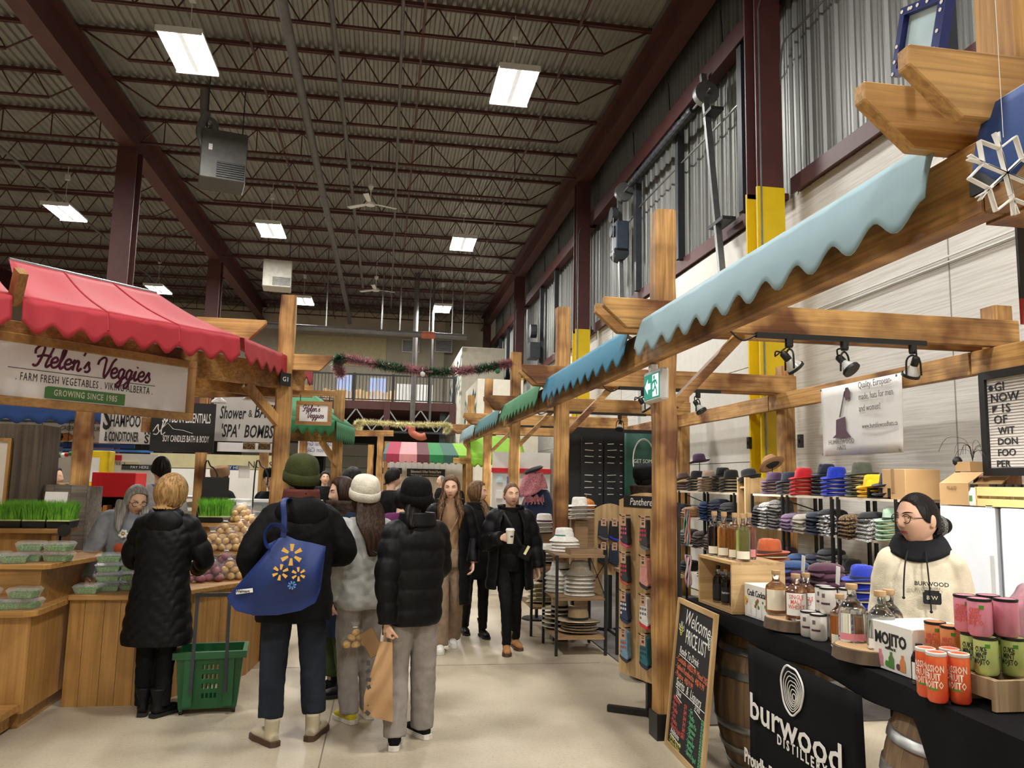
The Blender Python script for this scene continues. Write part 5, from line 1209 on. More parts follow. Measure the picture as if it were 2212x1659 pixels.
# ---- red awnings
def red_awning(F0, F1, R0, R1, teeth, lab, drop=0.2, seams=3):
    t = thing('red_awning', lab, 'awning', (V(F0)+V(F1))/2, 0, 'red awnings of the vegetable stall')
    F0, F1, R0, R1 = map(V, (F0, F1, R0, R1))
    out = (F1-F0).cross(V((0,0,1))).normalized()
    def top(u, v):
        a = R0.lerp(R1, u); c = F0.lerp(F1, u); p = a.lerp(c, v); p.z -= 0.05*math.sin(v*PI)*(0.6+0.4*math.sin(u*3*PI)**2); return p
    MB().grid(top, 24, 10).build('top_cloth', 'cloth_red', t, smooth=True, world=True, solid=0.006)
    nu = teeth*10+1
    def val(u, v):
        p = F0.lerp(F1, u); sc_ = 0.5-0.5*math.cos(2*PI*((u*teeth) % 1))
        return p+out*(0.015*v+0.012*math.sin(u*9)*v)+V((0,0,-v*(drop-0.065*(1-sc_))))
    MB().grid(val, nu, 6).build('valance', 'cloth_red', t, smooth=True, world=True, solid=0.006)
    for k in range(1, seams):
        u = k/seams; MB().tube([top(u, j/8)+V((0,0,0.006)) for j in range(9)]+[val(u, 0.8)+out*0.006], 0.006, 5).build('seam', 'cloth_red', t, world=True)
    MB().tube([R0, R1], 0.015, 6).build('ridge_pole', 'galv_steel', t, world=True)
F0, F1 = V((-2.20, 5.07, 2.665)), V((-1.165, 6.35, 2.705)); D = (F1-F0).normalized()
red_awning(F0, F1, (-2.70, 5.96, 3.12), (-1.95, 6.86, 3.13), 9, 'large red scalloped awning over the vegetable stall sign', 0.215, 3)
red_awning(F0-D*1.6, F0-D*0.06, (-3.55, 4.6, 3.1), (-2.80, 5.82, 3.12), 8, 'red awning piece cut off at the left edge', 0.215, 3)
red_awning((-1.135, 6.40, 2.705), (-0.78, 8.2, 2.75), (-1.75, 6.95, 2.95), (-1.4, 8.35, 2.85), 8, 'smaller red awning around the corner, above the plate', 0.21, 2)
# hip piece between the big panel and its corner
hp = MB().add([(-1.95,6.86,3.13), F1, (-1.75,6.95,2.97)], [(0,1,2)])
# ---- big sign
sg = thing('stall_sign', 'large oak framed white sign of the vegetable stall', 'sign', (-2.1, 6.2, 2.08))
A, B = V((-2.86, 5.40, 2.06)), V((-1.625, 6.79, 2.06)); M = frame(A+N45*0.05, B-A, (0,0,1)); SW, SH = (B-A).length, 0.485
for (x0, x1, y0, y1, m) in ((0,SW,0,0.06,'oak_y'),(0,SW,SH-0.06,SH,'oak_y'),(0,0.06,0.06,SH-0.06,'oak_z'),(SW-0.06,SW,0.06,SH-0.06,'oak_z')):
    MB().prism([(x0,y0),(x1,y0),(x1,y1),(x0,y1)], M, 0.05).build('frame_side', m, sg, world=True, bevel=0.004)
MB().prism([(0.05,0.05),(SW-0.05,0.05),(SW-0.05,SH-0.05),(0.05,SH-0.05)], M, 0.02).build('panel', 'sign_white', sg, world=True)
MS = M @ MX.Translation((0,0,0.022))
def sx(px): # local x on the sign for a pixel column at mid height
    d = ray(px, 810); n = N45; t = (A+N45*0.05-CAMP).dot(n)/d.dot(n); p = CAMP+d*t; return (p-(A+N45*0.05)).dot((B-A).normalized())
x0, x1 = sx(56), sx(190)
script_word("Helen's", (x1-x0)/5.4, MS @ MX.Translation((x0+0.05, 0.285, 0)), 'ink_maroon', sg)
x0, x1 = sx(203), sx(327)
script_word("Veggies", (x1-x0)/5.6, MS @ MX.Translation((x0+0.04, 0.265, 0)), 'ink_maroon', sg)
x0, x1 = sx(22), sx(348)
text('. FARM FRESH VEGETABLES . VIKING ALBERTA .', 0.078, MS @ MX.Translation(((x0+x1)/2, 0.20, 0)), 'ink_dark', sg, xs=(x1-x0)/0.078/25.5, space=1.15)
for (a, c, y) in ((15, 232, 0.255), (286, 343, 0.245)): strokes([[(sx(a), y), (sx(c), y)]], MS, 0.0025, 'ink_dark', sg, name='rule_line')
x0, x1 = sx(101), sx(279)
MB().prism([(x0,0.07),(x1,0.07),(x1,0.155),(x0+0.02,0.155),(x0,0.145)], MS, 0.002).build('green_ribbon', 'sign_green', sg, world=True)
text('GROWING SINCE 1985', 0.062, MS @ MX.Translation(((x0+x1)/2, 0.112, 0.003)), 'print_white', sg, xs=(x1-x0)*0.78/0.062/11.3, space=1.15, bold=0.001)
# ---- small hanging sign
s2 = thing('stall_sign', 'small framed sign of the vegetable stall hanging from a timber arm', 'sign', (-0.7, 8.0, 2.1))
MB().bb(-0.95, -0.50, 7.975, 8.025, 2.43, 2.48).build('arm', 'oak_x', s2, world=True)
M = frame((-0.885, 7.985, 2.135), (1,0,0), (0,0,1)); w_, h_ = 0.345, 0.235
for (x0, x1, y0, y1) in ((0,w_,0,0.035),(0,w_,h_-0.035,h_),(0,0.035,0.035,h_-0.035),(w_-0.035,w_,0.035,h_-0.035)): MB().prism([(x0,y0),(x1,y0),(x1,y1),(x0,y1)], M, 0.025).build('frame_side', 'oak_x', s2, world=True)
MB().prism([(0.03,0.03),(w_-0.03,0.03),(w_-0.03,h_-0.03),(0.03,h_-0.03)], M, 0.01).build('panel', 'sign_white', s2, world=True)
script_word("Helen's", 0.032, M @ MX.Translation((0.07,0.135,0.012)), 'ink_maroon', s2); script_word("Veggies", 0.032, M @ MX.Translation((0.10,0.07,0.012)), 'ink_maroon', s2)
MB().tube([(-0.85,7.99,2.37),(-0.85,7.99,2.43)], 0.004, 5).tube([(-0.57,7.99,2.37),(-0.57,7.99,2.43)], 0.004, 5).build('hook', 'black_plastic', s2, world=True)
# ---- counters
for ax in 'xyz': wood('oakw_'+ax, '#bb8d50', '#9a6f38', ax, 0.42, 0.6)
CT = 0.765
ct = thing('vegetable_counter', 'angled oak counter with vertical planks in front of the vendor', 'counter', (-1.6, 6.5, 0))
poly = [(-2.16, 6.13), (-1.60, 6.13), (-1.06, 6.98), (-0.98, 8.1)]
for (a, c) in zip(poly, poly[1:]):
    a, c = V((*a,0)), V((*c,0)); L_ = (c-a).length; u = (c-a)/L_; n = V((-u.y, u.x, 0)); x = 0
    ws = []
    while x < L_-0.02:
        w_ = min(rnd.uniform(0.10, 0.15), L_-x)
        if L_-x-w_ < 0.05: w_ = L_-x
        p = a+u*(x+0.0015); q = a+u*(x+w_-0.0015); d = rnd.uniform(0, 0.003)
        b = MB(); b.add([p+n*d, q+n*d, q+n*0.03, p+n*0.03, p+n*d+V((0,0,CT-0.035)), q+n*d+V((0,0,CT-0.035)), q+n*0.03+V((0,0,CT-0.035)), p+n*0.03+V((0,0,CT-0.035))], [(3,2,1,0),(4,5,6,7),(0,1,5,4),(1,2,6,5),(2,3,7,6),(3,0,4,7)])
        b.build('plank', 'oakw_z', ct, world=True); x += w_
tp_ = [(-2.16,6.09), (-1.57,6.09), (-1.02,6.96), (-0.94,8.1), (-1.45,8.1), (-1.55,7.15), (-1.80,6.62), (-2.16,6.60)]
MB().prism(tp_, MX.Translation((0,0,CT-0.035)), 0.035).build('counter_top', 'oakw_x', ct, world=True, bevel=0.004)
lc = thing('vegetable_counter', 'oak corner counter with raised tiers at the left edge', 'counter', (-2.5, 5.9, 0))
MB().prism([(-3.3,5.62),(-2.20,5.62),(-2.20,6.12),(-2.20,6.9),(-3.3,6.9)], MX.Translation((0,0,0.10)), 0.60).build('body', 'oakw_z', lc, world=True)
MB().prism([(-3.3,5.66),(-2.24,5.66),(-2.24,6.9),(-3.3,6.9)], MX.Identity(4), 0.10).build('plinth', 'oakw_x', lc, world=True)
MB().prism([(-3.3,5.55),(-2.22,5.55),(-2.16,5.62),(-2.16,6.08),(-2.2,6.9),(-3.3,6.9)], MX.Translation((0,0,0.70)), 0.04).build('counter_top', 'oakw_x', lc, world=True, bevel=0.004)
MB().prism([(-3.3,5.80),(-2.235,5.80),(-2.235,6.85),(-3.3,6.85)], MX.Translation((0,0,0.74)), 0.235).build('tier_box', 'oakw_x', lc, world=True)
MB().prism([(-3.3,5.77),(-2.21,5.77),(-2.18,5.80),(-2.06,6.40),(-2.2,6.85),(-3.3,6.85)], MX.Translation((0,0,0.975)), 0.035).build('tier_top', 'oakw_x', lc, world=True, bevel=0.004)
MB().bb(-3.3, -2.29, 6.22, 6.55, 1.18, 1.215).build('upper_shelf', 'oakw_x', lc, world=True, bevel=0.004)
MB().bb(-3.3, -2.33, 6.30, 6.34, 1.01, 1.18).bb(-2.36, -2.33, 6.25, 6.52, 1.01, 1.18).build('shelf_support', 'oakw_z', lc, world=True)
MB().lathe([(0.045,0),(0.045,0.006)], 18, (0,0,0), M=MX.Rotation(PI/2, 3, 'X')).xf(MX.Translation((-2.265,6.21,1.205))).build('round_plate', 'black_plastic', lc, world=True)
st = thing('wooden_step', 'low oak step at the bottom left corner', 'step', (-2.6, 5.5, 0))
MB().bb(-3.2, -2.27, 5.30, 5.61, 0.02, 0.12).build('riser', 'oakw_x', st, world=True); MB().bb(-3.2, -2.22, 5.26, 5.61, 0.12, 0.16).build('tread', 'oakw_x', st, world=True)
# potato tiers at right of the vendor
pt = thing('potato_tiers', 'stepped oak shelves piled with bags of potatoes', 'shelf', (-1.3, 7.3, 0.76))
MB().prism([(-1.62,7.05),(-1.13,7.12),(-1.04,7.65),(-1.04,8.05),(-1.55,8.05)], MX.Translation((0,0,0.95)), 0.03).build('shelf', 'oakw_x', pt, world=True)
MB().prism([(-1.60,7.12),(-1.17,7.18),(-1.10,7.65),(-1.10,8.0),(-1.5,8.0)], MX.Translation((0,0,CT)), 0.95-CT).build('support', 'oakw_x', pt, world=True)
MB().prism([(-1.64,7.38),(-1.30,7.42),(-1.22,7.75),(-1.22,8.05),(-1.6,8.05)], MX.Translation((0,0,1.17)), 0.03).build('shelf', 'oakw_x', pt, world=True)
MB().prism([(-1.62,7.45),(-1.34,7.48),(-1.28,7.75),(-1.28,8.0),(-1.58,8.0)], MX.Translation((0,0,0.98)), 0.19).build('support', 'oakw_z', pt, world=True)
# ---- weathered wood furniture behind
wood('weathered_z', '#6b5f52', '#463d35', 'z', 0.8, 0.7); wood('weathered_x', '#8a8078', '#665d55', 'x', 0.8, 0.7)
wb_ = thing('weathered_cabinet', 'tall weathered dark wood cabinet behind the wheatgrass', 'cabinet', (-2.95, 7.05, 0))
MB().bb(-3.3, -2.74, 6.9, 6.93, 1.01, 2.0).build('front_board', 'weathered_z', wb_, world=True)
MB().bb(-2.765, -2.74, 6.93, 7.25, 1.01, 2.0).build('side_board', 'weathered_z', wb_, world=True)
MB().bb(-3.3, -2.765, 6.93, 7.25, 1.97, 2.0).build('top_board', 'weathered_z', wb_, world=True)
fb = thing('framed_board', 'blank beige board in an oak frame on the weathered cabinet', 'board', (-3.0, 6.88, 1.36))
MB().bb(-3.28, -2.98, 6.87, 6.89, 1.36, 1.86).build('panel', 'letter_felt', fb, world=True)
for a in ((-2.98,-2.955,6.86,6.89,1.335,1.885),(-3.28,-2.98,6.86,6.89,1.335,1.36),(-3.28,-2.98,6.86,6.89,1.86,1.885)): MB().bb(*a).build('frame_side', 'oak_z', fb, world=True)
gp_ = thing('weathered_partition', 'grey weathered wooden partition beside the vendor', 'partition', (-2.6, 7.0, 0))
for k in range(3): MB().bb(-2.78+k*0.125, -2.657+k*0.125, 7.0, 7.03, 0.3, 1.52).build('board', 'weathered_x', gp_, world=True)
MB().bb(-2.405, -2.385, 7.0, 7.30, 0.3, 1.51).build('board', 'weathered_x', gp_, world=True)
for k in range(2): MB().bb(-2.56+k*0.16, -2.403+k*0.16, 7.40, 7.43, 0.3, 1.29).build('board', 'weathered_x', gp_, world=True)
pc = MB().box((-2.60, 6.9, 1.42), (0.17, 0.004, 0.09), MX.Rotation(-0.15, 3, 'X')); tag(pc.build('notice_card', 'paper_white'), 'white printed card behind the wheatgrass', 'card')
# ---- produce
mat('tray_black', '#121314', 0.4, 0, 0.05); mat('grass_green', '#86c440', 0.6, 0, 0.3, 20, col2='#5aa02c'); mat('grass_root', '#b9c47a', 0.7)
def grass_tray(loc, w_, d_, h_, n, lab, seed):
    t = thing('wheatgrass_tray', lab, 'plant tray', loc, 0.05, 'trays of wheatgrass'); r = random.Random(seed)
    MB().add([(-w_*.45,-d_*.45,0),(w_*.45,-d_*.45,0),(w_*.45,d_*.45,0),(-w_*.45,d_*.45,0),(-w_*.5,-d_*.5,0.05),(w_*.5,-d_*.5,0.05),(w_*.5,d_*.5,0.05),(-w_*.5,d_*.5,0.05)], [(3,2,1,0),(4,5,6,7),(0,1,5,4),(1,2,6,5),(2,3,7,6),(3,0,4,7)]).build('tray', 'tray_black', t)
    MB().bb(-w_*.48, w_*.48, -d_*.48, d_*.48, 0.045, 0.06).build('root_mat', 'grass_root', t)
    g = MB()
    for _ in range(n):
        x, y = r.uniform(-w_*.46, w_*.46), r.uniform(-d_*.46, d_*.46); a = r.uniform(0, 2*PI); l = h_*r.uniform(0.7, 1.05); q = 0.0022
        bx_, by_ = math.cos(a)*q, math.sin(a)*q; ex, ey = r.gauss(0, 0.016)+x*0.25, r.gauss(0, 0.016)+y*0.2
        g.add([(x-bx_,y-by_,0.055),(x+bx_,y+by_,0.055),(x+ex*.4+bx_,y+ey*.4+by_,0.055+l*.6),(x+ex*.4-bx_,y+ey*.4-by_,0.055+l*.6),(x+ex,y+ey,0.055+l)], [(0,1,2,3),(3,2,4)])
    o = g.build('grass_blades', 'grass_green', t); o['kind'] = 'stuff'
for k, (x, lab) in enumerate(((-2.665, 'wheatgrass tray at the left edge'), (-2.50, 'middle wheatgrass tray on the left shelf'), (-2.335, 'wheatgrass tray at the right end of the left shelf'))): grass_tray((x, 6.36, 1.216), 0.158, 0.22, 0.15, 900, lab, k)
grass_tray((-1.50, 7.58, 1.20), 0.27, 0.22, 0.17, 1300, 'wide wheatgrass tray above the potatoes', 9)
mat('clam_plastic', '#f4f7f6', 0.1, 0, 0, alpha=0.09); mat('micro_green', '#7fae5c', 0.7, 0, 0.4, 90, col2='#3f6f38', bump=0.8, bscale=150)
def clam_proto():
    t = thing('greens_box', 'x', 'food box', (0,0,0), 0, 'clear boxes of microgreens')
    w_, d_, h_ = 0.085, 0.065, 0.05
    b = MB().add([(-w_*.8,-d_*.8,0),(w_*.8,-d_*.8,0),(w_*.8,d_*.8,0),(-w_*.8,d_*.8,0),(-w_,-d_,h_),(w_,-d_,h_),(w_,d_,h_),(-w_,d_,h_)], [(3,2,1,0),(0,1,5,4),(1,2,6,5),(2,3,7,6),(3,0,4,7)])
    b.build('tub', 'clam_plastic', t, solid=0.001)
    MB().add([(-w_*1.05,-d_*1.05,h_),(w_*1.05,-d_*1.05,h_),(w_*1.05,d_*1.05,h_),(-w_*1.05,d_*1.05,h_),(-w_*.85,-d_*.85,h_+.018),(w_*.85,-d_*.85,h_+.018),(w_*.85,d_*.85,h_+.018),(-w_*.85,d_*.85,h_+.018)], [(4,5,6,7),(0,1,5,4),(1,2,6,5),(2,3,7,6),(3,0,4,7)]).build('lid', 'clam_plastic', t, solid=0.001)
    g = MB(); r = random.Random(3)
    g.add([(-w_*.76,-d_*.76,0.003),(w_*.76,-d_*.76,0.003),(w_*.76,d_*.76,0.003),(-w_*.76,d_*.76,0.003),(-w_*.86,-d_*.86,h_*.7),(w_*.86,-d_*.86,h_*.7),(w_*.86,d_*.86,h_*.7),(-w_*.86,d_*.86,h_*.7)], [(3,2,1,0),(4,5,6,7),(0,1,5,4),(1,2,6,5),(2,3,7,6),(3,0,4,7)])
    for _ in range(160):
        x, y = r.uniform(-w_*.84, w_*.84), r.uniform(-d_*.84, d_*.84); a = r.uniform(0, 2*PI); q = 0.006; z = h_*.72+r.uniform(0, 0.008)
        g.add([(x,y,z-.004),(x+q*math.cos(a),y+q*math.sin(a),z+.004),(x+q*math.cos(a+1.2),y+q*math.sin(a+1.2),z+.003)], [(0,1,2)])
    o = g.build('microgreens', 'micro_green', t); o['kind'] = 'stuff'
    return t
cp = None
CL = [((-2.38,5.98,1.011),0.1,2,'on the middle tier near the edge'), ((-2.20,5.98,1.011),-0.1,2,'at the right corner of the middle tier'), ((-2.43,5.86,1.011),0.2,1,'in front on the middle tier'), ((-2.60,5.95,1.011),0,1,'at the left end of the middle tier'),
      ((-2.50,5.63,0.741),0.0,2,'on the low corner counter by the tier wall'), ((-2.37,5.66,0.741),0.3,1,'on the low corner counter, right'), ((-2.42,5.57+0.03,0.741),0.2,0,''), ((-2.27,5.68,0.741),-0.2,2,'at the corner of the low counter'),
      ((-2.06,6.19,0.766),0.05,1,'alone at the left end of the planked counter'), ((-1.97,6.32,0.766),0.1,4,'in the tall stack on the planked counter'), ((-1.82,6.37,0.766),0.2,4,'in the stack next to the vendor arm')]
for (loc, rz, n, w_) in CL:
    for k in range(n):
        lab = ('clear box of microgreens topping the pile ' if (k == n-1 and n > 1) else 'clear box of microgreens ')+w_
        L3 = (loc[0]+rnd.uniform(-.006,.006), loc[1]+rnd.uniform(-.006,.006), loc[2]+k*0.069)
        if cp is None: cp = clam_proto(); cp.location = L3; cp.rotation_euler = (0,0,rz); cp['label'] = lab
        else: dup(cp, L3, rz+rnd.uniform(-.1,.1), lab)
# potatoes
mat('potato_yellow', '#cba25c', 0.6, 0, 0.2, 25, bump=0.1); mat('potato_red', '#92505c', 0.6, 0, 0.2, 25, bump=0.1); mat('bag_film', '#ffffff', 0.12, 0, 0, alpha=0.07); mat('tomato', '#c2381f', 0.3, 0, 0.1)
mat('twist_tie', '#e8e8ea', 0.3, 0, 0)
def lump_mesh(m, seed, sx_=1.25):
    b = MB().sphere((0,0,0), 0.032, 10, 7, sx_, 1, 0.85); r = V((seed*3.1, seed*1.7, 0.3))
    for p in b.v: p *= 1+0.12*noise.noise(p*22+r)
    o = b.build('potato', m, None, smooth=True); me = o.data; bpy.data.objects.remove(o); return me
LM = {m: [lump_mesh(m, k) for k in range(3)] for m in ('potato_yellow', 'potato_red')}
LM['tomato'] = [lump_mesh('tomato', 5, 1.0)]
def bag(loc, m, n, lab, rz=0, s=1.0, group='bags of potatoes', pname='potato'):
    t = thing(pname+'_bag', lab, 'produce bag', loc, rz, group); t.scale = (s,)*3
    r = random.Random(hash((round(loc[0],3), round(loc[1],3))) & 0xffff)
    lay = [(-.075,-.03,.03),(0,-.035,.03),(.075,-.03,.03),(-.05,.04,.03),(.04,.04,.03),(-.04,-.01,.08),(.04,-.005,.08),(0,.04,.085),(0,0,.12)]
    for k, (x, y, z) in enumerate(lay[:n]):
        o = bpy.data.objects.new(pname, r.choice(LM[m])); COL.objects.link(o); o.parent = t
        o.location = (x+r.uniform(-.008,.008), y+r.uniform(-.008,.008), z+r.uniform(-.004,.004)); o.rotation_euler = (r.uniform(0,6), r.uniform(-.4,.4), r.uniform(0,6))
    b = MB().lathe([(0.07,0.002),(0.115,0.02),(0.122,0.05),(0.10,0.10),(0.06,0.14),(0.018,0.165),(0.03,0.19),(0.05,0.21)], 18, sy=0.75)
    for p in b.v: p *= 1+0.05*noise.noise(p*28)
    b.f = [f for f in b.f if len(f) == 4]
    b.build('bag_film', 'bag_film', t, smooth=True)
    MB().tube([(0.02*math.cos(a), 0.015*math.sin(a), 0.166) for a in [k*PI/5 for k in range(10)]], 0.003, 5, closed=True).build('twist_tie', 'twist_tie', t)
BG = [((-1.43,7.16,.981),'potato_yellow','yellow potatoes, left in front on the shelf'), ((-1.28,7.2,.981),'potato_yellow','yellow potatoes, middle of the shelf front'), ((-1.17,7.36,.981),'potato_yellow','yellow potatoes at the shelf corner'), ((-1.16,7.58,.981),'potato_yellow','yellow potatoes behind the shelf corner'), ((-1.36,7.32,1.06),'potato_yellow','yellow potatoes heaped on two others, left'), ((-1.24,7.42,1.07),'potato_yellow','yellow potatoes heaped on two others, right'), ((-1.20,7.72,1.10),'potato_yellow','yellow potatoes at the back of the pile'), ((-1.30,7.62,1.201),'potato_yellow','yellow potatoes beside the wide wheatgrass'),((-1.30,7.85,1.201),'potato_yellow','yellow potatoes at the far end of the top tier'),
      ((-1.50,6.80,.766),'potato_red','red potatoes behind the quilted coat'), ((-1.36,6.90,.766),'potato_red','red potatoes in the middle of the counter'), ((-1.24,6.98,.766),'potato_yellow','yellow potatoes at the counter corner'), ((-1.42,7.0,.80),'potato_red','red potatoes lying behind on the counter'), ((-1.29,7.06,.83),'potato_red','red potatoes leaning on the shelf support'), ((-1.08,7.25,.766),'potato_yellow','mixed potatoes at the right end of the counter')]
for (loc, m, w_) in BG: bag(loc, m, 9, 'clear bag of '+w_, rnd.uniform(-.5,.5))
bag((-1.66, 6.42, .766), 'tomato', 6, 'small bag of tomatoes on the counter beside the quilted coat', 0.3, 0.6, 'tomatoes', 'tomato')
# ---- pendant lamps inside
mat('lamp_shade', '#2a2a2c', 0.4, 0.3, 0)
for (px, py, Y, lab) in ((473, 866, 8.2, 'small dome lamp hanging behind the sign of the vegetable stall, left'), (541, 860, 7.9, 'small dome lamp hanging near the stall post, right')):
    q = PY(px, py, Y); t = thing('dome_lamp', lab, 'lamp', q, 0, 'dome lamps')
    MB().lathe([(0.075,-0.02),(0.07,0.0),(0.03,0.03),(0.015,0.06)], 16).build('shade', 'white_metal', t, smooth=True)
    MB().lathe([(0,-0.019),(0.068,-0.019)], 16).build('bulb_face', 'bulb_glass', t)
    MB().tube([(0,0,0.06),(0,0,2.6-q.z)], 0.006, 5).build('stem', 'black_plastic', t)
    ld = bpy.data.lights.new('lamp', 'SPOT'); ld.energy = 60; ld.spot_size = 2.2; ld.spot_blend = 0.6; ld.shadow_soft_size = 0.06; ld.color = (1,0.95,0.86)
    lo = bpy.data.objects.new('lamp', ld); COL.objects.link(lo); lo.parent = t; lo.location = (0,0,-0.03)
# ---- green rolling basket
mat('basket_green', '#12512a', 0.4, 0, 0.05)
bk = thing('rolling_basket', 'dark green plastic shopping basket on wheels with raised handle', 'basket', (-1.15, 6.0, 0), 0.12)
def ringz(w_, d_, z): return [(-w_,-d_,z),(w_,-d_,z),(w_,d_,z),(-w_,d_,z)]
outer = [ringz(.185,.12,.04), ringz(.215,.145,.40)]
def wallpart(i, holes=False):
    b = MB(); a0, a1 = V(outer[0][i]), V(outer[0][(i+1) % 4]); c0, c1 = V(outer[1][i]), V(outer[1][(i+1) % 4])
    P = lambda u, v: a0.lerp(a1, u).lerp(c0.lerp(c1, u), v)
    us = [0, .30, .36, .385, .43, .455, .50, .525, .57, .595, .64, .70, 1] if holes else [0, 1]
    vs = [0, .18, .28, .36, .46, .54, .64, .72, .82, 1] if holes else [0, 1]
    n = (a1-a0).cross(c0-a0).normalized()
    for i_ in range(len(us)-1):
        for j_ in range(len(vs)-1):
            if holes and 2 <= i_ <= 10 and i_ % 2 == 1 and j_ in (1, 3, 5, 7) : continue
            q = [P(us[i_],vs[j_]), P(us[i_+1],vs[j_]), P(us[i_+1],vs[j_+1]), P(us[i_],vs[j_+1])]
            b.add(q, [(0,1,2,3)])
    return b
for i in range(4): wallpart(i, i in (0, 2)).build('basket_side', 'basket_green', bk, solid=0.006)
MB().bb(-.185,.185,-.12,.12,.035,.045).build('basket_floor', 'basket_green', bk)
for (x0,x1,y0,y1) in ((-.24,.24,-.17,-.14),(-.24,.24,.14,.17),(-.24,-.21,-.14,.14),(.21,.24,-.14,.14)): MB().bb(x0,x1,y0,y1,.375,.42).build('rim', 'basket_green', bk)
for x in (-.13,.13):
    MB().bb(x-.03,x+.03,-.165,-.14,.06,.38).build('handle_channel', 'basket_green', bk); MB().bar((x*0.85,-.17,.15),(x*0.80,-.16,.80),.022,.014,(0,1,0)).build('handle_bar', 'dark_steel', bk)
MB().bb(-.125,.125,-.175,-.15,.79,.815).build('handle_grip', 'black_plastic', bk)
for x in (-.17,.17):
    for y in (-.1,.1): MB().tube([(x-.012,y,.022),(x+.012,y,.022)], .022, 12).build('wheel', 'black_plastic', bk, smooth=True)
# ================================================================ HAT STALL FRONT: sock stand, aisle racks, mannequin
def sockstand(A, B, z0, z1, cols, lab, rows, ncol, title=None, base=True):
    A, B = V(A), V(B); u = (B-A).normalized(); W_ = (B-A).length; M = frame((A.x, A.y, z0), u, (0,0,1)); H_ = z1-z0
    t = thing('sock_stand', lab, 'display stand', ((A.x+B.x)/2, (A.y+B.y)/2, 0))
    arc = [(W_*(1-k/10), H_-0.06+0.06*math.sin(PI*k/10)) for k in range(11)]
    MB().prism([(0,0),(W_,0)]+arc, M, 0.022).build('panel', 'pine_z', t, world=True)
    MB().prism([(0.0,0.0),(W_,0.0),(W_,H_-0.06),(0,H_-0.06)], M @ MX.Translation((0,0,-0.03)), 0.025).build('backing', 'black_plastic', t, world=True)
    if title:
        MB().prism([(0.06,H_-0.11),(W_-0.04,H_-0.11),(W_-0.04,H_-0.025),(0.06,H_-0.025)], M @ MX.Translation((0,0,0.023)), 0.002).build('header', 'black_plastic', t, world=True)
        text(title, 0.075, M @ MX.Translation((0.14,H_-0.07,0.0265)), 'print_white', t, align='LEFT', shear=0.2)
    if base:
        c = M @ V((W_/2, -z0+0.02, -0.01)); mid = M @ V((W_/2, 0, -0.01))
        MB().bar(c, mid+V((0,0,0.2)), 0.04, 0.04).build('stand_post', 'black_plastic', t, world=True)
        for a in range(3):
            d = V((math.cos(a*2.1+2.6), math.sin(a*2.1+2.6), 0)); MB().bar(c+V((0,0,0.005)), c+d*0.30+V((0,0,0.005)), 0.045, 0.04).build('foot', 'black_plastic', t, world=True)
    i = 0
    for r_ in range(rows):
        for c_ in range(ncol):
            x = W_*(0.13+0.36*c_); y = H_-0.19-r_*(H_-0.28)/rows*1.04
            sock_bundle(M @ MX.Translation((x, y, 0.022)), *cols[i % len(cols)]); i += 1
    return t
mat('card_peach', '#c59a7c', 0.7, 0, 0.02)
def sock_bundle(M, body, toe, dots, lab):
    o0 = M.translation.copy(); t = thing('sock_bundle', lab, 'socks', o0, 0, 'sock bundles on the stand')
    MB().tube([M @ V((0.055,0.02,0.0)), M @ V((0.055,0.02,0.09)), M @ V((0.055,0.03,0.095))], 0.004, 6).build('hook', 'black_plastic', t, world=True)
    for k in range(4):
        z = 0.014+k*0.017; dx = k*0.012
        S = M @ MX.Translation((dx, 0, z))
        MB().prism([(0.01,0.0),(0.085,0.0),(0.09,-0.13),(0.10,-0.17),(0.09,-0.19),(0.02,-0.175),(0.0,-0.16)], S, 0.013).build('sock', body, t, world=True, bevel=0.003)
        MB().prism([(0.0,-0.162),(0.022,-0.178),(0.09,-0.192),(0.102,-0.20),(0.08,-0.215),(0.02,-0.20),(-0.003,-0.18)], S, 0.013).build('toe', toe, t, world=True, bevel=0.003)
    S = M @ MX.Translation((0.036, 0, 0.0785))
    MB().prism([(0.015,0.03),(0.075,0.03),(0.075,-0.055),(0.015,-0.055)], S, 0.002).build('card', 'card_peach', t, world=True)
    for (x, y, w_, h_) in ((0.028,0.008,0.036,0.008),(0.032,-0.006,0.028,0.006),(0.034,-0.036,0.026,0.018)): MB().prism([(x,y),(x+w_,y),(x+w_,y+h_),(x,y+h_)], S @ MX.Translation((0,0,0.002)), 0.0006).build('card_print', 'ink_dark', t, world=True)
    if dots:
        for k in range(7):
            x, y = 0.02+(k % 3)*0.026, -0.075-(k//3)*0.032
            MB().lathe([(0.010,0),(0.010,0.0012)], 8, M @ V((x+0.036, y, 0.0785)), M=M.to_3x3()).build('spot', dots, t, world=True)
for nm, c in dict(hotpink='#c2476a', sky='#6f93ad', teal2='#14606a', rust='#a8481f', navy2='#1b2a4a', rose='#c98a80', snow='#dcdad6', ginger='#b9722c').items(): felt(nm, c)
SOCKS = [('felt_black','felt_hotpink','felt_hotpink','pink dotted black socks, top left of the stand'), ('felt_charcoal','felt_grey','felt_red','dark socks with red lettering, top right of the stand'), ('felt_black','felt_rust','felt_red','black socks with small apples, second row left'), ('felt_rose','felt_black',None,'pink and brown striped socks, second row right'), ('felt_navy2','felt_navy2','felt_snow','navy and rust socks with a white hare, third row left'), ('felt_snow','felt_red','felt_grey','white socks with red toes, third row right'), ('felt_sky','felt_charcoal','felt_rust','light blue socks with a fox, bottom left'), ('felt_teal2','felt_navy2','felt_navy2','teal green socks, bottom right')]
sockstand((1.795,5.86,0), (2.0,5.24,0), 0.24, 1.56, SOCKS, 'pine sock display stand behind the nearest log post', 4, 2, 'Panthere')
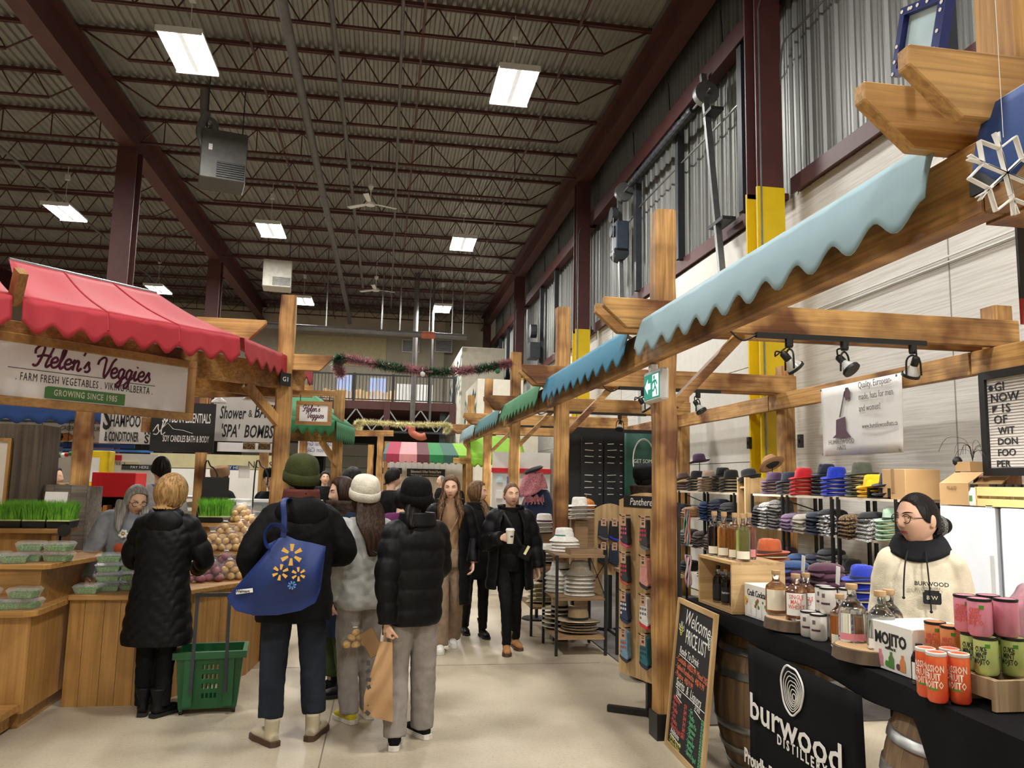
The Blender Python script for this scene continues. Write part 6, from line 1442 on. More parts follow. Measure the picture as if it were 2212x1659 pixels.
S2 = [('felt_charcoal','felt_grey',None,'grey knit gloves, left on the far panel'), ('felt_black','felt_blue',None,'black gloves with a blue patch on the far panel'), ('felt_black','felt_black',None,'black suspenders hanging low on the far panel'), ('felt_navy','felt_navy',None,'navy suspenders hanging low on the far panel')]
sockstand((2.36,8.72,0), (2.66,8.55,0), 0.62, 1.40, [(a,b,c,d) for a,b,c,d in S2], 'smaller pine display panel with gloves farther back', 2, 2, None)
# aisle hat racks
wood('rustic_x', '#9a7b58', '#7c5f41', 'x', 0.6, 0.8)
rack(1.66, 2.14, 7.48, 8.12, [0.17, 0.53, 0.93], 'black wire rack of sun hats at the edge of the aisle', ms='rustic_x')
rack(1.60, 2.05, 8.45, 9.2, [0.30, 0.75], 'second low black rack of sun hats behind the first', ms='rustic_x')
hat('sunhat', 'sand', (1.93, 7.72, 0.285), 0.4, 'big sand coloured sun hat with dark band on the low shelf', band='felt_charcoal', scale=1.15)
for k in range(4): hat('sunhat', ['sand','cream','sand','stone'][k], (1.93+0.02*(k % 2), 7.75, 0.182+k*0.026), k, 'sun hat in the pile under the big sand coloured hat', 'sun hats on the low shelf', lining=False)
for k in range(5): hat('sunhat', ['stone','cream','sand','stone','cream'][k], (1.80, 7.98, 0.182+k*0.045), k*0.7, 'straw hat in the pile at the back of the low shelf', 'straw hats at the back of the low shelf', scale=0.95)
stack('bucket', 'stone', 0, 1.94, 0.535, 6, 'on the middle shelf of the aisle rack', Yv=7.72, step=0.038, band='felt_sand')
stack('bucket', 'white', 0, 1.80, 0.535, 5, 'at the back of the middle aisle shelf', Yv=7.98, step=0.04)
stack('bucket', 'white', 0, 1.84, 0.935, 4, 'on top of the aisle rack', Yv=7.98, step=0.032, band='felt_teal')
ty = thing('wooden_tray', 'shallow wooden tray of small things on the aisle rack', 'tray', (2.0, 7.65, 0.931))
MB().bb(1.80, 2.12, 7.52, 7.76, 0.931, 0.943).build('tray_floor', 'rustic_x', ty, world=True)
for a in ((1.80,2.12,7.52,7.532,.943,.985),(1.80,2.12,7.748,7.76,.943,.985),(1.80,1.812,7.532,7.748,.943,.985),(2.108,2.12,7.532,7.748,.943,.985)): MB().bb(*a).build('tray_side', 'rustic_x', ty, world=True)
for k in range(6): tag(MB().box((1.85+k*0.045, 7.6+0.02*(k % 3), 0.965), (0.03, 0.08, 0.03), MX.Rotation(k*0.7, 3, 'Z')).build('brooch_box', ['felt_black','felt_brown','felt_charcoal'][k % 3], None, bevel=0.004), 'small dark trinket lying in the wooden tray', 'trinket', 'trinkets in the wooden tray')
stack('sunhat', 'white', 0, 1.80, 0.755, 3, 'on the rear aisle rack, nearer', Yv=8.65, band='felt_plum', step=0.04)
stack('sunhat', 'white', 0, 1.82, 1.05, 3, 'raised on the rear aisle rack', Yv=8.95, band='felt_plum', step=0.05)
stack('sunhat', 'cream', 0, 1.80, 0.305, 5, 'on the low shelf of the rear aisle rack', Yv=8.8, step=0.05)
bs = thing('hat_block', 'plain block raising the white hats on the rear rack', 'block', (1.82, 8.95, 0.751)); MB().bb(1.70,1.94,8.86,9.06,.751,1.048).build('block', 'rustic_x', bs, world=True, bevel=0.005)
b2 = thing('hat_block', 'tall pedestal with white hats beside the second log post', 'pedestal', (2.28, 8.75, 0)); MB().bb(2.16,2.32,8.85,9.05,.013,1.20).build('block', 'rustic_x', b2, world=True, bevel=0.005)
stack('sunhat', 'white', 0, 2.24, 1.21, 4, 'on the tall pedestal by the log post', Yv=8.95, band='felt_white', step=0.045)
# side table with cup and framed card
tb = thing('side_table', 'small wooden table with a drink and a framed card', 'table', (2.45, 7.2, 0))
MB().bb(2.22, 2.7, 6.9, 7.5, 0.79, 0.82).build('table_top', 'rustic_x', tb, world=True)
for x in (2.25, 2.67):
    for y in (6.93, 7.47): MB().bb(x-.015, x+.015, y-.015, y+.015, 0.013, 0.79).build('leg', 'black_plastic', tb, world=True)
mat('iced_coffee', '#9a6a44', 0.3); mat('clear_cup', '#f4f4f2', 0.1, 0, 0, alpha=0.25)
cu = thing('iced_coffee', 'clear cup of iced coffee with a straw on the side table', 'cup', (2.30, 7.25, 0.821))
MB().lathe([(0.03,0),(0.042,0.11),(0.044,0.12)], 14).build('cup', 'clear_cup', cu, smooth=True); MB().lathe([(0.028,0.003),(0.036,0.06),(0,0.06)], 14).build('coffee', 'iced_coffee', cu, smooth=True)
MB().lathe([(0.046,0.12),(0.044,0.135),(0.02,0.155),(0,0.157)], 14).build('dome_lid', 'clear_cup', cu, smooth=True); MB().tube([(0,0,0.02),(0.02,0,0.21)], 0.004, 6).build('straw', 'paper_white', cu)
fc = thing('framed_card', 'small white framed card standing on the side table', 'card', (2.42, 7.05, 0.821), -0.5)
MB().box((0,0,0.10), (0.13,0.015,0.19), MX.Rotation(-0.15, 3, 'X')).build('frame', 'white_metal', fc); MB().box((0,-0.010,0.10), (0.10,0.004,0.16), MX.Rotation(-0.15, 3, 'X')).build('card', 'paper_white', fc)
for k in range(5): MB().box((0,-0.0135-0.002*k+0.004,0.15-k*0.022), (0.06,0.002,0.005), MX.Rotation(-0.15, 3, 'X')).build('print_line', 'ink_black', fc)
# fuzzy dark bag under the racks
fz = MB().sphere((2.2,6.6,0.17), 0.17, 16, 10, 1, 1.2, 0.95)
for p in fz.v: p += V((rnd.uniform(-.01,.01), rnd.uniform(-.01,.01), rnd.uniform(-.01,.01)))
tag(fz.build('fuzzy_pouf', 'felt_charcoal', None, smooth=True), 'dark fuzzy pouf on the floor beside the sock stand', 'pouf')
# mannequin with shawl
mat('shawl_pink', '#d3929a', 0.9, 0, 0.3, 60, col2='#a85a68', bump=0.3)
mn = thing('mannequin', 'headless mannequin in a dark cape, pink shawl and black beret', 'mannequin', (1.83, 9.5, 0))
def capef(u, v):
    a = u*2*PI; z = lerp(1.53, 0.98, v); r = lerp(0.10, 0.27, v**0.7)*(1+0.06*math.sin(a*7)*v)
    return (1.86+r*1.1*math.cos(a), 9.5+r*0.75*math.sin(a), z)
MB().grid(capef, 48, 14, wrap=True).build('cape', 'felt_navy2', mn, smooth=True, world=True, solid=0.012)
MB().lathe([(0.02,0),(0.02,1.5)], 10, (1.86,9.5,0)).lathe([(0.18,0.0),(0.17,0.02)], 18, (1.86,9.5,0)).build('pole', 'black_plastic', mn, world=True)
def shawl(u, v):
    a = u*2*PI; z = lerp(1.74, 1.545-0.10*max(0, math.cos(a+2.4)), v); r = lerp(0.085, 0.165, v)*(1+0.10*math.sin(a*5+v*4))
    return (1.80+r*1.1*math.cos(a)-0.03*v, 9.47+r*0.9*math.sin(a), z)
MB().grid(shawl, 40, 10, wrap=True).build('shawl', 'shawl_pink', mn, smooth=True, world=True, solid=0.012)
fg = MB()
for k in range(18): fg.tube([(1.66+k*0.013, 9.33, 1.46-0.02*math.sin(k)), (1.655+k*0.014, 9.32, 1.37-0.02*math.cos(k*2))], 0.005, 5)
o = fg.build('fringe', 'shawl_pink', mn, world=True); o['kind'] = 'stuff'
br = MB().lathe([(0.05,0.0),(0.11,0.015),(0.125,0.035),(0.10,0.055),(0.03,0.062),(0,0.062)], 22).xf(MX.Translation((1.80,9.47,1.74)) @ MX.Rotation(-0.35, 4, 'Y')); br.build('beret', 'felt_black', mn, smooth=True, world=True)
# chalk menu and green banner behind
mat('chalk_wall', '#2b2d30', 0.8, 0, 0.1, 4)
mn2 = thing('chalk_menu', 'dark chalk menu boards on a black wall behind the log post', 'menu board', (3.4, 12.3, 1.0))
for (x0, x1) in ((3.10, 3.45), (3.47, 3.80)):
    MB().bb(x0, x1, 12.28, 12.31, 1.25, 2.36).build('board', 'chalk_wall', mn2, world=True)
    for k in range(9):
        z = 2.25-k*0.1
        if k != 4: [strokes([l_], frame((0,12.277,0), (1,0,0), (0,0,1)), 0.006, 'chalk_white', mn2, name='chalk_line') for l_ in ([(x0+0.05, z), (x0+0.05+rnd.uniform(.1,.16), z+rnd.uniform(-.01,.01))], [(x1-0.07, z), (x1-0.03, z)])]
MB().bb(2.9, 4.5, 12.33, 12.36, 0.9, 2.5).build('wall_board', 'chalk_wall', mn2, world=True)
mat('banner_green', '#1f4f42', 0.6, 0, 0.05)
gb = thing('green_banner', 'green banner with white ring and words behind the log post', 'banner', (4.1, 12.0, 1.2))
MB().grid(lambda u, v: (lerp(3.72,4.40,u), 12.0+0.015*math.sin(u*9), lerp(2.42,1.2,v)), 14, 4).build('cloth', 'banner_green', gb, smooth=True, world=True, solid=0.003)
M = frame((0,11.978,0), (1,0,0), (0,0,1))
for k in range(3): strokes([[(4.03+(0.17+.006*k)*math.cos(a), 2.0+(0.32+.01*k)*math.sin(a)) for a in [j*PI/16-0.3+k*.1 for j in range(27)]]], M, 0.004, 'print_white', gb, name='ring_print')
text('GET SOME', 0.09, M @ MX.Translation((4.03,1.98,0)), 'print_white', gb, xs=0.8); text('VITAMINS', 0.09, M @ MX.Translation((4.03,1.78,0)), 'print_white', gb, xs=0.8)
# ================================================================ FAR END OF THE HALL
mz = thing('mezzanine', 'dark steel mezzanine with railing at the far end of the hall', 'mezzanine', (-2, 31, 0))
MB().bb(-14, 2.62, 30.9, 37.9, 4.36, 4.55).build('deck', 'brown_steel', mz, world=True)
MB().bb(-14, 2.62, 30.85, 30.9, 4.30, 4.62).build('edge_beam', 'brown_steel', mz, world=True)
MB().bb(-14, 2.62, 30.85, 30.95, 3.40, 3.48).build('truss_chord', 'dark_steel', mz, world=True)
x = -8.0
while x < 2.5:
    MB().bar((x, 30.9, 3.45), (x+0.62, 30.9, 4.32), 0.05, 0.05).build('truss_web', 'galv_steel', mz, world=True); MB().bar((x+0.62, 30.9, 4.32), (x+1.24, 30.9, 3.45), 0.05, 0.05).build('truss_web', 'galv_steel', mz, world=True); x += 1.24
for x in (-6.0, -2.0, -1.75, 0.0, 2.55): MB().bb(x-.12, x+.12, 30.78, 30.9, 3.40, 4.62).build('stiffener', 'brown_steel', mz, world=True)
MB().bb(-10, 2.62, 30.9, 30.95, 5.62, 5.68).build('rail', 'black_plastic', mz, world=True); MB().bb(-10, 2.62, 30.9, 30.95, 4.66, 4.70).build('rail', 'black_plastic', mz, world=True)
for x in (-4.4, -2.9, -1.3, 0.2, 1.6, 2.6): MB().bb(x-.05, x+.05, 30.88, 30.97, 4.55, 5.70).build('rail_post', 'black_plastic', mz, world=True)
bl = MB(); x = -5.0
while x < 2.6: bl.bb(x-.012, x+.012, 30.91, 30.935, 4.68, 5.63); x += 0.13
o = bl.build('baluster', 'black_plastic', mz, world=True); o['kind'] = 'stuff'
for k, x in enumerate((-8, -1.9, 2.2)): MB().bb(x-.12, x+.12, 31.2, 31.45, 0, 4.36).build('column', 'dark_steel', mz, world=True)
MB().bb(-14, 2.62, 37.6, 37.7, 4.55, 9.5).build('rear_wall', 'beige_wall', mz, world=True)
mat('wall_patch', '#c9bf95', 0.8, 0, 0.05)
MB().bb(-4.4, -0.15, 37.55, 37.6, 6.9, 8.3).build('wall_patch', 'wall_patch', mz, world=True)
pk = thing('picket_fence', 'row of pale wooden pickets on the mezzanine', 'fence', (-1.0, 33, 4.55))
x = -2.6
while x < 0.3: MB().bb(x, x+0.10, 33.0, 33.03, 4.55, 5.25+0.05*math.sin(x*9)).build('picket', 'pine_z', pk, world=True); x += 0.14
wsx = thing('white_sheets', 'stack of white corrugated sheets leaning on the mezzanine', 'sheets', (1.0, 33.5, 4.55))
x = 0.35
while x < 1.9: MB().bb(x, x+0.11, 33.5, 33.56, 4.55, 5.65).build('sheet', 'white_metal', wsx, world=True); x += 0.13
for (x0, x1, z0, z1, lab, m) in ((-2.35,-1.7,5.0,6.45,'tall bright window on the mezzanine wall, left','lamp_window'), (-0.85,-0.1,5.0,6.35,'tall bright window on the mezzanine wall, right','lamp_window')):
    mat('lamp_window', '#a9b9e0', 0.5, 0, 0, emit=0.7)
    t = struct(MB().bb(x0, x1, 37.50, 37.55, z0, z1).build('window_%d' % (1 if x0 < -1 else 2), 'lamp_window'), lab); MB().bb(x0-.05, x1+.05, 37.49, 37.52, z1, z1+.05).build('frame', 'white_metal', t); MB().bb((x0+x1)/2-.02,(x0+x1)/2+.02,37.48,37.5,z0,z1).build('mullion', 'white_metal', t)
for (px, lab) in ((887, 'left wall vent grille high above the mezzanine'), (958, 'right wall vent grille high above the mezzanine')):
    q = PY(px, 748, 37.5); t = thing('vent_grille', lab, 'vent', (q.x, 37.5, q.z-.3), 0, 'vent grilles')
    MB().bb(-.42,.42,-.03,.05,0,.62).build('frame', 'white_metal', t)
    for k in range(9): MB().box((0,-.04,.07+k*.06), (.74,.03,.02), MX.Rotation(.5, 3, 'X')).build('louvre', 'dark_steel', t)
# lower wall coloured dark for the shade under the mezzanine, with an overhead door
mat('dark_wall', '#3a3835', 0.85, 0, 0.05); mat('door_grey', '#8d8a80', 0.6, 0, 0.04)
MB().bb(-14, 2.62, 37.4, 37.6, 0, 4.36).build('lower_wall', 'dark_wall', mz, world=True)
for (x0, x1, lab, nn) in ((-2.6, -0.6, 'grey sectional overhead door under the mezzanine', 3), (-6.2, -3.4, 'wide grey sectional overhead door at far left under the mezzanine', 4)):
    d = struct(MB().bb(x0-.1, x1+.1, 36.02, 36.1, 0, 3.2).build('door_%d' % nn, 'dark_steel'), lab)
    for k in range(6): MB().bb(x0, x1, 35.97, 36.02, 0.02+k*.52, .52+k*.52).build('door_section', 'door_grey', d)
# stair enclosure
mat('stucco', '#cfcabb', 0.8, 0, 0.06, 4, bump=0.3)
se = thing('stair_enclosure', 'stepped white stair enclosure against the right wall at the far end', 'enclosure', (3.6, 29, 0))
MB().bb(2.68, 4.3, 29, 37, 0, 6.6).build('upper_block', 'stucco', se, world=True, bevel=0.02); MB().bb(2.85, 4.35, 25.0, 28.99, 0, 4.9).build('lower_block', 'stucco', se, world=True, bevel=0.02); MB().bb(3.4, 4.38, 22.5, 24.99, 0, 3.6).build('landing_block', 'stucco', se, world=True, bevel=0.02)
iv = MB(); r = random.Random(5)
for k in range(260):
    y = r.uniform(25.3, 34); zt = 4.6 if y < 29 else 6.3; z = zt-abs(r.gauss(0, 1.3)); x = 2.84 if y < 29 else 2.67
    if z < 0.5: continue
    q = r.uniform(.05, .14); iv.add([(x,y-q,z),(x,y,z-q),(x,y+q,z),(x,y,z+q*1.2)], [(0,1,2,3)])
o = iv.build('painted_ivy', 'cloth_teal', se, world=True); o['kind'] = 'stuff'
vp_ = pipe([(0.98, 30.6, 3.6), (0.98, 30.6, 9.75)], 0.10, 'grey vertical pipe in front of the mezzanine', 'grey_pipe'); pipe([(1.65, 30.6, 3.7), (1.65, 30.6, 9.75)], 0.05, 'slim vertical pipe right of the thick one before the mezzanine', 'grey_pipe')
pf = MB().tube(smooth_line([(0.98,30.55,3.65),(1.0,30.5,3.4),(1.3,30.4,3.25),(1.5,30.4,3.3)], 5), 0.14, 10); tag(pf.build('elbow', 'orange_rust', vp_, smooth=True), 'rusty orange elbow')
# ---- garlands
mat('tinsel_green', '#1f5a35', 0.35, 0.3, 0.2); mat('tinsel_red', '#b8808a', 0.3, 0.2, 0.2); mat('tinsel_gold', '#ece4b4', 0.35, 0.2, 0.2)
def garland(pts, r, mats, lab, n, seed):
    t = thing('garland', lab, 'garland', pts[0]); rr = random.Random(seed); P = smooth_line(pts, 10)
    MB().tube(P, 0.008, 5).build('core', mats[0], t, world=True)
    bs_ = [MB() for _ in mats]
    for k in range(n):
        f = rr.uniform(0, len(P)-1.001); i = int(f); p = P[i].lerp(P[i+1], f-i); d = V((rr.gauss(0,1), rr.gauss(0,1), rr.gauss(0,1))).normalized(); e = d.orthogonal()*0.006
        seg = int(f/len(P)*9); m = 0 if (len(mats) == 1 or (seg % 2 == 1)) ^ (rr.random() < .15) else 1
        b = bs_[m if m < len(mats) else 0]; L_ = r*rr.uniform(.6, 1.1); b.add([p-e, p+e, p+d*L_], [(0,1,2)])
    for b, m in zip(bs_, mats):
        if b.v: o = b.build('tinsel', m, t, world=True); o['kind'] = 'stuff'
ga, gc = PY(735, 775, 11.35), PY(1103, 785, 11.35)
garland([ga+V((0.02,0,-.22)), ga, ga.lerp(gc,.3)+V((0,0,-.10)), ga.lerp(gc,.55)+V((0,0,-.16)), ga.lerp(gc,.8)+V((0,0,-.10)), gc], 0.115, ['tinsel_green','tinsel_red'], 'green and pink tinsel garland swagged across the aisle', 8000, 1)
ga, gc = PY(778, 912, 17), PY(964, 918, 17)
garland([ga+V((0,0,-.14)), ga, ga.lerp(gc,.5)+V((0,0,-.02)), gc, gc+V((0,0,-.14))], 0.10, ['tinsel_gold'], 'gold tinsel garland across the aisle farther back', 4500, 2)
for (px, py, Y, m, lab) in ((913, 808, 11.3, 'paper_white', 'white bauble hanging from the garland'), (880, 924, 16.9, 'felt_hotpink', 'pink bauble under the gold garland'), (1075, 802, 11.3, 'cloth_green', 'green bauble at the right end of the garland')):
    q = PY(px, py, Y); tag(MB().sphere(q, 0.038, 14, 10).tube([q, q+V((0,0,.09))], 0.002, 4).build('bauble', m, None, smooth=True), lab, 'bauble')
# ---- striped far stall with booth
ss = thing('striped_awning', 'awning striped pink, maroon and green over the far stall', 'awning', (0.8, 19, 2.1))
SC = ['#46616b','#9c2a44','#d08a8c','#5a2630','#1f7a3f','#2d5a4c','#7cb02a']; xs_ = [-0.05,0.02,0.33,0.75,1.05,1.38,1.75,2.05]
for k, c in enumerate(SC):
    m = mat('stripe_%d' % k, c, 0.75, 0, 0.05)
    x0, x1 = xs_[k], xs_[k+1]; tx = lambda x: lerp(x, 1.0, 0.10)
    b = MB(); n = 10
    rows = [[(tx(lerp(x0,x1,i/n)), 20.1, 2.56) for i in range(n+1)], [(lerp(x0,x1,i/n), 19.0, 2.22) for i in range(n+1)], [(lerp(x0,x1,i/n), 18.98, 2.03+.03*math.cos(lerp(x0,x1,i/n)*2*PI/.16)) for i in range(n+1)]]
    for rw in rows: b.v += [V(p) for p in rw]
    for j in range(2):
        for i in range(n): b.f.append((j*(n+1)+i, j*(n+1)+i+1, (j+1)*(n+1)+i+1, (j+1)*(n+1)+i))
    b.build('stripe', m, ss, world=True, solid=0.008)
for xp in (0.02, 2.0): MB().bb(xp-.05,xp+.05,19.95,20.05,0,2.56).build('post', 'timber_z', ss, world=True)
bo = thing('white_booth', 'white board booth of the far stall under the striped awning', 'booth', (0.8, 21, 0))
x = -0.2
while x < 2.1: MB().bb(x, x+.145, 21.0, 21.03, 0, 2.08).build('board', 'white_paint', bo, world=True); x += .15
MB().bb(-.2, 2.1, 20.2, 20.9, 0, 1.0).build('counter', 'pine_x', bo, world=True)
def flat_sign(px0, py0, px1, py1, Y, m, name, lab, cat='sign', thick=0.02, group=None):
    a, c = PY(px0, py0, Y), PY(px1, py1, Y); t = thing(name, lab, cat, ((a.x+c.x)/2, Y, c.z), 0, group)
    MB().bb(a.x, c.x, Y, Y+thick, c.z, a.z).build('panel', m, t, world=True)
    return t, frame((a.x, Y-0.002, c.z), (1,0,0), (0,0,1)), c.x-a.x, a.z-c.z
t, M, w_, h_ = flat_sign(879, 1012, 961, 1031, 20.9, 'chalk_wall', 'farm_sign', 'black farm sign with white words on the white booth')
text("Edmonton's Urban Vertical Farm", 0.10, M @ MX.Translation((w_/2, h_*.64, 0)), 'print_white', t, xs=w_*.86/1.45, bold=0.002); text("Never Sprayed, Locally Grown, Hydroponic Greens", 0.055, M @ MX.Translation((w_/2, h_*.25, 0)), 'print_white', t, xs=w_*.86/1.27)
t, M, w_, h_ = flat_sign(826, 1010, 868, 1024, 20.9, 'chalk_wall', 'farm_sign', 'small black sign left on the white booth'); 
# timber posts and beams of the far left row
fr2 = thing('timber_stall', 'timber frame of the far left stalls with crossed beams', 'stall', (-0.57, 10.4, 0))
for (px, Y, h) in ((727, 10.4, 2.75), (820, 16.5, 2.5), (800, 18.5, 2.4)):
    q = PY(px, 1000, Y); rough_post(q.x, Y, h, 0.13, True).build('post', 'timber_z', fr2, world=True)
MB().bar((-2.6, 9.0, 2.15), (-0.62, 10.4, 2.15), 0.05, 0.16).build('beam', 'timber_x', fr2, world=True); MB().bar((-0.60,10.35,1.78), (-0.80,10.2,2.08), 0.05,0.07).build('brace', 'timber_z', fr2, world=True)
a, c = PY(757, 936, 15.0), PY(850, 936, 15.0); MB().bar(a, c, 0.06, 0.11).build('beam', 'timber_x', fr2, world=True)
a, c = PY(735, 920, 12.5), PY(772, 918, 12.5); MB().prism([(a.x,a.z-.14),(c.x-.12,a.z-.14),(c.x,a.z+.03),(a.x,a.z+.03)], MX.Translation((0,12.53,0)) @ MX.Rotation(PI/2,4,'X'), 0.06).build('rafter', 'timber_x', fr2, world=True)
a = PY(1000, 1045, 17.0); MB().bar((1.45,17.0,2.05), (2.2,17.0,2.05), .05,.12).build('beam', 'timber_x', fr2, world=True)
# green awning stall
def plain_awning(F0, F1, R0, R1, m, teeth, lab, drop=0.2):
    t = thing('green_awning', lab, 'awning', (V(F0)+V(F1))/2); F0, F1, R0, R1 = map(V, (F0,F1,R0,R1))
    MB().grid(lambda u, v: R0.lerp(R1,u).lerp(F0.lerp(F1,u), v), 12, 6).build('top_cloth', m, t, smooth=True, world=True, solid=0.006)
    MB().grid(lambda u, v: F0.lerp(F1,u)+V((0,0,-v*(drop-.06*(.5+.5*math.cos(2*PI*u*teeth))))), teeth*8+1, 4).build('valance', m, t, smooth=True, world=True, solid=0.006)
plain_awning((-1.10,9.25,2.32), (-0.62,9.75,2.32), (-1.4,10.0,2.72), (-1.0,10.4,2.72), 'cloth_green', 5, 'green scalloped awning behind the small hanging sign')
plain_awning((-0.60,9.8,2.30), (-0.42,10.9,2.30), (-1.0,10.4,2.72), (-0.9,11.2,2.70), 'cloth_green', 10, 'dark green end awning beside the far timber post', 0.24)
t, M, w_, h_ = flat_sign(645, 945, 722, 986, 13.0, 'sign_white', 'cake_sign', 'white hanging sign with mirrored blue lettering')
mat('ink_blue', '#4a57b0', 0.7, 0, 0)
text('Shanghai Green\nOnion Cakes', 0.10, M @ MX.Translation((w_*.5,h_*.5,0)) @ MX.Diagonal((-1,1,1,1)), 'ink_blue', t, shear=0.2, xs=.75)
# ---- signs hanging inside behind the vegetable stall
mat('sign_grey', '#b9b4ae', 0.5, 0, 0.03); mat('sign_black', '#232325', 0.35, 0, 0.03)
def hooks(t, M, w_, h_, top=2.55):
    for f in (.12, .88):
        p = M @ V((w_*f, h_, 0)); MB().tube([p, (p.x, p.y, top)], 0.004, 5).build('hook', 'black_plastic', t, world=True)
t, M, w_, h_ = flat_sign(330, 868, 460, 978, 9.0, 'sign_black', 'soap_sign', 'black hanging sign with white soy candle lettering')
text('SOYBEAN ESSENTIALS', 0.15, M @ MX.Translation((w_*.55,h_*.68,0)), 'print_white', t, xs=.34, bold=.001); text('SOY CANDLES BATH & BODY', 0.10, M @ MX.Translation((w_*.56,h_*.26,0)), 'print_white', t, xs=.36, bold=.001)
script_word('sl', 0.11, M @ MX.Translation((w_*.03,h_*.34,0)), 'print_white', t, w=.05); hooks(t, M, w_, h_)
strokes([[(w_*.2,h_*.5),(w_*.26,h_*.58),(w_*.35,h_*.46),(w_*.5,h_*.44),(w_*.66,h_*.38)]], M, .003, 'print_white', t, name='swirl')
t, M, w_, h_ = flat_sign(463, 856, 600, 956, 9.3, 'sign_grey', 'soap_sign', 'grey hanging sign reading shower and bath spa bombs')
text('Shower', 0.20, M @ MX.Translation((w_*.29,h_*.63,0)), 'ink_black', t, xs=.45, shear=.2, bold=.003); text('&', 0.12, M @ MX.Translation((w_*.56,h_*.63,0)), 'ink_black', t, xs=.6); text('BATH', 0.21, M @ MX.Translation((w_*.80,h_*.68,0)), 'ink_black', t, xs=.50, shear=.2, bold=.004); text("'SPA'  BOMBS", 0.20, M @ MX.Translation((w_*.52,h_*.22,0)), 'ink_black', t, xs=.50, shear=.2, bold=.004); hooks(t, M, w_, h_)
t, M, w_, h_ = flat_sign(220, 880, 327, 960, 9.5, 'sign_grey', 'soap_sign', 'grey hanging sign reading shampoo and conditioner bars')
text('S', 0.34, M @ MX.Translation((w_*.12,h_*.66,0)), 'ink_black', t, xs=.55, bold=.010); text('HAMPOO', 0.19, M @ MX.Translation((w_*.47,h_*.62,0)), 'ink_black', t, xs=.40, bold=.004); text('& CONDITIONER', 0.15, M @ MX.Translation((w_*.42,h_*.18,0)), 'ink_black', t, xs=.31, bold=.004)
for k, c in enumerate('BARS'): text(c, 0.13, M @ MX.Translation((w_*.90,h_*(.88-k*.25),0)), 'ink_black', t, bold=.004, xs=.8)
hooks(t, M, w_, h_)
# blue awning and banner of the stall behind
plain_awning((-6.2,10.2,2.45), (-3.25,10.2,2.45), (-6.2,11.4,3.0), (-3.25,11.4,3.0), 'cloth_darkblue', 12, 'navy blue scalloped awning behind the vegetable stall', 0.26)
t, M, w_, h_ = flat_sign(60, 912, 222, 956, 11.2, 'letter_felt', 'greek_banner', 'long beige banner with Greek cookie name behind the cabinet'); text('GREEK KOULOURIA', 0.085, M @ MX.Translation((w_*.72,h_*.72,0)), 'ink_dark', t, xs=.72); hooks(t, M, w_, h_, 2.9)
for k, f in enumerate((.42, .52, .68, .8)): MB().lathe([(.07,0),(.05,.012),(0,.012)], 12, M @ V((w_*f,h_*.25,0)), 1.2, .8, M=M.to_3x3()).build('cookie_print', 'felt_ginger' if k % 2 else 'felt_brown', t, world=True)
t, M, w_, h_ = flat_sign(60, 955, 290, 969, 11.185, 'cloth_darkblue', 'banner_strip', 'navy strip below the beige banner', 'banner'); hooks(t, M, w_, h_, 2.6); mat('sky_film', '#4a86d8', 0.4, 0, 0.1)
t, M, w_, h_ = flat_sign(120, 968, 330, 978, 11.185, 'sky_film', 'banner_strip', 'bright blue strip below the navy strip', 'banner'); hooks(t, M, w_, h_, 2.6)
t, M, w_, h_ = flat_sign(108, 976, 168, 1100, 12.2, 'white_paint', 'white_partition', 'white partition left of the yellow box', 'partition')
yb = thing('yellow_box', 'yellow notice box with white paper beside the timber post', 'box', (-3.3, 9.8, 1.45)); MB().bb(-3.42,-3.16,9.8,10.0,1.47,1.88).build('box_body', 'crate_yb' if 'crate_yb' in MATS else mat('crate_yb', '#e8c70a', .5), yb, world=True, bevel=.006); MB().bb(-3.40,-3.26,9.795,9.8,1.52,1.80).build('paper', 'paper_white', yb, world=True)
MB().bb(-3.40,-3.18,9.82,9.98,0,1.47).build('stand', 'dark_wall', yb, world=True)
for k in range(7):
    q = PY(112+k*8, 981+3*math.sin(k*.7), 12.168); tag(MB().sphere(q, .033, 10, 8).build('bauble', ['cloth_green','felt_red','cloth_green','paper_white','felt_red','cloth_green','cloth_darkblue'][k], None, smooth=True), ['green','red','second green','white','second red','third green','blue'][k]+' bauble on the string before the white partition', 'bauble', 'baubles on a string')
# red case, shelves of goods, monitor, deli counters
mat('case_red', '#b3121c', 0.4, 0, 0.03); mat('screen_black', '#121316', 0.25, 0, 0)
rc = thing('red_cabinet', 'bright red panel cabinet behind the vendor', 'cabinet', (-2.52, 8.0, 0)); MB().bb(-2.72,-2.33,8.0,8.35,1.40,1.63).build('red_panel', 'case_red', rc, world=True, bevel=.006); MB().bb(-2.74,-2.31,8.0,8.35,.3,1.20).bb(-2.74,-2.31,8.3,8.35,1.2,1.40).build('cabinet_body', 'black_plastic', rc, world=True); MB().bb(-2.74,-2.72,8.0,8.3,1.2,1.4).bb(-2.33,-2.31,8.0,8.3,1.2,1.4).build('side', 'black_plastic', rc, world=True)
for k in range(8): tag(MB().bb(-2.71+k*.046,-2.672+k*.046,8.05,8.2,1.2,1.28+.02*(k % 3)).build('snack_packet', ['felt_red','felt_yellow','felt_ginger','felt_white'][k % 4], None, bevel=.004), 'small colourful packet on the shelf under the red panel', 'packet', 'packets under the red panel')
mo = thing('monitor', 'black monitor on a stand behind the wheatgrass tray', 'monitor', (-1.72, 8.6, 0)); MB().box((-1.72,8.6,1.49),(.26,.03,.23),MX.Rotation(.1,3,'Z')).build('screen', 'screen_black', mo, world=True, bevel=.005); MB().bar((-1.72,8.63,1.40),(-1.72,8.68,.9),.05,.03).build('stand', 'black_plastic', mo, world=True); MB().bb(-1.95,-1.5,8.5,8.9,0,.9).build('cabinet', 'dark_wall', mo, world=True)
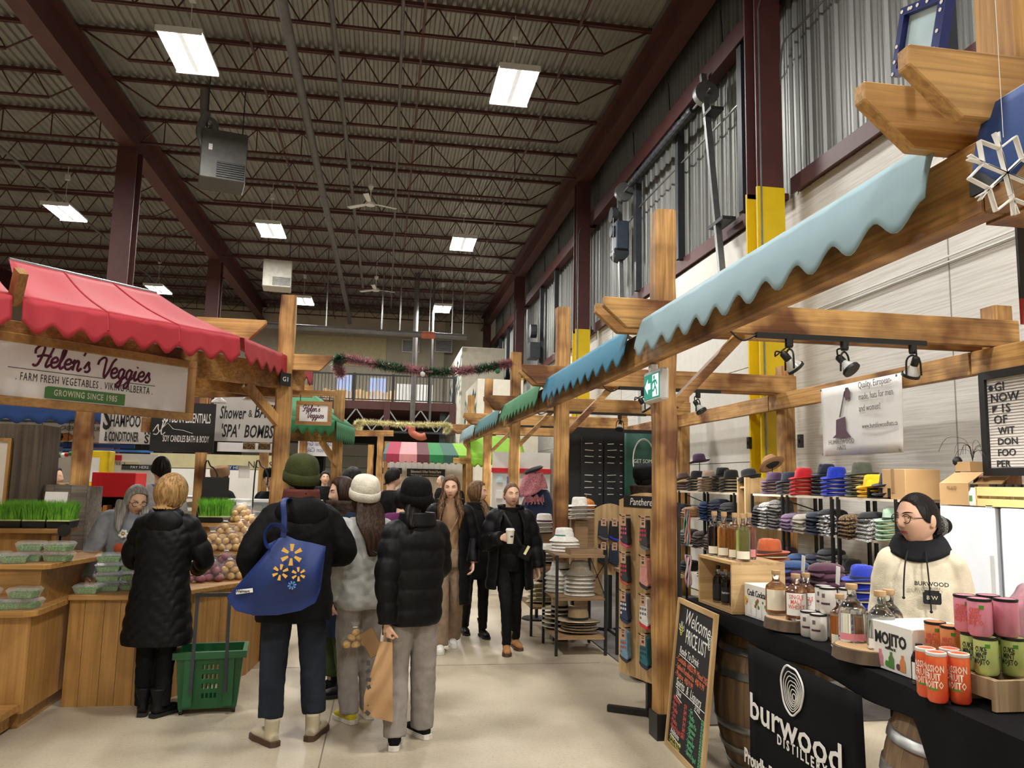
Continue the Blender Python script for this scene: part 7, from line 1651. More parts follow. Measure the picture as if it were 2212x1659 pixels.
mat('glass_case', '#eaf2f2', 0.05, 0, 0, alpha=0.15)
def deli(x0, x1, y0, y1, lab, col):
    t = thing('deli_case', lab, 'display case', ((x0+x1)/2,(y0+y1)/2,0)); MB().bb(x0,x1,y0,y1,0,.95).build('base', 'white_paint', t, world=True); MB().bb(x0-.01,x1+.01,y0-.02,y0,.88,.97).build('trim', col, t, world=True)
    MB().bb(x0,x1,y0,y0+.008,.97,1.32).build('front_glass', 'glass_case', t, world=True); MB().bb(x0,x1,y0,y1,1.32,1.345).build('top', 'white_metal', t, world=True)
    for z in (1.08,1.2): MB().bb(x0+.02,x1-.02,y0+.1,y1-.05,z,z+.012).build('shelf', 'white_metal', t, world=True)
    for k in range(int((x1-x0)/.14)):
        for z in (.96,1.093,1.213): tag(MB().box((x0+.09+k*.14,y0+.22,z+.03),(.10,.14,.055)).build('food_tray', rnd.choice(('felt_ginger','felt_cream','felt_rust','leaf_green','felt_white')), None, bevel=.006), 'tray of food in the %s' % lab.split(' with')[0], 'food tray', 'food trays in the '+lab.split(' with')[0])
deli(-1.85,-0.75,9.7,10.3,'white deli case with red trim right of the monitor','case_red'); deli(-3.0,-2.0,10.8,11.4,'glass case with steel trim behind the man in the grey shirt','galv_steel')
for (px, Y, lab) in ((452, 9.0, 'black gooseneck lamp arch behind the monitor'), (562, 8.9, 'black gooseneck lamp arch near the stall post')):
    a = PY(px-14, 1065, Y); c = PY(px+14, 1065, Y); tp2 = PY(px, 1008, Y).z; tag(MB().tube(smooth_line([(a.x,Y,.0),(a.x,Y,tp2-.08),((a.x+c.x)/2,Y,tp2),(c.x,Y,tp2-.08),(c.x,Y,tp2-.2)], 6), .008, 6).build('gooseneck_arch', 'black_plastic', None, smooth=True), lab, 'lamp')
# paper menu board and back stall items
t, M, w_, h_ = flat_sign(470, 955, 600, 978, 10.9, 'sign_white', 'food_banner', 'white food banner with photos of fried food, below the grey sign')
for k in range(2): MB().prism([(w_*(.42+.25*k),h_*.3),(w_*(.62+.25*k),h_*.3),(w_*(.62+.25*k),h_*.98),(w_*(.42+.25*k),h_*.98)], M, .002).build('food_photo', 'felt_leopard', t, world=True)
t, M, w_, h_ = flat_sign(325, 978, 600, 1015, 13.5, 'wall_patch', 'menu_wall', 'pale menu wall of the nut stall in the background', 'menu board'); text('NUTS', .16, M @ MX.Translation((w_*.86,h_*.3,0)), 'ink_dark', t)
t, M, w_, h_ = flat_sign(196, 978, 332, 1120, 12.66, 'letter_felt', 'kiosk_wall', 'pale coffee kiosk wall in the background', 'partition')
MB().bb((M @ V((0,0,0))).x, (M @ V((w_,0,0))).x, 12.66, 12.9, 0, (M @ V((0,0,0))).z).build('kiosk_base', 'dark_wall', t, world=True)
t, M, w_, h_ = flat_sign(205, 982, 262, 995, 12.63, 'case_red', 'coffee_sign', 'red strip above the coffee sign in the background'); t, M, w_, h_ = flat_sign(212, 996, 300, 1006, 12.635, 'wall_patch', 'coffee_sign', 'pale coffee sign in the background'); text('COFFEE +', .075, M @ MX.Translation((w_*.4,h_*.5,0)), 'ink_dark', t)
t, M, w_, h_ = flat_sign(263, 1003, 327, 1016, 12.635, 'ink_dark', 'shop_sign', 'dark shop sign strip in the background'); text('PAY HERE', .06, M @ MX.Translation((w_*.6,h_*.5,0)), 'print_white', t)
t, M, w_, h_ = flat_sign(490, 1005, 520, 1016, 11.0, 'cloth_darkblue', 'shop_sign', 'navy pay here sign above the deli case'); text('PAY HERE', .06, M @ MX.Translation((w_*.5,h_*.5,0)), 'print_white', t)
t, M, w_, h_ = flat_sign(516, 1006, 538, 1033, 9.6, 'paper_white', 'paper_notice', 'white paper notice standing on the deli case', 'notice')
t, M, w_, h_ = flat_sign(300, 1010, 600, 1180, 15.0, 'white_paint', 'white_partition', 'long white partition far behind the deli cases', 'partition')
for (x, Y) in ((-2.3, 10.5), (-1.75, 12.0), (-1.3, 13.0)): tag(rough_post(x, Y, 2.6, .12).build('timber_post', 'timber_z', None), {-2.3:'timber post behind the man in the grey shirt', -1.75:'timber post behind the black monitor', -1.3:'thin timber post behind the paper notice'}[x], 'post')
# right far: notice board stall with jars and pumpkins
nb = thing('notice_wall', 'white stall wall with pinned papers and a red ribbon', 'notice board', (2.3, 14.0, 0)); MB().bb(1.9,2.95,14.0,14.04,.8,2.15).build('wall_board', 'white_paint', nb, world=True); MB().bb(1.88,2.97,13.97,14.0,1.78,1.86).build('ribbon', 'felt_red', nb, world=True)
for k in range(10): MB().bb(1.98+(k % 5)*.18, 2.09+(k % 5)*.18, 13.985, 14.0, 1.60-(k//5)*.22-.03*(k % 3), 1.74-(k//5)*.22-.03*(k % 3)).build('paper', ['pale_blue','sky_film','paper_white'][k % 3], nb, world=True)
jt = thing('jar_table', 'wooden table of jars in front of the notice wall', 'table', (2.3, 12.8, 0)); MB().bb(1.95,3.1,12.6,13.2,.86,.9).build('table_top', 'rustic_x', jt, world=True); MB().bb(2.0,3.05,12.62,12.66,0.013,.86).bb(2.0,2.04,12.66,13.1,0.013,.86).build('front_panel', 'rustic_x', jt, world=True)
for k in range(18):
    j_ = thing('preserve_jar', 'small jar of preserves on the far wooden table', 'jar', (2.02+(k % 9)*.115, 12.7+(k//9)*.14, .901), 0, 'jars on the far table'); MB().lathe([(.035,0),(.04,.01),(.04,.09),(.03,.10)], 12).build('glass_body', ['leaf_green','potato_yellow','leaf_green'][k % 3], j_, smooth=True); MB().lathe([(.034,.10),(.034,.12),(0,.12)], 12).build('lid', 'tinsel_gold', j_, smooth=True)
mat('pumpkin', '#c8752a', .5, 0, .1)
for (x, y, z, s, lab) in ((2.05,12.95,1.03,.8,'small orange pumpkin on the jar table'), (3.0,11.6,1.20,1.2,'large orange pumpkin behind the log post')):
    pk_ = thing('pumpkin', lab, 'pumpkin', (x,y,z)); b = MB().sphere((0,0,.08*s), .11*s, 28, 10, 1, 1, .78)
    for p in b.v: p.x, p.y = p.x*(1+.07*math.cos(math.atan2(p.y,p.x)*9)), p.y*(1+.07*math.cos(math.atan2(p.y,p.x)*9))
    b.build('rind', 'pumpkin', pk_, smooth=True); MB().tube([(0,0,.16*s),(.01,0,.21*s)], .012, 6).build('stem', 'bark', pk_)
pbx = thing('pedestal_crate', 'wooden crate under the large pumpkin', 'crate', (3.0,11.6,0)); MB().bb(2.8,3.2,11.4,11.8,.013,1.20).build('crate_body', 'rustic_x', pbx, world=True)
jb = thing('jar_block', 'pale crate raising the small pumpkin', 'crate', (2.05,12.95,.9)); MB().bb(1.97,2.13,12.9,13.0,.901,1.03).build('crate_body', 'pine_x', jb, world=True)
plain_awning((1.75,16.2,2.1), (2.9,16.2,2.1), (1.75,17.0,2.6), (2.9,17.0,2.6), 'stripe_6', 8, 'lime green awning behind the far end of the right row')
# ================================================================ PEOPLE
mat('skin_fair', '#e2b69b', 0.5, 0, 0.05, 12); mat('skin_tan', '#c08a6c', 0.5, 0, 0.05, 12); mat('skin_dark', '#6e4632', 0.5, 0, 0.05, 12)
mat('eye_white', '#e6e2dc', 0.25, 0, 0); mat('iris_brown', '#2c1a10', 0.2, 0, 0); mat('lip_rose', '#a8584f', 0.4, 0, 0.05)
def hairmat(n, c, c2): return mat('hair_'+n, c, 0.5, 0, 0, 90, col2=c2, stretch=(1,1,0.06), bump=0.4, bscale=120, contrast=(0.4,0.6), spec=0.2)
hairmat('blonde', '#b08a58', '#7d5c36'); hairmat('grey', '#a5a3a0', '#77746f'); hairmat('brown', '#3f2a1d', '#24170f'); hairmat('dark', '#1c1614', '#0e0b0a'); hairmat('light', '#7d5f40', '#4c3724'); hairmat('ombre', '#7a5a3c', '#2e2018')
def fab(n, c, rough=0.85, **k): return mat('fab_'+n, c, rough, 0, k.pop('var', 0.12), 14, bump=k.pop('bump', 0.12), bscale=k.pop('bs', 160), spec=0.18, **k)
fab('black', '#0d0d10', 0.5, bump=0.06); fab('black2', '#0b0b0d', 0.75); fab('navy', '#1a2436', 0.8); fab('denim', '#242933'); fab('sweatgrey', '#a9a9a6', 0.95, bump=0.25); fab('pantgrey', '#948d88', 0.95, bump=0.2); fab('beige', '#94755a', 0.9); fab('tanpants', '#85705c', 0.85); fab('olive', '#3c4a2c'); fab('cream', '#e6dcc2', 0.95, bump=0.2); fab('charcoal', '#26272b', 0.9, bump=0.2); fab('heather', '#9aa0aa', 0.95, bump=0.2); fab('bluegrey', '#3f5a8f', 0.9); fab('greytee', '#7f7d7c', 0.9); fab('purple', '#5a2450'); fab('white', '#d8d5cf'); fab('olivehat', '#3a3f22', 0.95, bump=0.4, bs=90); fab('creamhat', '#d9d2c2', 0.95, bump=0.4, bs=90); fab('blackhat', '#0f0f11', 0.95, bump=0.4, bs=90); fab('leather', '#141416', 0.4); fab('fur', '#3a2f28', 0.95, bump=0.9, bs=40, var=0.5); fab('fawnfur', '#8a7350', 0.95, bump=0.9, bs=40, var=0.5); fab('ugg', '#a5764a', 0.95, bump=0.2); fab('maroon', '#5a2f28')
mat('rubber_white', '#d9d5cc', 0.6); mat('rubber_black', '#151515', 0.6); mat('rubber_gum', '#4a3224', 0.6); mat('suede_bone', '#b8ab92', 0.9, 0, 0.08); mat('shoe_yellow', '#c2b41c', 0.6)
HA, HB, HCZ = 0.076, 0.096, 0.117
def feat(X, Z):
    f = 0.0; G = math.exp
    if Z > -0.028: f += 0.022*G(-(X/0.0105)**2)*max(0, min(1, (0.032-Z)/0.055))
    else: f += 0.022*G(-(X/0.012)**2)*G(-((Z+0.028)/0.007)**2)
    f += 0.006*G(-((abs(X)-0.011)/0.007)**2-((Z+0.028)/0.008)**2)
    f -= 0.009*G(-((abs(X)-0.031)/0.017)**2-((Z-0.008)/0.011)**2)
    f += 0.004*G(-((Z-0.027)/0.008)**2)*G(-(X/0.045)**4)
    f += 0.006*G(-(X/0.021)**2-((Z+0.057)/0.009)**2) - 0.002*G(-(X/0.02)**2-((Z+0.0575)/0.002)**2)
    f += 0.007*G(-(X/0.02)**2-((Z+0.096)/0.014)**2)
    f += 0.004*G(-((abs(X)-0.042)/0.02)**2-((Z+0.025)/0.02)**2)
    return f
def wfac(dz): return 1-0.36*max(0, -dz)**1.7 - 0.03*max(0, dz)
def face_y(X, Z):
    dz = Z/HCZ; dx = X/(HA*wfac(dz)); return -(HB*(1-0.10*max(0, -dz)**2)*math.sqrt(max(0, 1-dx*dx-dz*dz))+feat(X, Z))
def head_mesh(b, HM, nph=48, nth=36):
    vs = []; base = len(b.v)
    for i in range(nth+1):
        th = PI*i/nth; dz = math.cos(th); s_ = math.sin(th)
        for k in range(nph):
            ph = 2*PI*k/nph; dx, dy = s_*math.sin(ph), -s_*math.cos(ph)
            X = HA*wfac(dz)*dx; Z = HCZ*dz
            if dy < 0: Y = HB*(1-0.10*max(0, -dz)**2)*dy - feat(X, Z)*min(1, -dy*2.2)
            else: Y = (HB*1.06)*dy*(1-0.45*max(0, -dz)**1.3)
            b.v.append(HM @ V((X, Y, Z)))
    for i in range(nth):
        for k in range(nph): b.f.append((base+i*nph+k, base+(i+1)*nph+k, base+(i+1)*nph+(k+1) % nph, base+i*nph+(k+1) % nph))
    for sx_ in (-1, 1): b.sphere(HM @ V((sx_*0.077, 0.012, -0.008)), 0.03, 10, 8, 0.35, 0.62, 1.05, HM.to_3x3())
    return b
def hand_mesh(b, wrist, d, pn, curl=0.5, s=1.0, thumb=1, spread=0.0):
    """palm and five fingers; d: along the hand, pn: palm normal (fingers curl toward it), thumb: side"""
    d = V(d).normalized(); pn = V(pn); pn = (pn-d*pn.dot(d)).normalized(); sd = d.cross(pn)*thumb; w_ = V(wrist)
    b.tube([w_-d*0.03*s, w_+d*0.005*s, w_+d*0.045*s, w_+d*0.088*s], [(0.017*s,0.026*s),(0.016*s,0.030*s),(0.017*s,0.040*s),(0.012*s,0.038*s)], 12, ref=pn)
    for k, (off, L_) in enumerate(((0.028,0.068),(0.0095,0.078),(-0.0095,0.073),(-0.027,0.058))):
        p = w_+d*0.080*s+sd*off*s; pts = [p-d*0.02*s, p]; a = 0.12
        for seg in (0.42, 0.33, 0.25):
            a += curl*(0.9 if seg > 0.4 else 1.1); p = p+(d*math.cos(a)+pn*math.sin(a)+sd*spread*off*8)*L_*seg*s; pts.append(p)
        b.tube(pts, [0.0095*s,0.0095*s,0.009*s,0.0082*s,0.0068*s], 8)
    p = w_+d*0.02*s+sd*0.03*s; pts = [p-sd*0.012*s, p]
    for k, (f1, f2, f3) in enumerate(((0.65,0.65,0.25),(0.85,0.35,0.35+curl*.3),(0.85,0.1,0.4+curl*.4))):
        p = p+(d*f1+sd*f2*(1-.4*curl)+pn*f3).normalized()*0.030*s; pts.append(p)
    b.tube(pts, [0.014*s,0.013*s,0.011*s,0.0095*s,0.0075*s], 8)
def rings(b, R, n=36, rad=None, caps=True):
    """stack of elliptical rings (cx, cy, z, rx, ry); rad(theta, t) scales"""
    base = len(b.v); m = len(R)
    for i, (cx, cy, z, rx, ry) in enumerate(R):
        for k in range(n):
            t = 2*PI*k/n; f = 1+(rad(t, i/(m-1), z) if rad else 0)
            c, s_ = math.cos(t), math.sin(t); e = 0.82
            b.v.append(V((cx+rx*f*math.copysign(abs(c)**e, c), cy+ry*f*math.copysign(abs(s_)**e, s_), z)))
    for i in range(m-1):
        for k in range(n): b.f.append((base+i*n+k, base+i*n+(k+1) % n, base+(i+1)*n+(k+1) % n, base+(i+1)*n+k))
    if caps: b.f.append(tuple(base+k for k in range(n-1,-1,-1))); b.f.append(tuple(base+(m-1)*n+k for k in range(n)))
def interp(R, m):
    P = []; n = len(R)-1
    for i in range(m):
        f = i/(m-1)*n; k = min(int(f), n-1); t = f-k; g = lambda j: R[max(0, min(n, j))]
        out = []
        for c in range(5):
            p0, p1, p2, p3 = g(k-1)[c], g(k)[c], g(k+1)[c], g(k+2)[c]
            out.append(0.5*((2*p1)+(-p0+p2)*t+(2*p0-5*p1+4*p2-p3)*t*t+(-p0+3*p1-3*p2+p3)*t**3))
        P.append(tuple(out))
    return P
def limb(b, pts, rs, n=14, k=8, puff=0, sp=0.1):
    P = smooth_line(pts, k); m = len(P); Q = []; L_ = 0
    for i, p in enumerate(P):
        if i: L_ += (p-P[i-1]).length
        f = i/(m-1)*(len(rs)-1); j = min(int(f), len(rs)-2); r = lerp(rs[j], rs[j+1], f-j)
        Q.append(r+puff*(abs(math.sin(PI*L_/sp))**0.6-0.5))
    b.tube(P, Q, n)
def shoe(parent, p, ang, upper, sole, style='low', s=1.0, name='shoe', extra=None):
    """p: ankle ground point, ang: heading of the toe in the figure's frame"""
    d = V((math.sin(ang), -math.cos(ang), 0)); M = frame(p, d.cross(V((0,0,1)))*-1, (0,0,1)); M = MX.Translation(V(p)) @ MX.Rotation(ang, 4, 'Z')
    L_ = 0.265*s; out = [(-.030,.075),(-.036,.02),(-.034,-.05),(-.045,-.11),(-.042,-.155),(-.02,-.188),(.012,-.190),(.036,-.165),(.044,-.115),(.036,-.05),(.036,.02),(.030,.075),(0,.085)]
    b = MB(); th = 0.028 if style != 'boot' else 0.024
    b.prism([(x*s*1.05, y*s) for x, y in out], M @ MX.Translation((0,0,0.002)), th*s)
    u = MB()
    u.tube([M @ V(q) for q in ((0,.065*s,.04*s),(0,.02*s,.05*s),(0,-.06*s,.048*s),(0,-.12*s,.042*s),(0,-.172*s,.036*s))], [(.026*s,.030*s),(.040*s,.036*s),(.036*s,.037*s),(.030*s,.041*s),(.016*s,.030*s)], 14, ref=(0,0,1))
    top = {'low': .085, 'high': .15, 'boot': .20, 'tall': .28}[style]*s
    u.tube([M @ V((0,.025*s,.04*s)), M @ V((0,.025*s,top*.6)), M @ V((0,.028*s,top))], [.040*s,.042*s,.044*s if style != 'boot' else .062*s] if style != 'tall' else [.045*s,.055*s,.068*s], 14)
    o = remesh(u, name, upper, parent, 0.008, 2); b.build('sole', sole, o)
    if extra: extra(o, M, s)
    return o
def person(lab, loc, rz, H, pose, skin='skin_fair', hair=None, top=None, bottom=None, shoes=None, face=True, vox=0.0072, head=(0,0,0), lean=0.0, group=None, hands=True, glasses=False, lipm='lip_rose', hs=1.05):
    t = thing('person', lab, 'person', loc, rz, group); s = H/1.70
    S = lambda p: V((p[0]*s, p[1]*s, p[2]*s))
    P = dict(sa=(-.160,.0,1.345), sb=(.160,.0,1.345), ea=(-.215,.02,1.09), wa=(-.235,-.05,.86), eb=(.215,.02,1.09), wb=(.235,-.05,.86), ha=(-.09,0,.90), hb=(.09,0,.90), ka=(-.10,-.01,.48), aa=(-.10,.02,.08), kb=(.10,-.01,.48), ab=(.10,.02,.08), hd=(0,-.02-lean,1.582))
    P.update(pose)
    for k in ('sa','sb','ea','eb','wa','wb'):
        if k not in pose: P[k] = (P[k][0], P[k][1]-lean*0.8, P[k][2])
    P = {k: (S(v) if isinstance(v, tuple) and len(v) == 3 and k != 'dummy' else v) for k, v in P.items()}
    HM = MX.Translation(P['hd']) @ MX.Rotation(head[0], 4, 'Z') @ MX.Rotation(head[1], 4, 'X') @ MX.Rotation(head[2], 4, 'Y') @ MX.Scale(s*hs, 4)
    b = MB(); head_mesh(b, HM)
    nk = P['hd']
    b.tube([S((0,.02-lean*.75,1.34)), S((0,.018-lean*.85,1.42)), HM @ V((0,.022,-.085)), HM @ V((0,.02,-.03))], [.075*s,.056*s,.053*s,.05*s], 14)
    rings(b, [(0,0,.86*s,.105*s,.075*s),(0,0,.95*s,.105*s,.075*s),(0,-lean*.3*s,1.1*s,.095*s,.07*s),(0,-lean*.6*s,1.28*s,.11*s,.075*s),(0,-lean*.75*s,1.38*s,.11*s,.07*s),(0,-lean*.8*s,1.42*s,.06*s,.05*s)], 20)
    for q in 'ab':
        sg = -1 if q == 'a' else 1
        b.tube(smooth_line([P['s'+q]*0.8+V((0,0,P['s'+q].z*0.2)), P['s'+q], P['e'+q], P['w'+q]], 5), [.034*s]*6+[.030*s]*5+[.025*s]*5, 10)
        b.tube(smooth_line([P['h'+q], P['k'+q], P['a'+q]], 6), [.062*s]*4+[.044*s]*4+[.032*s]*5, 12)
        if hands:
            hp = pose.get('hand_'+q) or {}
            d = hp.get('d') or (P['w'+q]-P['e'+q]); hand_mesh(b, P['w'+q], d, hp.get('n', (-sg*1.0, -.2, 0)), hp.get('curl', .45), s, hp.get('th', 1))
    body = remesh(b, 'body', skin, t, vox, 1)
    if face:
        for sx_ in (-1, 1):
            ey = face_y(sx_*.031, .006)+.0085
            e = MB().sphere(HM @ V((sx_*.031, ey, .006)), .0118*s, 12, 8).build('eye', 'eye_white', t, smooth=True)
            g = face[0]*.003 if isinstance(face, tuple) else 0
            MB().sphere(HM @ V((sx_*.031+g, ey-.0068, .006)), .0058*s, 10, 8).build('iris', 'iris_brown', e, smooth=True)
            MB().tube([HM @ V((sx_*(.031+f*.0145), face_y(sx_*(.031+f*.0145), .0125)-.0005, .0125+.003*(1-f*f)-.002)) for f in (-1,-.5,0,.5,1)], .0019*s, 5).build('eyelashes', 'iris_brown', e)
            MB().tube([HM @ V((sx_*(.031+f*.018), face_y(sx_*(.031+f*.018), .029)-.0003, .0275+.004*(1-(f-.3)**2))) for f in (-1,-.5,0,.5,1)], [.002*s,.0032*s,.0032*s,.0026*s,.001*s], 5).build('eyebrow', hair[1] if hair else 'iris_brown', t)
        for (dz_, r_) in ((.0028, .0042), (-.0035, .005)):
            MB().tube([HM @ V((x, face_y(x, -.057+dz_)+.0006, -.057+dz_-abs(x)*.06)) for x in (-.021,-.011,0,.011,.021)], [.0012*s, r_*.85*s, r_*s, r_*.85*s, .0012*s], 6).build('lip', lipm, t, smooth=True)
    if glasses:
        g = MB()
        for sx_ in (-1, 1):
            cx = sx_*.033; yy = face_y(cx, .004)-.012
            g.tube([HM @ V((cx+.024*math.cos(a), yy-.003*abs(math.cos(a)), .002+.020*math.sin(a))) for a in [k*PI/9 for k in range(18)]], .0022*s, 5, closed=True)
            g.tube([HM @ V((sx_*.056, yy, .006)), HM @ V((sx_*.077, -.03, .008)), HM @ V((sx_*.08, .012, .004))], .002*s, 5)
        g.tube([HM @ V((-.010, face_y(0,.006)-.008, .006)), HM @ V((.010, face_y(0,.006)-.008, .006))], .002*s, 5)
        o = g.build('glasses', glasses, t)
    ctx = dict(t=t, s=s, P=P, HM=HM, S=S, lean=lean)
    if hair: do_hair(ctx, hair[0], hair[1], **(hair[2] if len(hair) > 2 else {}))
    if top: top(ctx)
    if bottom: bottom(ctx)
    if shoes: shoes(ctx)
    return ctx
def hair_shell(ctx, m, front, side, back, thick=.012, flare=0.0, part=0.0, name='hair', wob=.003, drape=.04, sol=.007):
    HM = ctx['HM']; n, mm = 72, 30
    def bottom(ph):   # ph 0 = face, pi = back of the head
        a = abs(ph)
        if a < .55: return front+.006*math.cos(a/.55*PI/2)
        if a < .95: return lerp(front, front-.02, (a-.55)/.4)
        if a < 1.3: return lerp(front-.02, side, ((a-.95)/.35)**.8)
        return lerp(side, back, (a-1.3)/(PI-1.3))
    b = MB()
    def fn(u, v):
        ph = (u-.5)*2*PI; zb = bottom(ph); th_end = math.acos(max(-.75, min(1, zb/(HCZ+thick))))
        if v < .55 or zb > -.07:
            vv = min(1, v/.55) if zb <= -.07 else v
            th = vv*th_end
            dz = math.cos(th); s_ = math.sin(th); dx, dy = s_*math.sin(ph), -s_*math.cos(ph)
            fz = wfac(dz*.8); X = (HA*fz+thick)*dx; Z = (HCZ+thick)*dz; Y = (HB*(1.08 if dy > 0 else 1.0)+thick)*dy
            if dz < 0 and dy > 0: Y *= 1-.2*(-dz)
        else:
            dz = math.cos(th_end); s_ = math.sin(th_end); w2 = (v-.55)/.45
            dx, dy = s_*math.sin(ph), -s_*math.cos(ph)
            X = (HA*wfac(dz*.8)+thick)*dx*(1+flare*w2); Y = (HB*1.04+thick)*dy*(1+flare*.4*w2)+drape*w2*w2; Z = lerp((HCZ+thick)*dz, zb, w2)
        k = wob*math.sin(ph*23+v*5)+wob*.6*math.sin(ph*51+v*9)
        return HM @ V((X*(1+k*6), Y*(1+k*6), Z-abs(k)*(1 if v > .9 else 0)*3))
    b.grid(fn, n, mm, wrap=True)
    return b.build(name, m, ctx['t'], smooth=True, solid=sol*ctx['s'], ang=80)
def do_hair(ctx, style, m, **k):
    HM, t, s = ctx['HM'], ctx['t'], ctx['s']
    if style == 'bob': hair_shell(ctx, m, .075, -.11, -.135, .030, .12)
    elif style == 'long': hair_shell(ctx, m, k.get('front', .088), k.get('side', -.26), k.get('back', -.30), .012, k.get('flare', .12), drape=k.get('drape', .03))
    elif style == 'under': hair_shell(ctx, m, .03, -.08, -.10, .010, .1, drape=.0)
    elif style == 'tied':
        hair_shell(ctx, m, .080, -.005, -.07, .004, 0, wob=.001, sol=.003)
        MB().sphere(HM @ V((0, .145, k.get('bz', -.03))), .046*s, 14, 10, 1, .85, 1).build('bun', m, t, smooth=True)
    elif style == 'short': hair_shell(ctx, m, .080, .005, -.075, .010, 0, wob=.004, sol=.005)
    elif style == 'bald': hair_shell(ctx, m, .118, -.02, -.06, .001, 0)
def beanie(ctx, m, low=.02, tall=.055, cuff=True, tilt=-.22):
    HM, t, s = ctx['HM'], ctx['t'], ctx['s']; M = HM @ MX.Rotation(tilt, 4, 'X')
    prof = [(.104,low-.0),(.110,low+.02),(.112,low+.06),(.106,low+.10),(.085,low+.10+tall*.7),(.045,low+.10+tall),(0,low+.105+tall)]
    b = MB(); n = 64; R = smooth_line([(r, 0, z) for r, z in prof], 4); base = 0
    for p in R:
        for k in range(n):
            a = 2*PI*k/n; f = 1+.006*math.sin(k*PI)+.008*math.cos(k*PI); r = max(.0005, p.x)*f; b.v.append(M @ V((r*.90*math.sin(a), -r*1.06*math.cos(a)+.004, p.z)))
    for i in range(len(R)-1):
        for k in range(n): b.f.append((i*n+k, i*n+(k+1) % n, (i+1)*n+(k+1) % n, (i+1)*n+k))
    o = b.build('beanie', m, t, smooth=True, solid=.004*s, ang=70)
    if cuff:
        c = MB(); cp = [(.108,low-.008),(.117,low-.004),(.120,low+.02),(.118,low+.05),(.112,low+.055)]
        for r, z in cp:
            for k in range(n):
                a = 2*PI*k/n; f = 1+.008*math.cos(k*PI); c.v.append(M @ V((r*f*.90*math.sin(a), -r*f*1.06*math.cos(a)+.004, z)))
        for i in range(len(cp)-1):
            for k in range(n): c.f.append((i*n+k, i*n+(k+1) % n, (i+1)*n+(k+1) % n, (i+1)*n+k))
        c.build('cuff', m, o, smooth=True, solid=.004*s, ang=70)
def jacket(m, zb, R, arm=(.078,.066,.058), puff=0, sp=.11, chev=0, collar=None, hood=None, vox=.009, openf=None, wr=1.0, noise_amp=.006, hemr=None, asp=.11):
    """coat: torso rings R = [(z, rx, ry)] from hem to shoulder; sleeves; optional collar and hood"""
    def go(c):
        t, s, P, S = c['t'], c['s'], c['P'], c['S']; ln = c['lean']; b = MB()
        rr = [(0, -ln*max(0, (z-.9)/.5)*.8*s, z*s, rx*s, ry*s) for z, rx, ry in R]
        rad = (lambda th, f, z: puff*(abs(math.sin(PI*(z/s+chev*abs(math.cos(th))-chev*.5*abs(math.cos(2*th)))/sp))**.6-.55)/.2) if puff else None
        rings(b, interp(rr, 70 if puff else 30), 40, rad)
        for q in 'ab':
            w_ = P['w'+q]; e = P['e'+q]; w2 = e+(w_-e)*wr
            limb(b, [P['s'+q]*.55+V((0,0,P['s'+q].z*.45+.02*s)), P['s'+q], P['s'+q].lerp(e,.5), e, e.lerp(w2,.5), w2], [arm[0]*s*.72, arm[0]*s*.95, arm[0]*s, arm[1]*s, arm[2]*s*1.02, arm[2]*s], 16, 8, puff*1.0, asp)
        sd = V((loc_seed(t), 0, 0))
        dsp = lambda co, no: co+no*(noise_amp*noise.noise(co*9+sd)+noise_amp*.5*noise.noise(co*22+sd))
        o = remesh(b, 'coat' if zb < .9 else 'top', m, t, vox, 1 if puff else 2, disp=dsp)
        if collar:
            cm, z0, z1, r0, r1 = collar; h = MB(); nb = S((0, -ln*.85, 0))
            def cf(u, v):
                a = u*2*PI; r = lerp(r0, r1, v)*s*(1+.03*math.sin(a*3)); op = 0 if openf is None else openf*max(0, math.cos(a))**6*v
                return V((r*1.08*math.sin(a), -r*math.cos(a)*(1-.3*op)+.012*s+nb.y, lerp(z0, z1-.05*op, v)*s))
            h.grid(cf, 40, 8, wrap=True); h.build('collar', cm, o, smooth=True, solid=.028*s)
        if hood:
            hm, hz, hr = hood; h = MB(); b2 = MB()
            b2.sphere(S((0, .075-ln*.7, hz)), hr*s, 20, 14, 1.15, .62, .85).sphere(S((-.08,.03-ln*.7,hz+.05)), .055*s, 12, 8).sphere(S((.08,.03-ln*.7,hz+.05)), .055*s, 12, 8)
            remesh(b2, 'hood', hm, o, .009, 3, disp=lambda co, no: co+no*.006*noise.noise(co*14))
        c['coat'] = o
        return o
    return go
def loc_seed(t): return t.location.x*7.3+t.location.y*3.1
def trousers(m, th=.088, kn=.068, an=.058, hem=.065, hipr=.165, name='trousers', stack_=0.0, hipz=.98):
    def go(c):
        t, s, P, S = c['t'], c['s'], c['P'], c['S']; b = MB()
        rings(b, interp([(0,.0,.80*s,hipr*.90*s,.11*s),(0,0,.90*s,hipr*s,.125*s),(0,0,hipz*s,hipr*.92*s,.11*s)], 10), 28)
        for q in 'ab':
            h, k, a = P['h'+q], P['k'+q], P['a'+q]; e = a+(k-a).normalized()*(hem*s-.08*s)
            limb(b, [h+V((0,0,-.02*s)), h.lerp(k,.5), k, k.lerp(e,.5), e], [th*s, th*.95*s, kn*s, (kn+an)/2*s, an*s], 16, 8, stack_, .05)
        sd = V((loc_seed(t)+3, 0, 0))
        remesh(b, name, m, t, .009, 2, disp=lambda co, no: co+no*(.008*noise.noise(V((co.x*8, co.y*8, co.z*5))+sd)+.004*noise.noise(co*25+sd)))
    return go
def two_shoes(upper, sole, style='low', angs=(0, 0), s=1.0, extra=None, lift=(0, 0)):
    def go(c):
        for q, a, lf in zip('ab', angs, lift):
            p = c['P']['a'+q]; shoe(c['t'], (p.x, p.y, lf), a, upper, sole, style, c['s']*s, 'shoe' if style in ('low','high') else 'boot', extra)
    return go
def multi(*f):
    def go(c):
        for x in f: x(c)
    return go
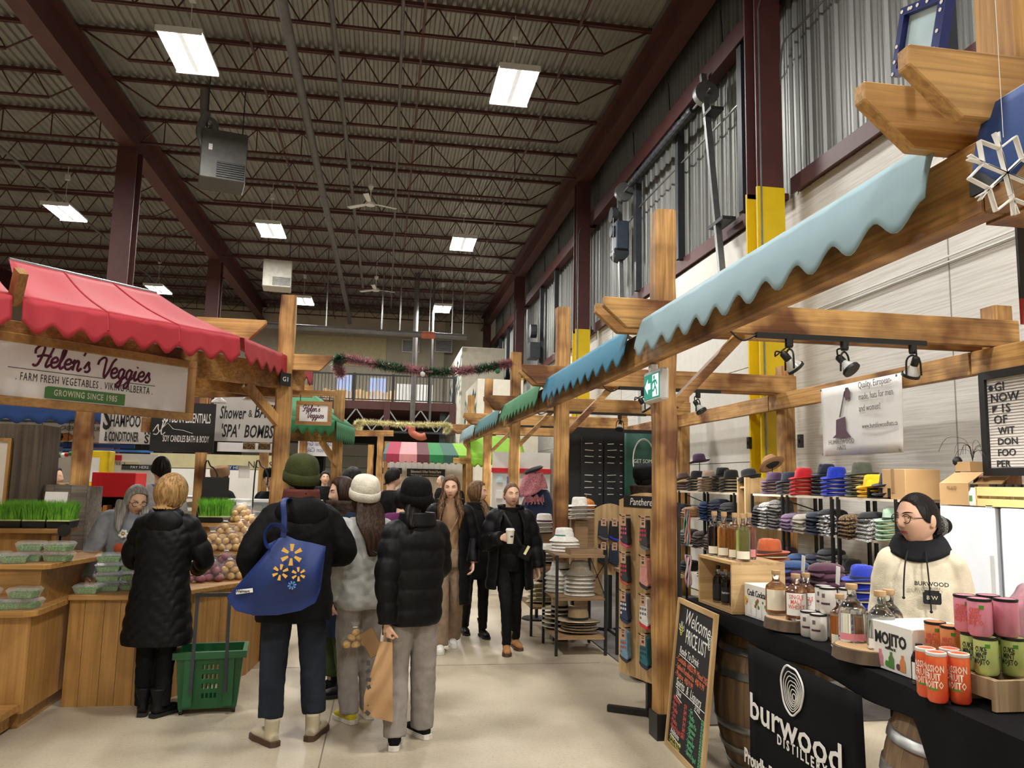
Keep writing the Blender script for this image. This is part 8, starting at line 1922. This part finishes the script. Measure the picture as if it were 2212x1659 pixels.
TOR = lambda zb, hem, waist, chest: [(zb, hem, hem*.68), (max(zb+.05,.62) if zb < .55 else zb+.06, hem*.97, hem*.68), (1.0, waist, waist*.70), (1.16, (waist+chest)/2*.98, waist*.72), (1.28, chest*.93, chest*.66), (1.365, chest*.78, chest*.54), (1.43, chest*.48, chest*.42)]
# --- A: quilted coat, blonde bob, seen from behind
a_ = person('woman with blonde bob in a long black quilted coat at the counter', (-1.50, 5.90, 0), PI-.12, 1.60, dict(ea=(-.27,-.10,1.10), wa=(-.16,-.30,1.0), eb=(.27,-.10,1.10), wb=(.16,-.30,1.0), ka=(-.075,-.01,.48), aa=(-.075,.03,.08), kb=(.075,-.02,.48), ab=(.06,.0,.08)), hair=('bob','hair_blonde'), face=False, head=(-.25,.25,0), lean=.05,
   top=jacket('fab_black', .48, [(.50,.245,.17),(.60,.24,.17),(.80,.215,.155),(1.02,.19,.14),(1.2,.205,.145),(1.29,.20,.14),(1.365,.17,.115),(1.43,.10,.085)], (.082,.07,.06), .013, .10, .16, hood=('fab_black',1.37,.125), vox=.0075, noise_amp=.003), bottom=trousers('fab_black2', .085,.068,.062,.07), shoes=two_shoes('fab_leather','rubber_black','boot',(-.5,.25)), vox=.009)
# --- B: vendor
b_ = person('grey haired vendor with glasses in a pale grey sweatshirt leaning over the counter', (-2.03, 6.95, 0), .25, 1.60, dict(hd=(.03,-.20,1.50), sa=(-.18,-.12,1.33), sb=(.18,-.12,1.33), ea=(-.29,-.12,1.05), wa=(-.28,-.36,.87), eb=(.25,-.25,1.08), wb=(.12,-.45,.92)), hair=('long','hair_grey', dict(side=-.15, back=-.2)), head=(.35,.35,0), lean=.14, glasses='iris_brown',
   top=jacket('fab_heather', .9, TOR(.80,.19,.185,.205), (.082,.07,.056)), bottom=trousers('fab_black2'), shoes=two_shoes('fab_leather','rubber_black'))
dz_ = MB(); fc_ = b_['S']((-.05, -.222, 1.22))
for k in range(7): dz_.sphere(fc_+V((.024*math.cos(k*.9), -.002, .024*math.sin(k*.9))), .012, 8, 6, 1, .35, 1)
dz_.build('daisy_print', 'paper_white', b_['coat'], smooth=True); MB().sphere(fc_+V((0,-.006,0)), .010, 8, 6, 1, .5, 1).build('daisy_centre', 'fruit_yellow', b_['coat'], smooth=True)
MB().sphere(b_['S']((-.075,-.205,1.10)), .035, 10, 8, 1, .3, 1.2).build('patch_print', 'felt_rust', b_['coat'], smooth=True)
# --- C: man in green beanie
c_ = person('man in olive beanie and black parka with a blue tote, seen from behind', (-.53, 5.29, 0), PI+.28, 1.72, dict(ea=(-.30,.0,1.13), wa=(-.20,-.22,1.05), eb=(.29,.03,1.12), wb=(.24,-.10,.92), ka=(-.13,-.01,.48), aa=(-.15,.03,.08), kb=(.11,-.01,.48), ab=(.12,.05,.08)), hair=('short','hair_dark'), face=False, head=(.1,.02,0),
   top=jacket('fab_black2', .70, [(.72,.235,.17),(.80,.235,.17),(1.0,.215,.16),(1.18,.225,.165),(1.29,.225,.165),(1.375,.19,.135),(1.45,.115,.10)], (.096,.082,.068), collar=('fab_maroon',1.40,1.525,.105,.09), hood=('fab_black2',1.37,.15), noise_amp=.010), bottom=trousers('fab_denim', .098,.083,.074,.15), shoes=two_shoes('suede_bone','rubber_gum','high',(-.55,.35), 1.06), vox=.009)
beanie(c_, 'fab_olivehat', .0, .06, True, -.25)
# --- D: grey sweatshirt, cream beanie
d_ = person('woman in grey sweatshirt and sweatpants with a cream beanie', (-.125, 5.66, 0), PI+.45, 1.61, dict(eb=(.22,.04,1.08), wb=(.225,-.03,.84), ea=(-.24,-.02,1.08), wa=(-.13,-.24,1.05), ka=(-.08,-.02,.48), aa=(-.10,-.02,.08), kb=(.08,-.02,.48), ab=(.07,.03,.08), hand_b=dict(curl=.9)), hair=('under','hair_brown'), face=False, head=(-.15,.0,0),
   top=jacket('fab_sweatgrey', .76, [(.78,.165,.13),(.83,.195,.145),(1.0,.195,.145),(1.18,.20,.145),(1.28,.195,.14),(1.365,.165,.115),(1.43,.095,.085)], (.082,.075,.056), noise_amp=.011, wr=.96), bottom=trousers('fab_pantgrey', .095,.08,.066,.065, stack_=.002), shoes=two_shoes('shoe_yellow','rubber_white','low',(-.2,.15), .95), vox=.006)
beanie(d_, 'fab_creamhat', -.005, .055, True, -.28)
# --- E: black puffer, black beanie
e_ = person('person in black puffer jacket and black beanie holding a kraft bag', (.215, 5.17, 0), PI+.42, 1.61, dict(eb=(.225,.05,1.07), wb=(.215,.06,.78), hand_b=dict(curl=1.0), ea=(-.23,-.08,1.10), wa=(-.14,-.22,1.05), ka=(-.10,-.02,.48), aa=(-.12,-.05,.08), kb=(.10,-.03,.48), ab=(.13,.06,.08)), hair=('under','hair_dark', ), face=False, head=(-.35,.0,0),
   top=jacket('fab_black', .74, [(.76,.175,.14),(.82,.19,.155),(1.0,.19,.155),(1.18,.195,.155),(1.30,.20,.15),(1.38,.175,.125),(1.45,.105,.095)], (.088,.078,.064), .013, .125, 0, collar=('fab_black',1.40,1.49,.115,.10), asp=.12), bottom=trousers('fab_pantgrey', .098,.086,.076,.065, stack_=.002), shoes=two_shoes('fab_black2','rubber_white','low',(.1,-.5), 1.05), vox=.0065)
beanie(e_, 'fab_blackhat', -.01, .05, True, -.25)
def lock(c, pts, w_, m, th=.03):
    P = smooth_line([c['S'](p) for p in pts], 6); n = len(P); s = c['s']
    b = MB().tube(P, [(th*s*(1-.5*i/n), w_*s*(math.sin(PI*(.25+.72*i/n)))) for i in range(n)], 24, ref=(0,1,0))
    for i, p in enumerate(b.v): p += V((0, .006*math.sin(i % 24*2.6), 0))+V((.006*math.sin(p.z*30), 0, 0))
    b.build('hair_lock', m, c['t'], smooth=True, ang=80)
lock(d_, [(0,.05,1.55),(0,.10,1.44),(0,.165,1.32),(.0,.175,1.16)], .115, 'hair_brown')
lock(e_, [(.05,.05,1.54),(.08,.09,1.46),(.10,.13,1.40)], .06, 'hair_dark', .025)
lock(b_, [(-.07,-.22,1.50),(-.085,-.24,1.38),(-.08,-.25,1.24)], .05, 'hair_grey'); lock(b_, [(.09,-.20,1.50),(.10,-.23,1.38),(.09,-.25,1.26)], .045, 'hair_grey')
# --- F: woman with fur hood
f_ = person('brown haired woman in navy coat with dark fur hood, face turned left', (-.30, 6.33, 0), -PI/2+.45, 1.62, dict(aa=(-.11,.0,.08), ab=(.12,.03,.08), ka=(-.10,-.02,.48), kb=(.11,-.02,.48)), hair=('long','hair_brown'), head=(-.15,.12,0),
   top=jacket('fab_navy', .46, TOR(.46,.21,.185,.21), (.085,.075,.065), noise_amp=.01, collar=('fab_fur',1.38,1.52,.13,.15)), bottom=trousers('fab_olive', .09,.075,.06,.12), shoes=two_shoes('fab_leather','rubber_black','tall',(.15,-.2), 1.05))
# --- G: tan sweater, long open coat
g_ = person('long haired woman in tan sweater and long open black coat walking forward', (.66, 7.90, 0), -.08, 1.66, dict(ea=(-.23,.02,1.10), wa=(-.22,-.06,.86), eb=(.24,.02,1.10), wb=(.24,-.06,.85), ka=(-.07,-.12,.50), aa=(-.06,-.13,.08), kb=(.08,.02,.48), ab=(.06,.18,.10)), hair=('long','hair_ombre', dict(side=-.16, back=-.24)), head=(-.05,.08,0),
   top=multi(jacket('fab_beige', .9, TOR(.84,.155,.15,.17), (.06,.05,.045), collar=('fab_beige',1.40,1.48,.075,.07))), bottom=trousers('fab_tanpants', .09,.08,.085,.06), shoes=two_shoes('fab_white','rubber_white','low',(0,.1)))
def open_coat(c, m, zb, half=.62, w_=.225, puff=.006, sp=.12, arm=(.082,.072,.062), asp=.12):
    """long coat worn open: a shell round the back and sides with a gap in front, plus sleeves"""
    t, s, P = c['t'], c['s'], c['P']; ln = c['lean']; b = MB()
    prof = [(zb,w_*1.02,w_*.80),(.70,w_*1.0,w_*.78),(.95,w_*.92,w_*.72),(1.15,w_*.92,w_*.72),(1.27,w_*.90,w_*.68),(1.36,w_*.76,w_*.58),(1.43,w_*.50,w_*.48)]
    R = interp([(0,0,z,rx,ry) for z, rx, ry in prof], 60)
    def fn(u, v, inn=0):
        cx, cy, z, rx, ry = R[int(round(v*59))]; gap = half*lerp(1.0, .75, v); a = lerp(gap, 2*PI-gap, u); f = 1+puff/.2*(abs(math.sin(PI*z/sp))**.6-.5)-inn
        return V((rx*f*math.sin(a)*s, (-ry*f*math.cos(a)-ln*max(0,(z-.9)/.5)*.8)*s, z*s))
    n, m_ = 40, 60; outer = MB().grid(lambda u, v: fn(u, v), n, m_); inner = MB().grid(lambda u, v: fn(u, v, .13), n, m_)
    o = len(outer.v); outer.add(inner.v, [tuple(reversed(f)) for f in inner.f])
    for i in range(n-1): outer.f += [(i, o+i, o+i+1, i+1), ((m_-1)*n+i, (m_-1)*n+i+1, o+(m_-1)*n+i+1, o+(m_-1)*n+i)]
    for j in range(m_-1): outer.f += [(j*n, (j+1)*n, o+(j+1)*n, o+j*n), (j*n+n-1, o+j*n+n-1, o+(j+1)*n+n-1, (j+1)*n+n-1)]
    b.add(outer.v, outer.f)
    for q in 'ab':
        limb(b, [P['s'+q]*.55+V((0,0,P['s'+q].z*.45+.02*s)), P['s'+q], P['s'+q].lerp(P['e'+q],.5), P['e'+q], P['e'+q].lerp(P['w'+q],.5), P['w'+q]], [arm[0]*s*.72, arm[0]*s*.95, arm[0]*s, arm[1]*s, arm[2]*s*1.02, arm[2]*s], 16, 8, puff, asp)
    sd = V((loc_seed(t), 1, 0)); co_ = remesh(b, 'coat', m, t, .0085, 2, disp=lambda co, no: co+no*(.006*noise.noise(co*10+sd)))
    h = MB(); h.grid(lambda u, v: V((lerp(.085,.12,v)*math.sin(lerp(.7,2*PI-.7,u))*1.1*s, (-lerp(.075,.105,v)*math.cos(lerp(.7,2*PI-.7,u))+.02-ln*.8)*s, lerp(1.36,1.475,v)*s)), 30, 6).build('collar', m, co_, smooth=True, solid=.03*s)
for sx_ in (-1, 1): lock(g_, [(sx_*.07,-.06,1.55),(sx_*.085,-.10,1.44),(sx_*.105,-.175,1.33),(sx_*.095,-.185,1.18)], .036, 'hair_ombre', .022)
open_coat(g_, 'fab_black', .44, .55, .225, .006, .13)
st_ = MB().tube(smooth_line([g_['S'](p) for p in ((.12,-.11,1.42),(.06,-.155,1.25),(-.06,-.165,1.05),(-.15,-.12,.92))], 6), .009, 6); st_.build('bag_strap', 'fab_beige', g_['t'], smooth=True)
# --- H: woman behind
h_p = person('light brown haired woman in black coat looking to the right, behind the others', (1.0, 8.55, 0), .1, 1.61, dict(ka=(-.08,.04,.48), aa=(-.08,.14,.08), kb=(.08,-.06,.48), ab=(.08,-.10,.08)), hair=('long','hair_light'), head=(1.15,.0,0), top=jacket('fab_black2', .62, TOR(.62,.20,.18,.205), (.08,.07,.06), collar=('fab_black2',1.39,1.47,.10,.09)), bottom=trousers('fab_black', .085,.065,.05,.08), shoes=two_shoes('fab_leather','rubber_black','boot',(0,.1)))
lock(h_p, [(.0,-.04,1.52),(.07,-.10,1.42),(.08,-.165,1.30)], .05, 'hair_light', .022)
# --- I: woman with coffee
i_ = person('woman with tied hair in open black puffer carrying a white coffee cup', (1.25, 7.78, 0), -.06, 1.605, dict(ea=(-.27,-.02,1.08), wa=(-.115,-.27,1.15), hand_a=dict(d=(.75,-.35,.3), n=(.55,.75,0), curl=.75, th=-1), ea2=0) | dict(eb=(.26,.03,1.08), wb=(.29,-.03,.83), ka=(-.045,-.13,.50), aa=(-.03,-.13,.08), kb=(.07,.02,.48), ab=(.09,.14,.10)), hair=('tied','hair_light'), head=(.18,.05,0), skin='skin_fair',
   top=jacket('fab_black2', .78, TOR(.80,.155,.145,.17), (.06,.05,.045), collar=('fab_black2',1.39,1.45,.08,.085)), bottom=trousers('fab_black2', .085,.062,.046,.08), shoes=two_shoes('fab_ugg','rubber_gum','boot',(-.05,.15), 1.05))
open_coat(i_, 'fab_black', .62, .70, .245, .010, .15, (.094,.086,.070), .13)
# --- J: bartender
j_p = person('bartender with round glasses and tied dark hair in a cream hoodie', (2.72, 3.72, 0), -.72, 1.60, dict(sa=(-.145,0,1.33), sb=(.145,0,1.33), ea=(-.20,.02,1.06), wa=(-.20,-.08,.82), eb=(.20,.02,1.06), wb=(.21,-.06,.82), hd=(0,-.035,1.565)), hair=('tied','hair_dark'), head=(-.72,.0,0), skin='skin_fair', glasses='hair_brown', vox=.005, hs=1.18,
   top=jacket('fab_cream', .9, [(.78,.175,.145),(.85,.185,.155),(1.02,.185,.155),(1.18,.185,.15),(1.28,.18,.14),(1.355,.155,.115),(1.42,.09,.085)], (.080,.072,.058), noise_amp=.005), bottom=trousers('fab_black2'), shoes=two_shoes('fab_leather','rubber_black'))
def hoodie(c):
    t, s, S = c['t'], c['s'], c['S']; co_ = c['coat']; h = MB()
    def cf(u, v):
        a = u*2*PI; fr_ = max(0, math.cos(a)); r = lerp(.088, .135, v)*(1+.06*math.sin(a*2+1)); return S((r*1.12*math.sin(a), -r*math.cos(a)*.95+.015, lerp(1.475-.035*fr_, 1.39-.05*fr_**2, v)+.015*math.sin(v*PI)))
    h.grid(cf, 48, 8, wrap=True).build('hood', 'fab_charcoal', co_, smooth=True, solid=.035*s)
    for x, l in ((-.055, .20), (.05, .26)):
        P = smooth_line([S((x*.8,-.125,1.40)), S((x,-.175,1.33)), S((x*1.15,-.188,1.33-l*.5)), S((x*1.2,-.19,1.36-l))], 5); MB().tube(P, .004*s, 6).sphere(P[-1], .008*s, 8, 6).build('drawstring', 'fab_charcoal', co_, smooth=True)
    M = frame(S((.045,-.187,1.18)), (1,.12,0), (0,.02,1))
    text('BURWOOD', .030*s, M @ MX.Translation((.02,.055,0)), 'ink_black', co_, world=False, bold=.0006, ext=.001); text('DISTILLERY', .016*s, M @ MX.Translation((.02,.036,0)), 'ink_black', co_, world=False, ext=.001)
    MB().prism([(-.015,-.04),(.055,-.04),(.06,-.032),(.06,.012),(.052,.018),(.052,.026),(-.012,.026),(-.012,.018),(-.02,.012),(-.02,-.032)], M, .002).build('jar_print', 'ink_black', co_); text('B/W', .028*s, M @ MX.Translation((.02,-.01,.0025)), 'fab_cream', co_, world=False, ext=.0005)
    MB().lathe([(.02,-.012),(.036,-.008),(.036,.008),(.02,.012)], 20).xf(c['HM'] @ MX.Translation((0,.118,-.03)) @ MX.Rotation(PI/2,4,'X') @ MX.Scale(1.35,4)).build('scrunchie', 'fab_fur' if False else 'felt_fleck', t, smooth=True)
hoodie(j_p)
# --- K, L and people in the background
def bg(lab, px, py_top, Y, H, rz, hairs, topm, bottomm='fab_black2', face=False, skin='skin_fair', head=(0,0,0), hatm=None, collar=None, glasses=False, zb=.85, loc=None):
    q = PY(px, py_top, Y)
    c = person(lab, (q.x, Y, 0), rz, H, {}, hair=hairs, top=jacket(topm, zb, TOR(max(.6, zb-.1),.20,.19,.215), (.08,.07,.058), vox=.013, collar=collar), bottom=trousers(bottomm), shoes=two_shoes('fab_leather','rubber_black'), face=face, skin=skin, head=head, vox=.011, glasses=glasses)
    if hatm: beanie(c, hatm, .015, .02, False, -.2)
    return c
bg('man in black cap and fur trimmed hood beside the sock stand', 1395, 1005, 8.0, 1.80, PI+.6, ('short','hair_dark'), 'fab_black2', skin='skin_dark', head=(-1.2,0,0), hatm='fab_blackhat', collar=('fab_fur',1.40,1.52,.13,.15), face=True)
bg('dark haired man in grey and blue shirt behind the vendor, seen from behind', 350, 988, 8.9, 1.80, PI+.3, ('short','hair_dark'), 'fab_greytee', collar=('fab_bluegrey',1.385,1.43,.085,.075))
bg('dark haired man in black jacket looking right, in the distance', 848, 1016, 10.5, 1.76, PI/2+.5, ('short','hair_dark'), 'fab_black2', face=True)
bg('woman with glasses and light hair in the distance behind the cream beanie', 908, 1028, 12.0, 1.66, -.3, ('long','hair_light'), 'fab_black2', face=True, glasses='iris_brown')
bg('bald man in black jacket at the far stall', 955, 1030, 18.5, 1.72, -1.2, ('bald','hair_grey'), 'fab_black2', face=True)
bg('dark haired person at the far stall counter', 982, 1034, 18.8, 1.66, PI, ('long','hair_dark'), 'fab_charcoal')
bg('smiling man in black cap and glasses by the deli case', 588, 1024, 10.9, 1.70, -.5, ('short','hair_dark'), 'fab_black2', face=True, hatm='fab_blackhat', glasses='iris_brown')
bg('person with fawn fur hood at far left behind the cabinet', 112, 1008, 9.6, 1.68, PI/2, ('long','hair_brown'), 'fab_black2', collar=('fab_fawnfur',1.36,1.52,.14,.19))
bg('person with dark curly hair behind the fur hooded woman', 762, 1018, 8.6, 1.71, PI, ('bob','hair_dark'), 'fab_charcoal')
bg('person in purple jacket between the two beanies', 868, 1058, 8.3, 1.52, PI, ('long','hair_dark'), 'fab_purple')
bg('man in black far behind the olive beanie', 702, 1024, 15.5, 1.74, .2, ('short','hair_dark'), 'fab_black2', face=True)
bg('man in flat brown cap near the deli case', 475, 1018, 10.4, 1.72, PI-.5, ('short','hair_brown'), 'fab_charcoal', hatm='fab_beige')
# ================================================================ THINGS PEOPLE CARRY
mat('tote_blue', '#0a2866', 0.55, 0, 0.06, 5, bump=0.1); mat('spark_yellow', '#e8b24a', 0.6, 0, 0); mat('spark_blue', '#5f93c8', 0.6, 0, 0); mat('kraft', '#a8835a', 0.85, 0, 0.08, 6, bump=0.15, bscale=30)
tt = thing('tote_bag', 'large bright blue tote bag with yellow sparks on the man shoulder', 'bag', (-.80, 4.98, .70))
TB = [(PY(488, 1300, 5.0)), (PY(565, 1328, 4.98)), (PY(640, 1318, 4.97)), (PY(690, 1285, 5.0)), (PY(705, 1180, 5.05)), (PY(655, 1168, 5.0)), (PY(612, 1160, 4.98)), (PY(598, 1178, 4.98))]
def tote():
    L = [(488,1288),(520,1262),(560,1222),(590,1180)]; bot = [(492,1298),(508,1318),(550,1329),(600,1328),(650,1318),(682,1300),(692,1270),(698,1230),(704,1182)]; topl = [(598,1165),(620,1158),(640,1166),(672,1172),(704,1180)]
    b = MB(); n, m_ = 40, 24
    def edge(P, f): 
        f *= len(P)-1; i = min(int(f), len(P)-2); return lerp(P[i][0],P[i+1][0],f-i), lerp(P[i][1],P[i+1][1],f-i)
    def fn(u, v, side):
        # u across, v from opening (0) to base (1)
        T = edge([(590,1176),(600,1163),(620,1157),(640,1166),(672,1172),(704,1180)], u); B = edge([(490,1290),(495,1302),(510,1320),(550,1330),(600,1329),(650,1319),(682,1302),(693,1272)], u)
        x, y = lerp(T[0],B[0],v), lerp(T[1],B[1],v)
        y += 0; bul = math.sin(min(1,v*1.15)*PI*.85)*math.sin(u*PI)**.6; Y = 4.99+side*(.015+.085*bul)+.006*math.sin(u*17+v*5)
        return PY(x, y, Y)
    A = [[fn(i/(n-1), j/(m_-1), -1) for i in range(n)] for j in range(m_)]; C = [[fn(i/(n-1), j/(m_-1), 1) for i in range(n)] for j in range(m_)]
    for g in (A, C): 
        for r_ in g: b.v += r_
    o = n*m_
    for j in range(m_-1):
        for i in range(n-1): b.f += [(j*n+i, j*n+i+1, (j+1)*n+i+1, (j+1)*n+i), (o+j*n+i, o+(j+1)*n+i, o+(j+1)*n+i+1, o+j*n+i+1)]
        b.f += [(j*n, (j+1)*n, o+(j+1)*n, o+j*n), (j*n+n-1, o+j*n+n-1, o+(j+1)*n+n-1, (j+1)*n+n-1)]
    for i in range(n-1): b.f.append(((m_-1)*n+i, (m_-1)*n+i+1, o+(m_-1)*n+i+1, o+(m_-1)*n+i))
    b.build('bag_body', 'tote_blue', tt, smooth=True, world=True)
    return fn
tfn = tote()
for pts in ([(612,1160,4.97),(614,1120,4.98),(612,1085,5.0),(622,1076,5.12),(634,1090,5.2)], [(598,1172,4.98),(578,1180,4.93),(572,1155,4.90),(585,1135,4.92),(606,1136,4.95),(617,1150,4.97)]):
    MB().tube([PY(*p) for p in smooth_line(pts, 5)] if False else [PY(p.x, p.y, p.z) for p in smooth_line(pts, 6)], [(.003,.017)]*len(smooth_line(pts,6)), 8, ref=(0,1,0)).build('handle', 'tote_blue', tt, world=True)
def spark(px, py, r, m, n=6, ph=0):
    q = PY(px, py, 4.87); M = frame(q, (1,0,0), (0,0,1))
    for k in range(n):
        a = ph+k*2*PI/n; d = V((math.cos(a), math.sin(a))); p = V((-d.y, d.x)); a0, a1 = r*.35, r; w0, w1 = r*.10, r*.20
        MB().prism([tuple(d*a0-p*w0), tuple(d*a1-p*w1), tuple(d*a1+p*w1), tuple(d*a0+p*w0)], M, .012).build('spark_ray', m, tt, world=True)
spark(630, 1198, .062, 'spark_yellow', 6, .5); spark(606, 1236, .046, 'spark_yellow', 6, .4); spark(645, 1240, .040, 'spark_yellow', 6, .6); spark(631, 1264, .024, 'spark_blue', 8, .2)
q = PY(528, 1277, 4.90); MB().box(q, (.095,.006,.024), MX.Rotation(-.12,3,'Y')).build('label', 'print_white', tt, world=True); text('Walmart', .022, frame(q+V((-.01,-.004,0)), (1,0,0), (0,0,1)), 'ink_black', tt, bold=.0005)
# kraft bag
kb = thing('kraft_bag', 'brown paper bag with leaf print hanging from the hand', 'bag', PY(822, 1560, 5.05))
def kraft(u, v, side):
    Tl, Tr = (822,1385), (848,1388); Bl, Br = (786,1545), (848,1560)
    x = lerp(lerp(Tl[0],Tr[0],u), lerp(Bl[0],Br[0],u), min(1, v*1.35)); y = lerp(lerp(Tl[1],Tr[1],u), lerp(Bl[1],Br[1],u), v)
    return PY(x, y, 5.02+side*(.012+.06*min(1, v*1.5))+.006*math.sin(u*9+v*13))
b = MB(); n, m_ = 14, 18
for sd_ in (-1, 1):
    for j in range(m_):
        for i in range(n): b.v.append(kraft(i/(n-1), j/(m_-1), sd_))
o = n*m_
for j in range(m_-1):
    for i in range(n-1): b.f += [(j*n+i, j*n+i+1, (j+1)*n+i+1, (j+1)*n+i), (o+j*n+i, o+(j+1)*n+i, o+(j+1)*n+i+1, o+j*n+i+1)]
    b.f += [(j*n, (j+1)*n, o+(j+1)*n, o+j*n), (j*n+n-1, o+j*n+n-1, o+(j+1)*n+n-1, (j+1)*n+n-1)]
for i in range(n-1): b.f.append(((m_-1)*n+i, (m_-1)*n+i+1, o+(m_-1)*n+i+1, o+(m_-1)*n+i))
b.build('paper_body', 'kraft', kb, smooth=True, world=True, ang=40)
for k in range(7):
    q = PY(797-k*.8+rnd.uniform(-3,3), 1432+k*18, 4.958-.002*k); MB().box(q, (.022,.003,.03), MX.Rotation(k*.9,3,'Y')).build('leaf_print', 'ink_dark', kb, world=True)
MB().tube([PY(828,1388,5.02), PY(832,1368,5.02), PY(842,1368,5.03), PY(846,1390,5.03)], .006, 6).build('handle', 'kraft', kb, world=True)
bag(PY(766, 1398, 5.52), 'potato_yellow', 9, 'clear bag of potatoes held low by the woman in grey', .4, .78, 'held potatoes')
pe = thing('paper_packet', 'folded brown paper packet held beside the potato bag', 'packet', PY(795, 1400, 5.42)); M = frame(PY(775,1372,5.42), PY(802,1356,5.40)-PY(775,1372,5.42), PY(790,1420,5.40)-PY(775,1372,5.42))
MB().prism([(0,0),(.10,0),(.10,.17),(0,.17)], M, .02).build('paper_body', 'kraft', pe, world=True, bevel=.004)
# coffee cup
S_ = i_['S']; W4 = MX.Translation((1.25,7.78,0)) @ MX.Rotation(-.06,4,'Z'); cp_ = W4 @ S_((-.035,-.315,1.10))
cc = thing('coffee_cup', 'white paper coffee cup with lid held in front of the chest', 'cup', cp_)
mat('cup_paper', '#e4dfcf', .6, 0, .02)
MB().lathe([(.029,0),(.031,.004),(.040,.118),(.041,.122)], 20).build('cup_body', 'cup_paper', cc, smooth=True); MB().lathe([(.043,.120),(.044,.126),(.040,.134),(.038,.142),(.03,.143),(0,.142)], 20).build('lid', 'paper_white', cc, smooth=True); patch(.0365, -PI/2-.1, -PI/2+.75, .06, .085, 'ink_dark', cc, 'logo_print', 6)
# crossbody bag
cbg = thing('crossbody_bag', 'small black crossbody bag on the woman with the coffee', 'bag', W4 @ S_((.12,-.20,.98)))
MB().box(W4 @ S_((.13,-.205,1.0)), (.13,.05,.12), MX.Rotation(.5,3,'Y')).build('pouch', 'fab_leather', cbg, world=True, bevel=.012); MB().tube([W4 @ S_(p) for p in smooth_line([(-.09,-.13,1.40),(-.02,-.185,1.28),(.06,-.195,1.14),(.10,-.20,1.06)], 5)], [(.003,.013)]*16, 6, ref=(0,1,0)).build('strap', 'fab_leather', cbg, world=True); MB().box(W4 @ S_((.145,-.235,1.03)), (.025,.006,.09), MX.Rotation(.5,3,'Y')).build('tag', 'tinsel_gold', cbg, world=True)
# phone in the hand of the woman in grey
q = PY(822, 1198, 5.33); tag(MB().box(q, (.10,.10,.009), MX.Rotation(.3,3,'Y') @ MX.Rotation(.5,3,'Z')).build('phone', 'screen_black', None, bevel=.002), 'dark phone held between the grey and black jackets', 'phone')
